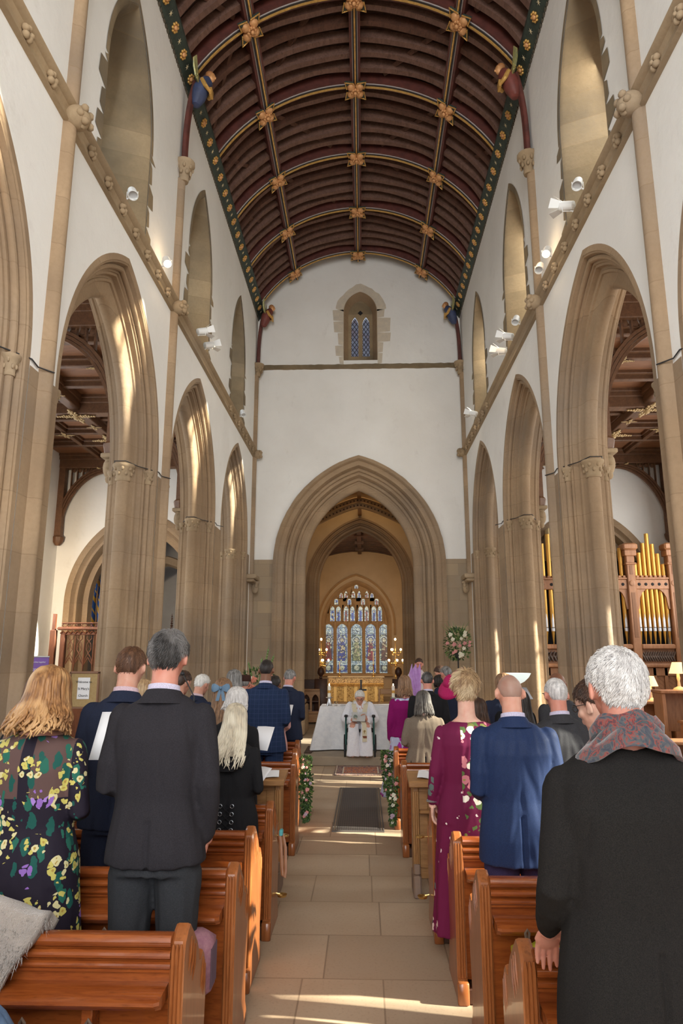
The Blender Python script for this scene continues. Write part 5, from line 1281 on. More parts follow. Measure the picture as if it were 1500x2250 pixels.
def flagf(u, v): return (.0 + .20 * (u - .5) * (1 + v) + .02 * sin(v * 9), .05 * sin(u * 14 + v * 2), 3.62 - 1.15 * v - .12 * u)
g = G(); n_ = 24; g.add([flagf(i / n_, j / n_) for i in range(n_ + 1) for j in range(n_ + 1)], [(i * 25 + j, i * 25 + j + 1, (i + 1) * 25 + j + 1, (i + 1) * 25 + j) for i in range(n_) for j in range(n_)])
nf = N('flag_cloth'); v_ = nf.co(world=True); x, y, z = nf.sep(v_); a = nf.math('ADD', nf.math('MULTIPLY', x, 2.2), z)
nf.col(nf.ramp(nf.math('FRACT', nf.math('MULTIPLY', a, 1.9)), [(0, (.02, .10, .34)), (.38, (.55, .30, .03)), (.62, (.02, .08, .28)), (.9, (.6, .36, .05))], 'CONSTANT')); nf.set(rough=.8)
fo = g.build('cloth', nf.mat, FL, 70); fo.modifiers.new('s', 'SOLIDIFY').thickness = .004
for k, (x_, h) in enumerate(((-4.62, 2.25), (-4.46, 2.75), (-4.30, 3.45), (-4.14, 2.6))):
    g = G(); g.bbox(-.035, .035, -.035, .035, 0, h - .5, .005); n_ = 9
    for j in range(n_): g.ell((0, 0, h - .5 + j * .055), (.05 - .004 * j, .05 - .004 * j, .022), 6, 4)
    g.tube([(0, 0, h - .6), (0, 0, h)], [.035, .005], 6)
    tag(g.build('carved_pinnacle', DARKW, None, 50, loc=(x_, 15.90, 0)), '%s dark carved pinnacle seen between the left piers' % ['leftmost', 'second', 'tallest', 'rightmost'][k], 'pinnacle', 'dark pinnacles of the chapel screen')
g = G(); g.bbox(-4.8, -3.9, 15.97, 16.03, 1.9, 2.05, .01); g.bbox(-4.8, -3.9, 15.98, 16.02, 0, 1.9, .01); tag(g.build('chapel_screen', DARKW), 'dark carved chapel screen under the pinnacles', 'screen')

# ================================================================== SPOTLIGHTS on the string courses
def spot(x, y, z, sgn, kind, lab, lit):
    t = thing('spotlight', lab, 'spotlight', (x, y, z), 0, 'spotlights on the string courses'); t.scale = (.8, .8, .8)
    g = G(); g.tube([(sgn * .10, 0, -.03), (sgn * .02, 0, .03), (0, 0, .05)], .010, 6); g.tube([(-.07, 0, .10), (-.07, 0, .0), (.07, 0, .0), (.07, 0, .10)], .006, 5); g.build('bracket', WHITEP, t, 50)
    d = Vector((-sgn * .55, .45, .25)).normalized() if kind != 'can' else Vector((-sgn * .3, -.5, -.75)).normalized()
    q = d.to_track_quat('Z', 'Y').to_matrix()
    g = G(); g.lathe((0, 0, 0), [(.03, -.10), (.055, -.085), (.062, 0), (.066, .09), (.058, .092), (.05, .04)], 16); g.v = [tuple(q @ Vector(v) + Vector((0, 0, .08))) for v in g.v]; hd = g.build('housing', WHITEP, t, 50)
    g = G(); g.lathe((0, 0, 0), [(.002, .05), (.052, .052)], 14); g.v = [tuple(q @ Vector(v) + Vector((0, 0, .08))) for v in g.v]; g.build('lens', GLOW if lit else plain('lens', (.5, .5, .5), rough=.1), t)
    if kind == 'barn':
        for k in range(4):
            a = k * pi / 2; g = G(); b = Vector((cos(a), sin(a), 0)); p_ = Vector((-sin(a), cos(a), 0))
            pts = [b * .06 + p_ * .05 + Vector((0, 0, .09)), b * .06 - p_ * .05 + Vector((0, 0, .09)), b * .12 - p_ * .07 + Vector((0, 0, .20)), b * .12 + p_ * .07 + Vector((0, 0, .20))]
            g.add([q @ v + Vector((0, 0, .08)) for v in pts] + [q @ (v + b * .003) + Vector((0, 0, .08)) for v in pts], [(0, 1, 2, 3), (7, 6, 5, 4), (0, 4, 5, 1), (1, 5, 6, 2), (2, 6, 7, 3), (3, 7, 4, 0)]); g.build('barn_door', WHITEP, t)
    return t
sp = 'on the %s string course, %s'
for x, y, s_, k, lit, lab in [(XL + .14, 6.10, -1, 'can', 0, 'unlit white spotlight on the left string course, nearest the camera'), (XL + .14, 7.34, -1, 'can', 1, 'second white spotlight on the left string course, lamp lit'),
        (XL + .14, 9.15, -1, 'barn', 0, 'white barn-door spotlight on the left string course by the second clerestory window'), (XL + .14, 9.60, -1, 'barn', 1, 'lit barn-door spotlight on the left string course above the third arch'), (XL + .14, 12.6, -1, 'can', 0, 'farthest small spotlight on the left string course'),
        (XR - .14, 6.10, 1, 'can', 0, 'white can spotlight on the right string course, nearest the camera'), (XR - .14, 6.45, 1, 'barn', 0, 'unlit barn-door spotlight next to the nearest right can spotlight'), (XR - .14, 7.28, 1, 'can', 1, 'lit can spotlight on the right string course by the shaft'), (XR - .14, 7.62, 1, 'can', 0, 'unlit can spotlight just beyond the lit one on the right'),
        (XR - .14, 8.95, 1, 'can', 0, 'grey can spotlight on the right string course, below the second clerestory window'), (XR - .14, 9.45, 1, 'barn', 1, 'lit barn-door spotlight on the right string course'), (XR - .14, 9.95, 1, 'barn', 0, 'unlit barn-door spotlight beyond the lit pair on the right'), (XR - .14, 12.75, 1, 'barn', 1, 'farthest barn-door spotlight on the right string course')]:
    spot(x, y, ZSTR + .12, s_, k, lab, lit)
    if lit:
        pl = bpy.data.lights.new('spot_glow', 'POINT'); pl.energy = 2.5; pl.color = (1, .72, .42); pl.shadow_soft_size = .05
        po = bpy.data.objects.new('spot_glow', pl); COL.objects.link(po); po.location = (x - s_ * .12, y + .12, ZSTR + .28)

# ================================================================== LAMPS, MUSIC DESKS right
def uplighter():
    t = thing('floor_lamp', 'white bowl uplighter floor lamp by the right pier', 'lamp', (2.05, 9.5, 0))
    g = G(); g.lathe((0, 0, 0), [(.13, 0), (.12, .02), (.015, .03), (.012, 1.42)], 14); g.build('pole', SILV, t, 50)
    g = G(); g.lathe((0, 0, 1.42), [(.02, 0), (.09, .035), (.15, .09), (.182, .145), (.176, .147), (.14, .09), (.02, .01)], 22); g.build('lamp_bowl', emis('bowl_glow', (.75, .85, .82), .55), t, 50)
uplighter()
def table_lamp(x, y, z, s_, lab):
    t = thing('table_lamp', lab, 'lamp', (x, y, z), 0, 'cream shaded table lamps')
    g = G(); g.lathe((0, 0, 0), [(.075 * s_, 0), (.06 * s_, .02), (.02 * s_, .04), (.013 * s_, .10), (.02 * s_, .13), (.012 * s_, .2 * s_)], 12); g.build('stem', plain('cream_metal', (.72, .60, .38), rough=.4), t, 50)
    g = G(); g.lathe((0, 0, .19 * s_), [(.10 * s_, 0), (.055 * s_, .13 * s_), (.05 * s_, .13 * s_), (.095 * s_, 0)], 18, caps=False); g.build('lamp_shade', SHADE, t, 50)
    pl = bpy.data.lights.new('table_lamp_light', 'POINT'); pl.energy = 1.6; pl.color = (1, .66, .3); pl.shadow_soft_size = .04
    po = bpy.data.objects.new('table_lamp_light', pl); COL.objects.link(po); po.location = (x, y, z + .24 * s_)
table_lamp(3.60, 9.0, 1.24, .95, 'cream table lamp on the music desk by the organ, left one')
table_lamp(3.52, 8.0, 1.42, .95, 'cream table lamp on the raised desk at the right edge')
table_lamp(2.53, 7.0, 1.0, .95, 'lower cream table lamp just behind the overcoat shoulder')
def desk(x0, x1, y, z, lab):
    t = thing('music_desk', lab, 'desk', (0, 0, 0))
    g = G(); g.bbox(x0, x1, y - .15, y + .15, z - .03, z, .006); g.build('desktop', ORG, t)
    for xx in (x0 + .04, x1 - .04):
        g = G(); g.bbox(xx - .02, xx + .02, y - .12, y + .12, 0, z - .03, .004); g.build('leg', ORG, t)
    g = G(); g.bbox(x0 + .06, x1 - .06, y + .08, y + .10, z - .45, z - .03, .004); g.build('panel', ORG, t)
desk(3.30, 3.78, 9.0, 1.24, 'oak music desk carrying the left cream lamp'); desk(3.25, 4.4, 8.0, 1.42, 'high oak desk carrying the right cream lamp')
desk(2.35, 3.2, 7.0, 1.0, 'low oak desk behind the overcoat shoulder'); desk(3.35, 4.3, 7.6, 1.12, 'oak desk below the raised one at the right edge')
for i in range(7):
    g = G(); rr = random.Random(i); g.obox((3.96 + .01 * rr.random(), 9.0, 1.17 + .018 * i), (.30, .22, .016), Euler((0, 0, .3 * rr.random())).to_matrix())
    tag(g.build('music_book', plain('book%d' % (i % 4), [(.7, .68, .6), (.55, .35, .45), (.5, .6, .3), (.75, .75, .75)][i % 4], rough=.7)), '%s book of the pile beside the left cream lamp' % ['lowest', 'second lowest', 'third', 'middle', 'fifth', 'second highest', 'topmost'][i], 'book', 'pile of music books')
g = G(); g.bbox(3.80, 4.14, 8.86, 9.14, 0, 1.16, .01); tag(g.build('side_cabinet', ORG), 'narrow oak cabinet under the pile of books', 'cabinet')
t = thing('microphone', 'slim black microphone on a stand near the left pier', 'microphone', (-1.47, 6.05, 0))
g = G(); g.tube([(0, 0, 0), (0, 0, 1.45), (-.10, 0, 1.63)], .006, 6); g.lathe((0, 0, 0), [(.1, 0), (.02, .03)], 12); g.build('stand', IRON, t, 50)
g = G(); g.ell((-.11, 0, 1.645), (.02, .02, .02), 8, 6); g.build('head', IRON, t, 60)

# ================================================================== FLOWERS
LEAFM = plain('leaf_green', (.055, .11, .03), (.03, .06, .02), 12, .5); LEAF2 = plain('leaf_light', (.16, .24, .06), (.09, .15, .04), 12, .5)
ROSEP = plain('rose_pink', (.66, .30, .28), (.55, .22, .22), 20, .6); ROSEW = plain('rose_white', (.74, .70, .58), (.62, .60, .45), 20, .6); ROSEL = plain('rose_lilac', (.45, .32, .42), (.5, .38, .45), 20, .6); CORAL = plain('coral_bloom', (.68, .25, .16), (.6, .2, .14), 20, .6)
def leaf(g, p, d, L, w_, m=0):
    d = Vector(d).normalized(); s_ = d.cross(Vector((.3, .2, .9))).normalized(); up = s_.cross(d)
    g.add([p, p + d * L * .5 + s_ * w_ + up * .01, p + d * L, p + d * L * .5 - s_ * w_ + up * .01, p + d * L * .5 + up * -.006], [(0, 1, 4), (1, 2, 4), (2, 3, 4), (3, 0, 4)], m)
def rose(p, r, m, parent, name='rose'):
    g = G(); rr = random.Random(int(p[0] * 1e4) & 255)
    g.ell(p, (r * .55, r * .55, r * .6), 8, 6)
    for k in range(9):
        a = k * 2.4; f = .35 + .5 * (k / 9); d = Vector((cos(a) * f, -.4, sin(a) * f)); c = Vector(p) + d * r
        g.ell(c, (r * .42, r * .28, r * .42), 6, 4)
    return g.build(name, m, parent, 60)
def bouquet(name, lab, c, w_, h, roses, seed, down=0, nleaf=260, cat='flowers', grp=None):
    t = thing(name, lab, cat, c, 0, grp); rr = random.Random(seed); g = G()
    for i in range(nleaf):
        z = (rr.random() - .5) * h; ww = w_ * (.35 + .65 * cos(z / h * pi) ** .6) if not down else w_ * (1 - .55 * (.5 - z / h))
        x = (rr.random() - .5) * ww; y = (rr.random() - .5) * w_ * .5
        d = Vector((x * 2.2 / w_ + rr.uniform(-.6, .6), -.3 + rr.uniform(-.6, .6), z * 2 / h + rr.uniform(-.7, .7) - .5 * down))
        leaf(g, Vector((x, y, z)), d, rr.uniform(.03, .07) * (w_ / .35) ** .5, rr.uniform(.008, .018), 0 if rr.random() < .7 else 1)
    g.build('foliage', [LEAFM, LEAF2], t)
    for (x, z, r, m) in roses: rose((x, -w_ * .25, z), r, m, t)
    return t
def bloom_set(n_, w_, h, seed, mats, r=(.018, .03), down=0):
    rr = random.Random(seed); out = []
    for i in range(n_):
        z = (rr.random() - .5) * h * .92; ww = w_ * (.75 if not down else (1 - .55 * (.5 - z / h)) * .8)
        out.append(((rr.random() - .5) * ww, z, rr.uniform(*r), rr.choice(mats)))
    return out
W2 = (ROSEW, ROSEP)
t = bouquet('flower_arrangement', 'hanging arrangement of white and pink roses on the right chancel arch wall', (1.67, 12.5, 2.0), .46, .52,
    [(-.14, .16, .038, ROSEW), (-.10, .08, .036, ROSEW), (.11, .15, .036, ROSEW), (.12, .20, .032, ROSEW), (.05, .09, .030, ROSEW), (.09, -.08, .033, ROSEW), (.05, -.19, .042, ROSEW), (.02, -.17, .034, ROSEW), (.02, -.22, .03, ROSEW),
     (-.20, .01, .030, ROSEP), (-.08, -.01, .038, ROSEP), (.02, -.03, .030, ROSEP), (.11, .01, .034, ROSEP), (-.06, -.13, .034, ROSEP), (.20, .03, .026, ROSEP), (.19, -.03, .026, ROSEP), (-.10, -.16, .026, ROSEP)], 3, 0, 420)
g = G(); rr = random.Random(4)
for i in range(14):
    a = rad(90 + rr.uniform(-50, 50)); L = rr.uniform(.30, .46); g.tube([(0, 0, .05), (L * .6 * cos(a), 0, .05 + L * .55 * sin(a)), (L * cos(a), -.02, L * sin(a))], [.004, .006, .002], 4)
g.build('tall_stem', LEAF2, t, 50)
g = G(); g.lathe((0, 0, -2.0), [(.12, 0), (.02, .03), (.012, 1.7), (.07, 1.8), (.07, 1.85)], 10); g.build('stand', IRON, t, 50)
for (x, y, z, w_, h, lab, sd2) in [(-.57, 7.0, .46, .12, .42, 'flower garland hanging on the left pew end, lower one with white blooms at its foot', 21), (-.635, 7.75, .56, .11, .34, 'flower garland on the left pew end nearer the altar', 22),
        (.265, 7.05, .42, .10, .42, 'pink rose garland on the right pew end by the taupe jacket', 23), (.245, 8.0, .54, .12, .42, 'flower spray on the farthest right pew end beside the lilac skirt', 24)]:
    bouquet('pew_garland', lab, (x, y, z), w_, h, bloom_set(12, w_, h, sd2, (ROSEP, ROSEL, ROSEW, ROSEP), (.010, .021), 1), sd2, 1, 420, 'garland', 'flower garlands on the pew ends')
t = bouquet('flower_arrangement', 'coral and green arrangement with tall gladioli by the left chancel wall', (-1.45, 9.5, 1.42), .50, .36, bloom_set(16, .5, .3, 31, (CORAL, CORAL, ROSEW), (.03, .05)), 31, 0, 260)
g = G()
for x_, h in ((.13, .50), (.20, .40), (.05, .36), (-.12, .30)):
    g.tube([(x_ * .4, 0, 0), (x_ * .8, 0, h * .5), (x_ * 1.1, 0, h)], [.008, .009, .003], 5)
    for j in range(8): g.ell((x_ * (.7 + .05 * j), -.01, h * (.4 + .07 * j)), (.014, .012, .02), 6, 4)
g.build('gladiolus', LEAF2, t, 50)
g = G(); g.lathe((0, 0, -1.42), [(.14, 0), (.03, .04), (.02, 1.1), (.12, 1.2), (.13, 1.3)], 12); g.build('stand', IRON, t, 50)

# ================================================================== PEOPLE
def remesh(g, voxel, smooth=2, disp=None, scale=1.0, iters_f=.5):
    me = bpy.data.meshes.new('tmp'); me.from_pydata(g.v, [], g.f)
    bm = bmesh.new(); bm.from_mesh(me); bmesh.ops.recalc_face_normals(bm, faces=bm.faces); bm.to_mesh(me); bm.free()
    o = bpy.data.objects.new('tmp', me); COL.objects.link(o)
    m = o.modifiers.new('r', 'REMESH'); m.mode = 'VOXEL'; m.voxel_size = voxel
    if smooth: s = o.modifiers.new('s', 'SMOOTH'); s.iterations = smooth; s.factor = iters_f
    dg = bpy.context.evaluated_depsgraph_get(); r = bpy.data.meshes.new_from_object(o.evaluated_get(dg))
    bpy.data.objects.remove(o); bpy.data.meshes.remove(me)
    if disp:
        ns = [v.normal.copy() for v in r.vertices]
        for v, n_ in zip(r.vertices, ns): v.co += n_ * disp(v.co, n_)
    return r
def put(me, name, m, parent, k=1.0, extra=None):
    if k != 1.0: me.transform(Matrix.Scale(k, 4))
    me.materials.clear()
    for q in (m if isinstance(m, (list, tuple)) else [m]): me.materials.append(q)
    me.polygons.foreach_set('use_smooth', [True] * len(me.polygons))
    o = bpy.data.objects.new(name, me); COL.objects.link(o); o.parent = parent; return o
def ring(z, rx, ry, cx_=0, cy=0, n=28, e=2.3, tilt=0.0):
    out = []
    for i in range(n):
        a = 2 * pi * i / n; c, s = cos(a), sin(a)
        out.append((cx_ + rx * math.copysign(abs(c) ** (2 / e), c), cy + ry * math.copysign(abs(s) ** (2 / e), s), z + tilt * s))
    return out
def smst(a, b, x):
    t = max(0, min(1, (x - a) / (b - a))); return t * t * (3 - 2 * t)
def limb(g, pts, rs, n=10, sub=3):
    P = [Vector(p) for p in pts]; out = []; R_ = []
    for i in range(len(P) - 1):
        for j in range(sub):
            f = j / sub; p0 = P[max(i - 1, 0)]; p1, p2 = P[i], P[i + 1]; p3 = P[min(i + 2, len(P) - 1)]
            q = 0.5 * ((2 * p1) + (p2 - p0) * f + (2 * p0 - 5 * p1 + 4 * p2 - p3) * f * f + (3 * p1 - p0 - 3 * p2 + p3) * f ** 3)
            out.append(p1.lerp(p2, f) * .35 + q * .65); R_.append(rs[i] + (rs[i + 1] - rs[i]) * f)
    out.append(P[-1]); R_.append(rs[-1]); g.tube(out, R_, n)
    g.ell(out[0], R_[0] * .98, 10, 6); g.ell(out[-1], R_[-1] * .98, 10, 6)
HS = 0.95
HC = Vector((0, .012, 1.70))     # centre of the skull in a 1.8 m figure
def head_xf(pitch, yaw, off=(0, 0, 0)):
    piv = Vector((0, -.01, 1.56)); R_ = (Matrix.Rotation(yaw, 4, 'Z') @ Matrix.Rotation(-pitch, 4, 'X'))
    return Matrix.Translation(Vector(off)) @ Matrix.Translation(piv) @ R_ @ Matrix.Scale(HS, 4) @ Matrix.Translation(-piv)
def add_head(g, X, base=(0, 0, 0)):
    h = G()
    h.ell(HC, (.072, .093, .098), 20, 14); h.ell(HC + Vector((0, .022, -.048)), (.061, .068, .062), 16, 10)
    h.ell(HC + Vector((0, .036, -.080)), (.046, .050, .038), 14, 8); h.ell(HC + Vector((0, .068, -.104)), (.022, .018, .016), 10, 6)
    h.ell(HC + Vector((0, .058, .022)), (.056, .034, .040), 12, 8)
    h.tube([HC + Vector((0, .082, .012)), HC + Vector((0, .094, -.012)), HC + Vector((0, .106, -.032))], [.007, .009, .012], 8); h.ell(HC + Vector((0, .104, -.034)), (.013, .010, .009), 8, 6)
    for s in (-1, 1):
        h.ell(HC + Vector((s * .010, .094, -.038)), (.008, .010, .007), 8, 5)
        h.tube([HC + Vector((s * .010, .091, .020)), HC + Vector((s * .030, .088, .025)), HC + Vector((s * .048, .070, .018))], [.006, .007, .005], 6)
        h.ell(HC + Vector((s * .030, .074, .004)), (.014, .012, .010), 10, 6); h.ell(HC + Vector((s * .038, .056, -.030)), (.024, .026, .026), 10, 6)
        R_ = Euler((rad(-12), 0, s * rad(22))).to_matrix()
        h.ell(HC + Vector((s * .083, -.008, -.018)), (.009, .020, .033), 10, 8, R_); h.ell(HC + Vector((s * .077, .004, -.034)), (.012, .012, .016), 8, 6)
    h.ell(HC + Vector((0, .080, -.064)), (.026, .015, .016), 10, 6); h.ell(HC + Vector((0, .092, -.061)), (.021, .008, .0055), 10, 5); h.ell(HC + Vector((0, .091, -.072)), (.018, .009, .007), 10, 5)
    h.v = [tuple(X @ Vector(v)) for v in h.v]; 
    b = len(g.v); g.v += h.v; g.f += [[b + i for i in f] for f in h.f]; g.m += h.m
    a = X @ (HC + Vector((0, -.022, -.05))); B = Vector(base); n0, n1 = B + Vector((0, -.012, 1.44)), B + Vector((0, -.014, 1.53)); g.tube([n0, n1, a.lerp(n1, .3), a], [.075, .058, .056, .058], 14)
def hair_region(d, style):
    """how far the direction d lies inside the hair (0..1)"""
    az = atan2(d.x, -d.y)        # 0 at the back
    f = abs(az) / pi
    lim = -.62 if f < .26 else (-.62 + (.66) * smst(.26, .42, f) if f < .50 else (.04 + .28 * smst(.54, .66, f)))
    if f > .66: lim = .32 + .26 * smst(.66, .9, f)
    r = smst(lim - .08, lim + .06, d.z)
    if style == 'bald': r *= smst(.62, .40, d.z)
    return r
def hair_cap(style, th, seed, X, n_tuft, tl, bald=False, rough=1.0):
    g = G(); rr = random.Random(seed); r0 = (.0755, .096, .100)
    def fn(d):
        q = hair_region(d, style); nz = noise.noise((d.x * 5 + seed, d.y * 5, d.z * 5)) * .5 + noise.noise((d.x * 14, d.y * 14 + seed, d.z * 14)) * .35
        return (.93 + (q * (.05 + th / .09 * (.42 + .58 * smst(-.3, .5, d.z)) * (1 + .45 * rough * nz))))
    g.ell(HC + Vector((0, -.004, .002)), r0, 48, 32, fn=fn)
    for i in range(n_tuft):
        z = rr.uniform(-.62, 1); a = rr.uniform(0, 2 * pi); s = sqrt(1 - z * z); d = Vector((s * cos(a), s * sin(a), z))
        if hair_region(d, style) < .6: continue
        p = HC + Vector((0, -.004, .002)) + Vector((d.x * r0[0], d.y * r0[1], d.z * r0[2])) * (fn(d) - .01)
        crown = Vector((.012, -.035, .09)); away = (Vector((d.x, d.y, d.z)) - crown.normalized() * .9); away = (away - d * away.dot(d))
        if away.length < 1e-3: away = Vector((1, 0, 0))
        away.normalize(); sw = away.cross(d) * (.35 + .5 * noise.noise((d.x * 3, d.y * 3 + seed, d.z * 3)))
        t = (away + sw + d * rr.uniform(.10, .45) * rough + Vector((rr.uniform(-.25, .25), rr.uniform(-.25, .25), -.1)) * rough).normalized()
        L = tl * rr.uniform(.6, 1.2); side = t.cross(d).normalized() * tl * .055
        q1 = p + t * L * .5 + d * .002; q2 = p + t * L - d * L * .18
        g.add([p + side, p - side, p + d * .002, q1 + side * .8, q1 - side * .8, q1 + d * .002, q2], [(0, 2, 5, 3), (2, 1, 4, 5), (3, 5, 6), (5, 4, 6)])
    g.v = [tuple(X @ Vector(v)) for v in g.v]; return g
def long_hair(X, zend, wend, wave, seed, n=130, curl=0.0, yend=-.075, depth=.075, r=.011, crown=(0, -.01), span=150, fray=.03):
    g = G(); rr = random.Random(seed)
    def prof(z):
        if z > 1.70:
            k = sqrt(max(0, 1 - ((z - 1.70) / .108) ** 2)); return .086 * k, .106 * k, 0.012
        f = smst(1.70, zend, z); return .086 + (wend - .086) * f ** .8, .106 + (depth - .106) * f, .012 + (yend - .012) * smst(1.66, zend, z)
    # underlying mass
    zs = [1.80, 1.795, 1.78, 1.75, 1.71, 1.66, 1.60] + [1.60 + (zend + .03 - 1.60) * i / 5 for i in range(1, 6)]
    rings = []
    for z in zs:
        rx, ry, cy = prof(z); rr_ = []
        for i in range(24):
            a = 2 * pi * i / 24; f = abs(((a + pi / 2 + pi) % (2 * pi)) - pi) / pi      # 0 at back (-y)
            cut = 1.0 if z > 1.745 else (1 - .45 * smst(.55, .75, f))
            rr_.append((rx * .97 * cos(a) * cut, cy + ry * .97 * sin(a) * (cut if f > .5 else 1) - (0 if f < .5 or z > 1.745 else .03), z))
        rings.append(rr_)
    g.loft(rings)
    for k in range(n):
        ph = rad(rr.uniform(-span, span)); ze = zend + rr.uniform(-fray, fray) + .05 * abs(sin(ph)) * (1 if curl else .3); pts = []; rs = []
        phz = rr.uniform(0, 6); am = wave * rr.uniform(.5, 1.3); off = rr.uniform(-.004, .006); c0 = Vector((crown[0], crown[1]))
        for i in range(19):
            f = i / 18; z = 1.806 - (1.806 - ze) * (f ** 1.25 if f > 0 else 0)
            rx, ry, cy = prof(min(z, 1.8055)); w = smst(1.66, zend, z)
            a = ph + .20 * am / .02 * w * sin(z * 34 + phz); x = sin(a) * (rx + off) + am * w * sin(z * 30 + phz); y = cy - cos(a) * (ry + off) + am * w * cos(z * 27 + phz)
            if z > 1.79: b = smst(1.79, 1.806, z); x = x * (1 - b) + c0.x * b; y = y * (1 - b) + c0.y * b
            if curl and f > .72:
                q = (f - .72) / .28; x += sin(ph) * curl * q + curl * .5 * sin(q * 5 + phz); y -= cos(ph) * curl * .8 * q; z += curl * 1.1 * q * q * (1 + .5 * sin(phz))
            pts.append((x, y, z)); rs.append(r * (.55 + .6 * sin(pi * min(1, f + .12))) * (1 if f < .95 else .5))
        g.tube(pts, rs, 5)
    g.v = [tuple(X @ Vector(v)) for v in g.v]; return g
def hair_mat(name, a, b, c=None, sc=60, rough=.5):
    if name in _M: return _M[name]
    n = N(name); v = n.co((1, 1, .14)); col_ = n.mix(n.ramp(n.noise(v, sc, 3), [(.35, 0.0), (.65, 1.0)]), a, b)
    if c: col_ = n.mix(n.ramp(n.noise(n.co((1, 1, .5)), 9, 2), [(.45, 0.0), (.6, 1.0)]), col_, c)
    n.col(col_); n.set(rough=rough, spec=.4); n.bump(n.noise(v, sc * 2, 2), .5, .004); _M[name] = n.mat; return n.mat
def skin(name, c):
    if name in _M: return _M[name]
    n = N(name); v = n.co(); n.col(n.mix(n.ramp(n.noise(v, 14, 3), [(.35, 0.0), (.7, 1.0)]), c, (c[0] * .92, c[1] * .74, c[2] * .70))); n.set(rough=.5, ss=.06, spec=.35); _M[name] = n.mat; return n.mat
SK = {'fair': skin('skin_fair', (.60, .33, .24)), 'pale': skin('skin_pale', (.66, .42, .33)), 'brown': skin('skin_brown', (.20, .095, .055)), 'mid': skin('skin_mid', (.40, .22, .14)), 'ruddy': skin('skin_ruddy', (.58, .27, .20))}
def cloth(name, c, c2=None, sc=260, rough=.85, sheen=.0, weave=.25, check=None):
    if name in _M: return _M[name]
    n = N(name); v = n.co(); base = n.mix(n.ramp(n.noise(v, sc, 2), [(.35, 0.0), (.65, 1.0)]), c, c2 or tuple(q * .72 for q in c))
    if check:
        x, y, z = n.sep(v); fx = n.math('ABSOLUTE', n.math('SUBTRACT', n.math('FRACT', n.math('MULTIPLY', x, 22)), .5)); fz = n.math('ABSOLUTE', n.math('SUBTRACT', n.math('FRACT', n.math('MULTIPLY', z, 22)), .5))
        base = n.mix(n.math('MULTIPLY', n.math('GREATER_THAN', n.math('MAXIMUM', fx, fz), .465), .55), base, check)
    n.col(base); n.set(rough=rough, sheen=sheen * .15, spec=.15); n.bump(n.noise(v, sc * 1.5, 2), weave, .001); _M[name] = n.mat; return n.mat
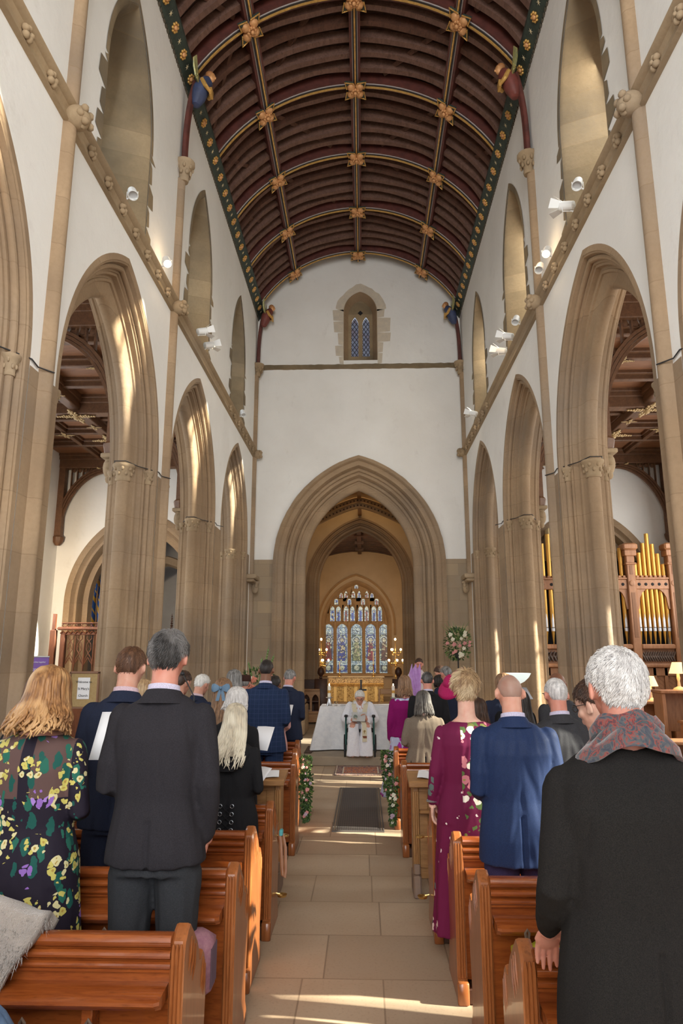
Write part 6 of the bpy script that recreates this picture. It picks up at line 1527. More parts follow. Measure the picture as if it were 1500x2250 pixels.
def floral(name, base, kind):
    n = N(name); v0 = n.co(); wob = n.node('ShaderNodeTexNoise'); wob.inputs['Scale'].default_value = 30; n.L(v0, wob.inputs['Vector'])
    ad = n.node('ShaderNodeVectorMath', operation='MULTIPLY_ADD'); n.L(wob.outputs['Color'], ad.inputs[0]); ad.inputs[1].default_value = (.035, .035, .035); n.L(v0, ad.inputs[2]); v = ad.outputs[0]
    x, y, z = n.sep(v0); c = base
    def blobs(c, sc, rad_, colr, off=(0, 0, 0), st=(1, 1, 1), colr2=None, prob=1.0, inner=None, mask=None):
        mp = n.node('ShaderNodeMapping'); mp.inputs['Location'].default_value = off; mp.inputs['Scale'].default_value = st; n.L(v, mp.inputs['Vector'])
        vo = n.vor(mp.outputs['Vector'], sc, 'F1', .85); s_ = n.node('ShaderNodeSeparateColor'); n.L(vo.outputs['Color'], s_.inputs[0])
        m = n.math('LESS_THAN', vo.outputs['Distance'], rad_)
        if prob < 1: m = n.math('MULTIPLY', m, n.math('LESS_THAN', s_.outputs[0], prob))
        if mask is not None: m = n.math('MULTIPLY', m, mask)
        cc = n.mix(n.math('GREATER_THAN', s_.outputs[1], .6), colr, colr2 or colr)
        if inner: cc = n.mix(n.math('LESS_THAN', vo.outputs['Distance'], rad_ * .35), cc, inner)
        return n.mix(m, c, cc)
    def clus(sc, rad_, off, prob):
        mp = n.node('ShaderNodeMapping'); mp.inputs['Location'].default_value = off; n.L(v0, mp.inputs['Vector']); vo = n.vor(mp.outputs['Vector'], sc, 'F1', .8); s_ = n.node('ShaderNodeSeparateColor'); n.L(vo.outputs['Color'], s_.inputs[0])
        return n.math('MULTIPLY', n.math('LESS_THAN', vo.outputs['Distance'], rad_), n.math('LESS_THAN', s_.outputs[2], prob))
    if kind == 'yellow':
        sheer = n.math('MULTIPLY', n.math('GREATER_THAN', z, 1.20), n.math('LESS_THAN', n.math('ABSOLUTE', n.math('SUBTRACT', n.math('ABSOLUTE', x), .10)), .075))
        c = n.mix(n.math('MULTIPLY', sheer, .8), base, (.13, .075, .065))
        c = blobs(c, 17, .40, (.012, .085, .07), (3, 1, 0), (1.4, 1.4, .6), (.02, .12, .085), .8)
        c = blobs(c, 30, .46, (.52, .46, .12), (0, 0, 0), (1, 1, 1), (.62, .56, .30), 1, (.40, .26, .06), clus(8.0, .52, (0, 0, 0), .9))
        c = blobs(c, 30, .42, (.26, .13, .44), (1, 0, 2), (1, 1, .7), (.34, .20, .55), 1, None, clus(7.0, .33, (4, 2, 1), .6))
    elif kind == 'burgundy':
        c = blobs(c, 14, .15, (.62, .52, .52), (0, 0, 0), (1, 1, 1), (.7, .62, .58), .7)
        strip = n.math('LESS_THAN', n.math('ABSOLUTE', n.math('SUBTRACT', x, .03)), .085); strip = n.math('MULTIPLY', strip, n.math('LESS_THAN', y, 0))
        c = blobs(c, 19, .42, (.10, .16, .05), (2, 0, 0), (1, 1, 1), (.20, .22, .06), .85, None, strip)
        c = blobs(c, 15, .40, (.62, .22, .26), (0, 5, 0), (1, 1, 1), (.75, .70, .62), .85, (.35, .3, .08), strip)
        cuff = n.math('MULTIPLY', n.math('LESS_THAN', z, 1.13), n.math('LESS_THAN', x, -.22))
        c = blobs(c, 22, .42, (.10, .14, .13), (1, 1, 0), (1, 1, 1), (.60, .45, .42), .6, None, cuff)
    else:
        c = blobs(c, 12, .42, (.30, .01, .22), (0, 0, 0), (1, 1, .6), (.42, .03, .33), .75)
        c = blobs(c, 20, .25, (.62, .66, .80), (1, 1, 0), (1, 1, .5), None, .5)
    n.col(c); n.set(rough=.75, spec=.2); return n.mat
def folds(seed, amp=.006, vert=False, seam=True, vent=True, slim=1.0):
    def f(p, n_):
        d = amp * 1.2 * noise.noise((p.x * 7 + seed, p.y * 5, p.z * (1.6 if vert else 3.2))) + amp * .8 * noise.noise((p.x * 15, p.y * 9 + seed, p.z * 6 + abs(p.x) * 22)) + amp * .35 * noise.noise((p.x * 34 + seed, p.y * 20, p.z * 14 + abs(p.x) * 40))
        if n_.y < -.2 and seam: d -= .0035 * math.exp(-(p.x / .006) ** 2)
        if n_.y < -.2 and vent and p.z < 1.05: d -= .012 * math.exp(-((p.x + .0) / .008) ** 2)
        return d
    return f
TORSO_M = [(.84, .208, .148, 0), (.92, .205, .148, -.005), (1.00, .195, .142, -.008), (1.12, .178, .130, -.012), (1.24, .188, .132, -.018), (1.36, .196, .130, -.022), (1.43, .194, .112, -.020), (1.470, .168, .088, -.016), (1.50, .125, .076, -.014), (1.525, .085, .066, -.014)]
TORSO_W = [(.86, .190, .140, 0), (.95, .185, .138, 0), (1.10, .152, .112, -.005), (1.22, .160, .115, -.012), (1.34, .172, .118, -.015), (1.41, .168, .102, -.015), (1.45, .148, .085, -.013), (1.48, .105, .070, -.012), (1.51, .062, .055, -.012)]
POSE = {'hold': [(.174, -.015, 1.437), (.208, -.045, 1.17), (.140, .205, 1.14)], 'down': [(.174, -.015, 1.437), (.210, -.03, 1.17), (.212, .04, .93)], 'pocket': [(.174, -.015, 1.437), (.215, -.05, 1.18), (.205, .03, .975)],
        'hold_w': [(.148, -.01, 1.41), (.195, -.04, 1.16), (.12, .19, 1.14)], 'down_w': [(.148, -.01, 1.41), (.19, -.03, 1.15), (.20, .03, .93)]}
def hand(g, M_, curl=.5, side=1, spread=1.0):
    """fingers run along +Y, palm towards -Z, thumb on side*+X"""
    h = G(); h.ell((0, .045, 0), (.040, .050, .014), 12, 8); h.tube([(0, -.05, 0), (0, .02, 0)], [.025, .027], 10)
    for i, (x, L) in enumerate(((.028, .070), (.010, .080), (-.009, .075), (-.027, .058))):
        x *= side; a = 0; p = Vector((x, .082 - abs(x) * .25, 0)); pts = [Vector((x * .8, .05, 0)), p]; sx = x * 2.2 * spread
        for s_ in (.42, .33, .25):
            a += curl * (.35 if s_ > .4 else .6); p = p + Vector((sx * s_, cos(a), -sin(a))) * L * s_; pts.append(p)
        h.tube(pts, [.0095, .009, .0085, .0075, .006], 8); h.ell(pts[-1], .006, 8, 5)
    h.tube([(side * .02, .01, -.002), (side * .045, .035, -.008), (side * .055, .06, -.016), (side * .052, .082, -.024)], [.014, .011, .0095, .007], 8); h.ell((side * .052, .082, -.024), .007, 8, 5)
    me = remesh(h, .0035, 1); b = len(g.v)
    g.v += [tuple(M_ @ v.co) for v in me.vertices]; g.f += [[b + i for i in p.vertices] for p in me.polygons]; g.m += [0] * len(me.polygons)
    bpy.data.meshes.remove(me)
def aim(p, y, z=(0, 0, 1)):
    y = Vector(y).normalized(); z = Vector(z); x = y.cross(z).normalized(); z = x.cross(y)
    M_ = Matrix((x, y, z)).transposed().to_4x4(); M_.translation = Vector(p); return M_
def person(label, x, y, H, rz=0, female=False, wd=1.0, skin_='fair', pose=('hold', 'hold'), top=None, bottom=None, hair=None, pitch=18, yaw=0, vox=.012, coat_z=None, collar=None, dress=None, hem=.30, lean=0, headoff=(0, 0, 0), hands=False, group=None, shoulders=None, flare=1.0, lapel=None, z0=0.0):
    t = thing('person', label, 'person', (x, y, z0), rz, group); k = H / (1.8 - .24 * (1 - HS)); X = head_xf(rad(pitch), rad(yaw), headoff); fem = '_w' if female else ''
    TR_ = TORSO_W if female else TORSO_M
    arms = []
    for s, pn in zip((-1, 1), pose):
        P = pn if isinstance(pn, list) else (POSE.get(pn + fem) or POSE[pn]); arms.append([(s * a * wd if not isinstance(pn, list) else a, b, c) for a, b, c in P])
    # body
    g = G(); add_head(g, X)
    g.loft([ring(z, rx * (.86 if z > 1.05 else .72) * wd, ry * (.84 if z > 1.05 else .66), 0, cy) for z, rx, ry, cy in TR_])
    for s, A in zip((-1, 1), arms):
        limb(g, [A[0], A[1], A[2]], [.048, .036, .026])
        if not dress: limb(g, [(s * .085 * wd, 0, .90), (s * .095, .01, .49), (s * .10, -.02, .07)], [.080, .055, .036])
        else: limb(g, [(s * .075, 0, .86), (s * .08, .01, .48), (s * .08, -.02, .07)], [.075, .05, .034])
        g.ell((s * .10, .05, .035), (.040, .11, .034), 10, 6)
    me = remesh(g, .006 if abs(rz) > 1 or yaw else min(vox, .0085), 2, None, 1, .4)
    gg = G(); gg.v = [tuple(v.co) for v in me.vertices]; gg.f = [list(p.vertices) for p in me.polygons]; gg.m = [0] * len(gg.f); bpy.data.meshes.remove(me)
    if hands != 'none':
        for s, A in zip((-1, 1), arms):
            d = Vector(A[2]) - Vector(A[1])
            if hands and isinstance(hands, dict) and s in hands: dirv, zz, cu = hands[s]
            else: dirv, zz, cu = d + Vector((-s * .05, .05, 0)), (0, 0, 1) if abs(d.normalized().z) < .7 else (s, 0, .3), .6
            hand(gg, aim(Vector(A[2]) + Vector(dirv).normalized() * .02, dirv, zz), cu, -s)
    me = bpy.data.meshes.new('body'); me.from_pydata(gg.v, [], gg.f); put(me, 'body', SK[skin_], t, k)
    # upper garment
    if dress is None:
        cz = coat_z or .86; g = G(); rows = [r for r in TR_ if r[0] > cz + .03]
        r0 = TR_[0]; fl = 1.0 + max(0, .86 - cz) * .12 * flare
        rings = [ring(cz, r0[1] * wd * fl, r0[2] * fl, 0, r0[3])]
        if cz < .8: rings.append(ring(.84, r0[1] * wd, r0[2], 0, r0[3]))
        rings += [ring(z, rx * wd, ry, 0, cy) for z, rx, ry, cy in rows]; g.loft(rings)
        for s, A in zip((-1, 1), arms): limb(g, [A[0], A[1], Vector(A[2]) * 1.0], [.060 if not female else .052, .051 if not female else .044, .038 if not female else .033], 12)
        me = remesh(g, vox, 3, folds(x * 7 + y, .007)); put(me, 'jacket' if coat_z is None else 'coat', top, t, k)
        # trousers
        g = G(); g.loft([ring(z, rx * wd, ry, 0, 0) for z, rx, ry in ((1.02, .17, .115), (.92, .185, .13), (.84, .18, .128))])
        for s in (-1, 1): limb(g, [(s * .092 * wd, 0, .84), (s * .10 * wd, .01, .49), (s * .105 * wd, -.02, .09)], [.098, .078, .066], 12)
        me = remesh(g, vox, 2, folds(y * 3, .008, True, False, False)); put(me, 'trousers', bottom or top, t, k)
    else:
        g = G(); rings = []
        for i in range(7):
            f = i / 6; z = hem + (.92 - hem) * f; w_ = (.29 if flare != 1 else .225) * flare * (1 - f) + .190 * f; n_ = 40; rg = []
            for j in range(n_):
                a = 2 * pi * j / n_; q = 1 + .06 * (1 - f) * sin(a * 9 + 1.3 * sin(a * 2)); rg.append((w_ * wd * cos(a) * q, w_ * .76 * sin(a) * q, z))
            rings.append(rg)
        g.loft(rings); g.loft([ring(z, rx * wd * 1.02, ry * 1.03, 0, cy) for z, rx, ry, cy in TR_ if z < 1.49])
        for s, A in zip((-1, 1), arms): limb(g, [A[0], A[1], A[2]], [.052, .047, .034], 12)
        me = remesh(g, vox, 2, folds(x * 5 + y, .005, True, False, False)); put(me, 'dress', dress, t, k)
    if collar:
        g = G(); n_ = 26
        def band(r1, r2, z1, z2, th):
            ro = [ring(z1, r1, r1 * .93, 0, -.012, n_, 2, -.014), ring(z2, r2, r2 * .93, 0, -.012, n_, 2, -.016), ring(z2, r2 - th, (r2 - th) * .93, 0, -.012, n_, 2, -.016), ring(z1, r1 - th, (r1 - th) * .93, 0, -.012, n_, 2, -.014)]
            g.loft(ro + [ro[0]], caps=False)
        band(.072, .066, 1.515, 1.562, .004); g.build('shirt_collar', collar, t, 60).data.transform(Matrix.Scale(k, 4))
        g = G(); 
        def band2(r1, r2, z1, z2, th):
            ro = [ring(z1, r1 * 1.15, r1, 0, -.014, n_, 2, -.012), ring((z1 + z2) / 2, (r1 * 1.1 + r2) / 2, (r1 + r2) / 2 * .97, 0, -.013, n_, 2, -.014), ring(z2, r2, r2 * .95, 0, -.012, n_, 2, -.016), ring(z2 - .003, r2 - th, (r2 - th) * .95, 0, -.012, n_, 2, -.016), ring(z1, r1 - th, (r1 - th) * .95, 0, -.012, n_, 2, -.014)]
            g.loft(ro + [ro[0]], caps=False)
        if dress is None: band2(.100, .074, 1.487, 1.540, .008); g.build('jacket_collar', lapel or top, t, 60).data.transform(Matrix.Scale(k, 4))
    if hair:
        g, m = hair(X); me = bpy.data.meshes.new('hair'); me.from_pydata(g.v, [], g.f); put(me, 'hair', m, t, k)
    return t, X, k
def short(m, seed, th=.012, n=900, tl=.022, style='short', rough=1.0): return lambda X: (hair_cap(style, th, seed, X, n, tl, rough=rough), m)
def lng(m, seed, **kw): return lambda X: (long_hair(X, seed=seed, **kw), m)
HM = dict(greybrown=hair_mat('hair_grey_brown', (.13, .115, .10), (.05, .042, .038)), stubble=skin('shaved_scalp', (.36, .235, .185)), grey=hair_mat('hair_grey', (.30, .29, .28), (.10, .095, .09)), silver=hair_mat('hair_silver', (.70, .68, .66), (.42, .40, .39)), white=hair_mat('hair_white', (.80, .78, .74), (.55, .53, .50)), salt=hair_mat('hair_salt', (.055, .050, .048), (.018, .016, .015), (.17, .16, .155), 50),
          brown=hair_mat('hair_brown', (.16, .075, .038), (.075, .034, .018)), dark=hair_mat('hair_dark', (.028, .020, .017), (.012, .009, .008)), dbrown=hair_mat('hair_dark_brown', (.075, .035, .020), (.03, .015, .010)),
          honey=hair_mat('hair_honey', (.40, .20, .075), (.17, .075, .028), (.55, .33, .15)), blond=hair_mat('hair_blond', (.50, .34, .18), (.24, .14, .075), (.62, .48, .30)), ash=hair_mat('hair_ash', (.62, .54, .40), (.38, .33, .25), (.72, .66, .52)), lightbrown=hair_mat('hair_light_brown', (.30, .17, .09), (.14, .075, .04)))
LILAC = cloth('lilac_shirt', (.62, .58, .74), rough=.7); PINKS = cloth('pink_shirt', (.70, .52, .58)); WSH = cloth('white_shirt', (.70, .70, .76))
CHAR = cloth('charcoal_suit', (.028, .026, .031)); NAVY = cloth('navy_suit', (.020, .026, .052)); BLUE = cloth('blue_suit', (.018, .034, .095), rough=.62); CHECK = cloth('checked_blue', (.016, .030, .075), check=(.045, .06, .13)); BLK = cloth('black_coat', (.014, .014, .016)); WOOL = cloth('overcoat_wool', (.010, .0095, .0095), (.020, .018, .017), 420, 1.0, .0, .8); DGREY = cloth('dark_grey_suit', (.045, .045, .050)); PALEB = cloth('pale_blue_linen', (.22, .29, .44)); TAUPE = cloth('taupe_wool', (.21, .165, .125)); TEAL = cloth('teal', (.02, .10, .11))
BTR = cloth('dark_trouser', (.035, .037, .042)); PTR = cloth('violet_trouser', (.035, .030, .085))
# ---- left of the aisle
person('woman with wavy honey-blonde hair in a black dress printed with yellow and violet flowers', -1.46, 3.18, 1.755, 0, True, 1.12, 'fair', ('hold', 'hold'), hair=lng(HM['honey'], 5, zend=1.455, wend=.150, wave=.013, n=260, curl=.010, r=.0105, yend=-.055, depth=.095, fray=.045), dress=floral('yellow_floral', (.016, .012, .022), 'yellow'), hem=.25, pitch=14, vox=.009, flare=.86)
person('woman with long straight brown hair at the left edge, in dark clothes', -1.84, 3.93, 1.70, 0, True, 1.0, 'fair', ('hold', 'hold'), hair=lng(HM['brown'], 8, zend=1.30, wend=.15, wave=.004, n=120), dress=BLK, pitch=10)
person('man with short brown hair in a navy suit with a pink shirt collar', -1.345, 3.95, 1.85, 0, False, 1.0, 'fair', ('hold', 'hold'), top=NAVY, hair=short(HM['brown'], 3, .010, 2600, .018), collar=PINKS, pitch=16, vox=.011)
person('tall man with grey-flecked dark hair in a charcoal suit, right hand in his pocket', -.905, 3.17, 1.905, 0, False, .97, 'ruddy', ('hold', 'pocket'), top=CHAR, bottom=BTR, hair=short(HM['salt'], 4, .016, 4200, .026), collar=LILAC, pitch=8, vox=.009, coat_z=.875, hands=None)
person('person with blond hair half hidden between the two suited men at the left', -1.70, 5.33, 1.62, 0, True, .9, 'fair', hair=lng(HM['blond'], 12, zend=1.45, wend=.12, wave=.006, n=60), dress=BLK, pitch=10, vox=.016)
person('dark-haired man just right of the tall man in charcoal', -1.66, 6.24, 1.67, rad(-25), False, .85, 'fair', top=NAVY, hair=short(HM['dbrown'], 6, .012, 700, .02), pitch=20, vox=.016)
person('white-haired man in a dark navy jacket beyond the dark-haired man', -1.72, 7.25, 1.61, rad(-30), False, 1.0, 'fair', top=NAVY, hair=short(HM['white'], 7, .014, 900, .022), collar=PINKS, pitch=22, vox=.016)
person('girl with a large pale blue bow in her long light brown hair', -1.26, 6.22, 1.60, 0, True, .85, 'fair', hair=lng(HM['lightbrown'], 9, zend=1.28, wend=.10, wave=.006, n=90, r=.010), dress=BLK, pitch=8, vox=.016)
person('person with long straight grey hair standing beyond the blue bow', -1.50, 8.02, 1.64, 0, True, 1.0, 'pale', hair=lng(HM['grey'], 10, zend=1.42, wend=.115, wave=.003, n=90), dress=BLK, pitch=8, vox=.016)
capman = person('man in a brown flat-topped cap beside the checked blue suit', -1.50, 8.77, 1.55, 0, False, .95, 'ruddy', top=DGREY, hair=short(HM['grey'], 14, .008, 300, .016), pitch=4, vox=.016)
person('woman with curly grey hair in a dark coat and teal scarf holding a white booklet', -.985, 5.33, 1.57, rad(-10), True, 1.15, 'pale', hair=lng(HM['silver'], 11, zend=1.56, wend=.108, wave=.018, n=150, r=.011, curl=.006, depth=.09, yend=-.02), top=BLK, coat_z=.75, pitch=20, vox=.013)
hood = person('woman with long white-blonde hair in a black coat laced at the back', -.862, 4.66, 1.49, rad(-4), True, 1.12, 'pale', hair=lng(HM['ash'], 13, zend=1.33, wend=.125, wave=.010, n=190, r=.009, yend=-.085, fray=.08), top=BLK, bottom=BLK, coat_z=.70, pitch=16, vox=.011, flare=2)
person('broad man with cropped dark hair in a checked blue suit', -1.02, 7.25, 1.755, 0, False, 1.10, 'brown', ('hold', 'hold'), top=CHECK, bottom=CHECK, hair=short(HM['dark'], 15, .005, 500, .01), collar=LILAC, pitch=6, vox=.012)
person('small dark-haired figure in a pale pink dress between the two blue suits', -1.03, 8.02, 1.57, 0, True, .95, 'brown', hair=short(HM['dark'], 17, .012, 400, .02), dress=cloth('pale_pink', (.62, .36, .34)), pitch=10, vox=.016, hem=.2)
person('grey-haired man in a navy suit nearest the altar on the left', -.95, 8.78, 1.635, rad(-12), False, 1.0, 'ruddy', ('hold', 'hold'), top=NAVY, bottom=NAVY, hair=short(HM['grey'], 18, .012, 700, .02), collar=LILAC, pitch=24, vox=.013)
# ---- right of the aisle
gentleman = person('silver-haired man in a long black overcoat and paisley scarf, nearest the camera', .745, 2.08, 1.815, 0, False, 1.08, 'ruddy', ([(-.184, -.01, 1.412), (-.232, -.04, 1.17), (-.190, .20, .995)], [(.184, -.01, 1.412), (.232, -.03, 1.17), (.225, .06, .95)]), top=WOOL, bottom=BTR, hair=short(HM['silver'], 20, .009, 9000, .026, rough=1.1), pitch=4, vox=.008, coat_z=.42, hands={-1: ((.02, .62, -.85), (0, 1, .75), .35)}, yaw=3, flare=1.0)
person('bald man in a bright blue suit with a lilac shirt collar', .790, 3.83, 1.71, 0, False, 1.02, 'fair', ('hold', 'hold'), top=BLUE, bottom=PTR, hair=short(HM['stubble'], 21, -.002, 0, .006, 'bald'), collar=LILAC, pitch=16, vox=.009, coat_z=.80)
lady = person('woman with short blonde hair in a long burgundy dress embroidered with flowers', .640, 4.50, 1.685, 0, True, 1.10, 'pale', ([(-.165, -.01, 1.41), (-.215, -.03, 1.16), (-.235, .03, .975)], 'hold'), hair=short(HM['blond'], 22, .030, 3600, .045, rough=1.5), dress=floral('burgundy_floral', (.125, .008, .045), 'burgundy'), hem=.20, pitch=6, vox=.010, hands={-1: ((.0, .25, -1.0), (-1, .2, 0), .7)}, flare=.8)
person('woman with straight grey-brown hair in a taupe jacket', .600, 7.23, 1.45, 0, True, 1.30, 'pale', hair=lng(HM['greybrown'], 23, zend=1.47, wend=.125, wave=.003, n=130), top=TAUPE, bottom=BLK, coat_z=.80, pitch=14, vox=.012)
mag = person('woman with light brown hair, magenta top and lilac skirt with purple leaves', .50, 8.75, 1.555, 0, True, 1.1, 'fair', ('down', 'hold'), hair=lng(HM['lightbrown'], 24, zend=1.48, wend=.11, wave=.008, n=110), dress=floral('lilac_floral', (.50, .52, .70), 'lilac'), hem=.17, pitch=12, vox=.013, flare=1.12)
person('man with short dark grey hair in a black suit behind the taupe jacket', .735, 8.24, 1.61, 0, False, 1.10, 'ruddy', top=BLK, hair=short(HM['salt'], 25, .008, 500, .014), collar=LILAC, pitch=10, vox=.014)
person('woman with dark curly pinned-up hair in a white dress by the chancel wall', 1.085, 10.1, 1.53, rad(20), True, .9, 'brown', hair=lng(HM['dark'], 26, zend=1.56, wend=.105, wave=.02, n=110, r=.010, curl=.006), dress=cloth('ivory', (.72, .68, .62)), pitch=14, vox=.016)
profman = person('young dark-haired man in profile looking down to the left', 1.21, 10.6, 1.66, rad(82), False, .95, 'fair', top=NAVY, hair=short(HM['dbrown'], 27, .016, 500, .025), pitch=28, vox=.014, collar=WSH)
person('grey-haired man in a navy suit turned left behind the magenta hat', 1.10, 9.3, 1.665, rad(25), False, 1.0, 'ruddy', top=NAVY, hair=short(HM['grey'], 28, .008, 500, .014), pitch=16, vox=.014, collar=WSH)
person('person with straight light brown hair in a navy jacket by the floor lamp', 1.42, 7.23, 1.62, rad(-12), False, .95, 'fair', top=NAVY, hair=lng(HM['lightbrown'], 29, zend=1.61, wend=.088, wave=.003, n=110, yend=0), pitch=10, vox=.014)
person('dark-haired person right behind the bald man', 1.31, 6.25, 1.585, 0, False, .82, 'fair', top=BLK, hair=short(HM['dbrown'], 30, .016, 500, .025), pitch=10, vox=.016)
person('woman with long black hair in black, between the bald man and the grey crew cut', 1.16, 5.33, 1.545, 0, True, 1.0, 'mid', hair=lng(HM['dark'], 31, zend=1.30, wend=.12, wave=.004, n=110), dress=BLK, pitch=10, vox=.014)
person('woman in a dark teal jacket behind the blonde woman', 1.0, 6.25, 1.43, 0, True, .95, 'fair', hair=lng(HM['dbrown'], 32, zend=1.48, wend=.11, wave=.004, n=80), top=TEAL, bottom=BLK, coat_z=.8, pitch=10, vox=.016)
crew = person('man with a grey crew cut and glasses, dark grey suit and lilac collar', 1.235, 4.56, 1.655, rad(6), False, 1.08, 'ruddy', ('hold', 'hold'), top=DGREY, hair=short(HM['silver'], 33, .006, 2600, .010), collar=LILAC, pitch=10, vox=.011)
person('bald brown-skinned man in a charcoal suit holding a grey folder', 1.72, 6.27, 1.66, rad(12), False, 1.02, 'brown', ('hold', 'hold'), top=DGREY, hair=short(SK['brown'], 34, -.003, 0, .004, 'bald'), pitch=14, vox=.014)
young = person('dark-haired man with glasses in a pale blue jacket beside the overcoat', 1.10, 3.06, 1.70, rad(8), False, .96, 'pale', ('hold', 'hold'), top=PALEB, hair=short(HM['dbrown'], 35, .016, 2400, .024), collar=WSH, pitch=18, yaw=34, vox=.011, headoff=(-.07, 0, 0))
def glasses(P, c=(.02, .02, .02)):
    t, X, k = P; g = G()
    for s in (-1, 1):
        g.tube([HC + Vector((s * .033 + .021 * cos(a * pi / 6), .098, .002 + .016 * sin(a * pi / 6))) for a in range(13)], .0022, 5)
        g.tube([HC + Vector((s * .055, .095, .006)), HC + Vector((s * .080, .06, .006)), HC + Vector((s * .083, .0, .0))], .002, 5)
    g.tube([HC + Vector((-.012, .101, .004)), HC + Vector((.012, .101, .004))], .002, 5)
    g.v = [tuple((X @ Vector(v)) * k) for v in g.v]; g.build('glasses', plain('spectacle_frame', c, rough=.4), t, 60)
glasses(young); glasses(crew)
def addpart(P, name, g, m, sm=60, onhead=True, solid=0):
    t, X, k = P; g.v = [tuple(((X @ Vector(v)) if onhead else Vector(v)) * k) for v in g.v]; o = g.build(name, m, t, sm)
    if solid: md = o.modifiers.new('s', 'SOLIDIFY'); md.thickness = solid
    return o
def eyes(P):
    g = G()
    for s in (-1, 1): g.ell(HC + Vector((s * .030, .0835, .004)), (.0085, .005, .0045), 10, 6)
    addpart(P, 'eye', g, plain('eye_dark', (.03, .02, .018), rough=.2))
    g = G()
    for s in (-1, 1): g.tube([HC + Vector((s * .014, .097, .026)), HC + Vector((s * .032, .094, .031)), HC + Vector((s * .050, .076, .024))], [.002, .0035, .0015], 6)
    addpart(P, 'eyebrow', g, HM['dbrown'])
eyes(young)
# paisley scarf
def paisley():
    n = N('paisley_scarf'); v = n.co(); c = n.ramp(n.noise(v, 32, 3, .6, 1.5), [(.38, (.03, .035, .055)), (.47, (.065, .075, .08)), (.54, (.22, .04, .03)), (.59, (.06, .02, .03)), (.64, (.04, .06, .065))]); n.col(c); n.set(rough=.9, sheen=.3); n.bump(n.noise(v, 120, 2), .3, .002); return n.mat
g = G()
for q, (z1, z2, r1, r2) in enumerate(((1.515, 1.570, .104, .080), (1.545, 1.596, .090, .074), (1.488, 1.540, .130, .102))):
    n_ = 40; rs = []
    for z, r, th in ((z1, r1, 0), ((z1 + z2) / 2, (r1 + r2) / 2 + .010, 0), (z2, r2, 0), (z2 - .006, r2 - .012, 0), (z1, r1 - .014, 0)):
        rs.append([(r * 1.12 * cos(2 * pi * i / n_) * (1 + .03 * sin(i * .9 + q)), -.018 + r * .92 * sin(2 * pi * i / n_) * (1 + .03 * sin(i * .7)), z - .028 * sin(2 * pi * i / n_) - .02 * cos(4 * pi * i / n_) * (q != 1) + .006 * sin(i * .8 + 2 * q)) for i in range(n_)])
    g.loft(rs + [rs[0]], caps=False)
addpart(gentleman, 'scarf', g, paisley(), 70, False)
# coat vent fold of the overcoat
g = G(); g.tube([(0.03, -.17, .86), (.035, -.185, .65), (.04, -.20, .42)], [.004, .010, .014], 6, flat=.4); addpart(gentleman, 'back_vent', g, WOOL, 60, False)
# cap, hat, bow, lacing
g = G(); g.loft([ring(z, r, r * 1.2, 0, HC.y, 24, 2) for z, r in ((1.715, .089), (1.72, .092), (1.765, .090), (1.80, .088), (1.812, .075), (1.815, .02))]); addpart(capman, 'cap', g, cloth('brown_cap', (.05, .022, .018)))
MAGF = cloth('magenta_felt', (.33, .012, .085), rough=.7)
g = G(); n_ = 36; vs = []
Rh = Vector((-.72, -.42, .55)).to_track_quat('Z', 'Y').to_matrix(); ch = HC + Vector((-.105, .02, .055))
for i in range(7):
    for j in range(n_):
        a = 2 * pi * j / n_; r = .02 + .115 * i / 6; vs.append(ch + Rh @ Vector((r * cos(a) * (1 + .1 * sin(a)), r * sin(a), .02 * sin(a * 2) * i / 6 - .035 * (i / 6) ** 3)))
g.add(vs, [(i * n_ + j, i * n_ + (j + 1) % n_, (i + 1) * n_ + (j + 1) % n_, (i + 1) * n_ + j) for i in range(6) for j in range(n_)])
ht = addpart(lady, 'hat', g, MAGF, 60, True, .003)
g = G(); g.ell(ch + Rh @ Vector((0, 0, -.01)), (.06, .06, .045), 14, 8, Rh)
for i in range(12):
    a = i * 2.4; g.ell(ch + Rh @ Vector((.045 * cos(a), .045 * sin(a), -.04)), (.025, .018, .02), 7, 5)
addpart(lady, 'hat_flower', g, MAGF)
g = G()
for z_, w in ((.975, .037), (.968, .039)): g.lathe((-.2365, .032, z_), [(w, 0), (w + .003, .004), (w, .008)], 16, caps=False)
addpart(lady, 'bracelet', g, SILV, 50, False)
for P_ in [p for p in bpy.data.objects if p.name.startswith('person') and 'pale blue bow' in p.get('label', '')]:
    BOW = cloth('bow_satin', (.16, .27, .40), rough=.4); k = P_.children[0]; kk = 1.60 / 1.8; X = head_xf(rad(8), 0); g = G(); c = HC + Vector((-.0, -.115, .005))
    for s in (-1, 1):
        n_ = 8; g.loft([[c + Vector((s * x_, -.01 + dy, dz)) for dy, dz in ((-.012 * t_, -.035 * t_), (-.02 * t_, 0), (-.012 * t_, .035 * t_), (.012 * t_, .03 * t_), (.012 * t_, -.03 * t_))] for x_, t_ in ((.005, .3), (.03, .8), (.06, 1.2), (.085, 1.15), (.095, .7))])
        g.loft([[c + Vector((s * a_ - .012, -.012, z_)), c + Vector((s * a_ + .022, -.012, z_)), c + Vector((s * a_ + .022, -.006, z_)), c + Vector((s * a_ - .012, -.006, z_))] for a_, z_ in ((.0, -.005), (.02, -.06), (.035, -.13))])
    g.ell(c + Vector((0, -.02, 0)), (.016, .014, .018), 8, 6); g.v = [tuple((X @ Vector(v)) * kk) for v in g.v]; g.build('bow', BOW, P_, 60)
for i in range(4):
    z_ = 1.05 - .055 * i
    for x_ in (.045, -.045):
        g = G(); g.tube([(x_ + .014 * cos(a * pi / 5), -.150 - .004 * i, z_ + .014 * sin(a * pi / 5)) for a in range(11)], .0028, 5); addpart(hood, 'lacing_ring', g, SILV, 50, False)
g = G()
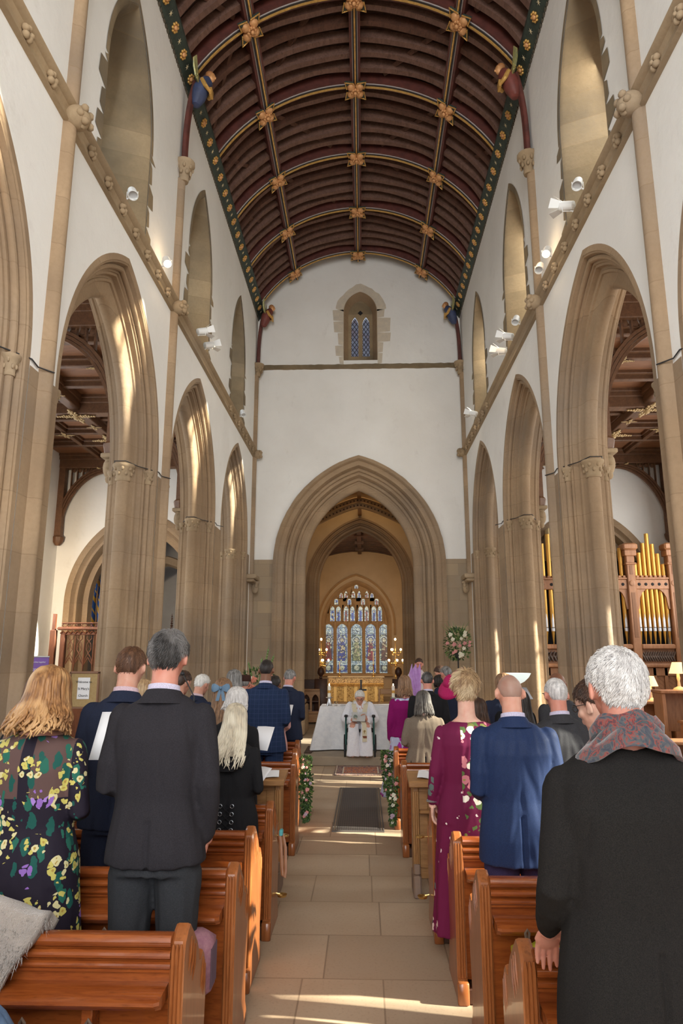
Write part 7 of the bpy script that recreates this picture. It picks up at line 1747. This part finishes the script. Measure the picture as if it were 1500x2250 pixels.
for i in range(3):
    z_ = 1.05 - .055 * i; g.tube([(.035, -.152, z_), (-.035, -.156, z_ - .055)], .003, 5); g.tube([(-.035, -.152, z_), (.035, -.156, z_ - .055)], .003, 5)
addpart(hood, 'lace', g, BLK, 50, False)
g = G(); g.loft([ring(z, rx, ry, 0, cy, 26, 2) for z, rx, ry, cy in ((1.30, .06, .03, -.155), (1.36, .13, .06, -.12), (1.42, .155, .085, -.085), (1.47, .13, .095, -.05), (1.49, .10, .085, -.04))])
addpart(hood, 'hood', g, BLK, 60, False)
# woman in magenta: plain magenta top over the skirt
g = G(); g.loft([ring(z, rx * 1.18, ry * 1.10, 0, cy) for z, rx, ry, cy in TORSO_W if .9 < z < 1.46])
for s, A in zip((-1, 1), ([(-.163, -.01, 1.41), (-.209, -.03, 1.15), (-.22, .03, .93)], [(.163, -.01, 1.41), (.215, -.04, 1.16), (.132, .19, 1.14)])): limb(g, A, [.060, .055, .042], 12)
me = remesh(g, .012, 2, folds(3, .005, False, False, False)); put(me, 'blouse', cloth('magenta_knit', (.24, .008, .12)), mag[0], mag[2])
g = G(); g.tube([(-.10, -.05, 1.50), (-.145, -.065, 1.47), (-.02, -.13, 1.40), (.0, -.125, 1.42)], .002, 4)
# held sheets and booklets
def held(x, y, z, w_, h, rx, rz, lab, cat='paper', m=PAPER):
    g = G(); n_ = 6; vs = [((-1 + 2 * i / n_) * w_ / 2, .012 * abs(i - n_ / 2) / n_, (j - .5) * h) for i in range(n_ + 1) for j in (0, 1)]
    g.add(vs, [(2 * i, 2 * i + 2, 2 * i + 3, 2 * i + 1) for i in range(n_)]); o = g.build('service_booklet', m, None, 60, loc=(x, y, z)); o.rotation_euler = (rx, 0, rz); o.modifiers.new('s', 'SOLIDIFY').thickness = .002; return tag(o, lab, cat)
held(-1.235, 3.43, 1.42, .16, .235, rad(-25), rad(-8), 'white order-of-service sheet held between the floral dress and the charcoal suit')
held(-.80, 5.55, 1.17, .15, .20, rad(-35), rad(-20), 'white booklet held by the curly grey-haired woman')
held(-.74, 4.92, .98, .13, .20, rad(-50), rad(-35), 'white booklet held low by the woman in the laced black coat')
held(-.86, 7.62, 1.20, .15, .20, rad(-40), rad(-10), 'white booklet held in front of the checked blue suit')
held(1.42, 6.60, 1.46, .24, .17, rad(-55), rad(10), 'grey folder held by the bald brown-skinned man', 'folder', plain('grey_card', (.30, .31, .34), rough=.7))
person('person in a crumpled silver-grey satin jacket at the right edge, head outside the picture', 1.73, 3.06, 1.72, 0, True, 1.12, 'pale', hair=lng(HM['grey'], 51, zend=1.52, wend=.10, wave=.008, n=70), top=plain('crumpled_satin', (.30, .31, .33), (.15, .16, .18), 10, .32, .35, .6), bottom=BLK, coat_z=.8, pitch=10, vox=.011)
t = thing('music_stand', 'black music stand behind the silver-grey satin jacket', 'stand', (2.35, 4.3, 0))
g = G(); g.bbox(-.22, .22, -.01, .0, 1.18, 1.46, .003); g.build('desk_plate', IRON, t)
g = G(); g.tube([(0, 0, 0), (0, 0, 1.2)], .012, 8); g.lathe((0, 0, 0), [(.18, 0), (.02, .06)], 10); g.build('stand', IRON, t, 50)

# ---- the seated priest
PR_ = thing('person', 'white-haired priest in white robes and glasses, seated in a wheelchair, reading', 'person', (-.083, 12.32, .15), pi)
Hs = 1.0; Xp = Matrix.Translation((0, .05, -.72)) @ head_xf(rad(30), 0)
g = G(); h = G(); add_head(h, Xp, (0, .05, -.72)); g.v = h.v; g.f = h.f; g.m = h.m
g.loft([ring(z, rx, ry, 0, cy) for z, rx, ry, cy in ((.45, .17, .14, 0), (.6, .16, .12, .0), (.75, .18, .12, .02), (.84, .13, .09, .03), (.88, .06, .055, .04))])
for s in (-1, 1):
    limb(g, [(s * .17, .03, .78), (s * .23, .06, .58), (s * .10, .27, .60)], [.045, .036, .026]); limb(g, [(s * .09, .05, .46), (s * .12, .42, .48), (s * .12, .40, .08)], [.08, .058, .036]); g.ell((s * .12, .46, .035), (.04, .10, .034), 10, 6)
me = remesh(g, .009, 2, None, 1, .3); gg = G(); gg.v = [tuple(v.co) for v in me.vertices]; gg.f = [list(p.vertices) for p in me.polygons]; gg.m = [0] * len(gg.f)
hand(gg, aim((-.10, .30, .61), (.35, .5, .6), (0, -.6, .6)), .9, 1); hand(gg, aim((.13, .29, .58), (-.35, .5, .3), (0, -.6, .6)), .9, -1)
me = bpy.data.meshes.new('body'); me.from_pydata(gg.v, [], gg.f); put(me, 'body', SK['fair'], PR_)
ALB = cloth('white_alb', (.74, .74, .78), (.66, .66, .72), 60, .8, .3)
g = G(); g.loft([ring(z, rx, ry, 0, cy) for z, rx, ry, cy in ((.42, .20, .17, 0), (.55, .185, .15, .0), (.68, .195, .14, .01), (.78, .19, .12, .02), (.84, .14, .10, .03), (.87, .09, .07, .035))])
for s in (-1, 1):
    limb(g, [(s * .17, .03, .79), (s * .25, .08, .58), (s * .16, .23, .575)], [.075, .080, .070], 14)
    g.loft([[(s * (.105 + q * .62 * cos(a * pi / 8)), y_ + q * .5 * sin(a * pi / 8), z_) for a in range(16)] for q, y_, z_ in ((.14, .12, .52), (.14, .36, .52), (.15, .45, .42), (.17, .47, .25), (.185, .485, .03))])
me = remesh(g, .011, 3, folds(2, .010, True, False, False)); put(me, 'robe', ALB, PR_)
g = G(); g.v = []
hg = hair_cap('short', .022, 41, Xp, 900, .022); me = bpy.data.meshes.new('hair'); me.from_pydata(hg.v, [], hg.f); put(me, 'hair', HM['white'], PR_)
glasses((PR_, Xp, 1.0), (.10, .03, .03))
g = G()
for s in (-1, 1):
    pts = [(s * .07, .03, .885), (s * .105, .12, .82), (s * .085, .165, .72), (s * .06, .19, .60)] + ([(s * .05, .30, .56), (s * .075, .50, .52), (s * .08, .56, .40), (s * .08, .575, .26)] if s < 0 else [])
    for a, b in zip(pts, pts[1:]):
        a, b = Vector(a), Vector(b); w_ = Vector((.038, .012 * -s, 0)); n_ = Vector((0, .006, .003)); g.loft([[a - w_, a + w_, a + w_ + n_, a - w_ + n_], [b - w_, b + w_, b + w_ + n_, b - w_ + n_]])
g.build('stole', cloth('cream_stole', (.68, .62, .46), rough=.6), PR_, 60)
g = G(); g.obox((-.08, .578, .335), (.074, .008, .035)); g.build('stole_band', cloth('brown_band', (.20, .07, .04)), PR_); g = G(); g.obox((-.08, .579, .42), (.012, .006, .055)); g.obox((-.08, .579, .43), (.045, .006, .010)); g.build('stole_cross', cloth('gold_thread', (.50, .32, .10)), PR_)
BK = thing('open_book', 'open book with a round dark picture held by the seated priest', 'book', (-.10, 11.95, .79), 0)
g = G()
for s in (-1, 1): g.obox((s * .058, -.01, 0), (.115, .006, .16), Euler((rad(-28), 0, s * rad(-14))).to_matrix())
g.build('cover', cloth('book_cover', (.55, .55, .54)), BK); g = G(); g.lathe((0, 0, 0), [(.036, 0), (.036, .003)], 24); o = g.build('round_picture', cloth('globe', (.10, .14, .13), (.3, .33, .28), 16), BK, 40); o.rotation_euler = (rad(62), 0, rad(8)); o.location = (-.055, -.022, .0)
# wheelchair
WC = thing('wheelchair', 'dark green framed wheelchair under the priest', 'wheelchair', (-.083, 12.32, .15), pi); TEALM = plain('green_tube', (.02, .085, .075), rough=.35, metal=.4); RUB = plain('rubber', (.02, .02, .022), rough=.8)
for s in (-1, 1):
    g = G(); g.tube([(s * .235, .34, .10), (s * .235, .34, .56), (s * .235, .22, .62), (s * .235, -.12, .62), (s * .235, -.20, .80)], .014, 8); g.tube([(s * .235, -.2, .2), (s * .235, .34, .24)], .013, 8); g.tube([(s * .235, -.2, .42), (s * .235, .34, .42)], .013, 8); g.tube([(s * .235, -.2, .12), (s * .235, -.2, .62)], .013, 8); g.build('frame', TEALM, WC, 50)
    g = G(); g.bbox(s * .235 - .03, s * .235 + .03, .02, .30, .625, .655, .01); g.build('armrest', RUB, WC)
    g = G(); g.tube([(s * .25, .36 + .09 * cos(a * pi / 10), .095 + .09 * sin(a * pi / 10)) for a in range(21)], .014, 7); g.tube([(s * .245, .36, .095), (s * .255, .36, .095)], .02, 8)
    for a in range(5): g.tube([(s * .25, .36, .095), (s * .25, .36 + .085 * cos(a * 1.257), .095 + .085 * sin(a * 1.257))], .006, 5)
    g.build('front_wheel', RUB, WC, 50)
    g = G(); g.tube([(s * .27, -.15 + .14 * cos(a * pi / 12), .15 + .14 * sin(a * pi / 12)) for a in range(25)], .012, 7)
    for a in range(8): g.tube([(s * .27, -.15, .15), (s * .27, -.15 + .135 * cos(a * .785), .15 + .135 * sin(a * .785))], .004, 5)
    g.build('rear_wheel', RUB, WC, 50)
g = G(); g.bbox(-.22, .22, -.18, .32, .38, .41, .01); g.build('seat', RUB, WC); g = G(); g.bbox(-.22, .22, -.22, -.19, .5, .85, .01); g.build('backrest', RUB, WC)

# ---- minister standing beside the altar, facing the congregation
mn = person('bearded minister facing the pews in a white surplice, looking down', .943, 12.15, 1.61, pi, False, .95, 'ruddy', ('hold', 'hold'), top=cloth('surplice', (.72, .60, .60)), bottom=BLK, hair=short(HM['dbrown'], 44, .008, 500, .014), coat_z=.35, pitch=18, vox=.013, z0=.15, collar=WSH)
g = G(); g.ell(HC + Vector((0, .046, -.086)), (.050, .048, .036), 14, 8); addpart(mn, 'beard', g, HM['brown']); eyes(mn); eyes(profman); eyes((PR_, Xp, 1.0))
def tulle(d): return 1 + .18 * noise.noise((d.x * 5, d.y * 5, d.z * 2))
g = G()
for i in range(5): g.tube([(.03 * (i - 2), .01 * (i % 2), -.30), (.022 * (i - 2) + .02 * sin(i), .0, .0), (.03 * (i - 2.5), .01, .22 + .04 * (i % 3)), (.028 * (i - 2), 0, .36 - .05 * (i % 2))], [.02, .035, .028, .004], 8)
g.tube([(0, 0, -.3), (0, 0, -1.17)], .008, 6); g.lathe((0, 0, -1.32), [(.12, 0), (.10, .02), (.02, .16)], 10)
tag(g.build('lilac_tulle', plain('lilac_tulle', (.36, .16, .46), (.46, .26, .56), 20, .8, sheen=.6), None, 60, loc=(.735, 10.0, 1.32)), 'tall bunch of lilac tulle rising behind the light brown hair', 'tulle')
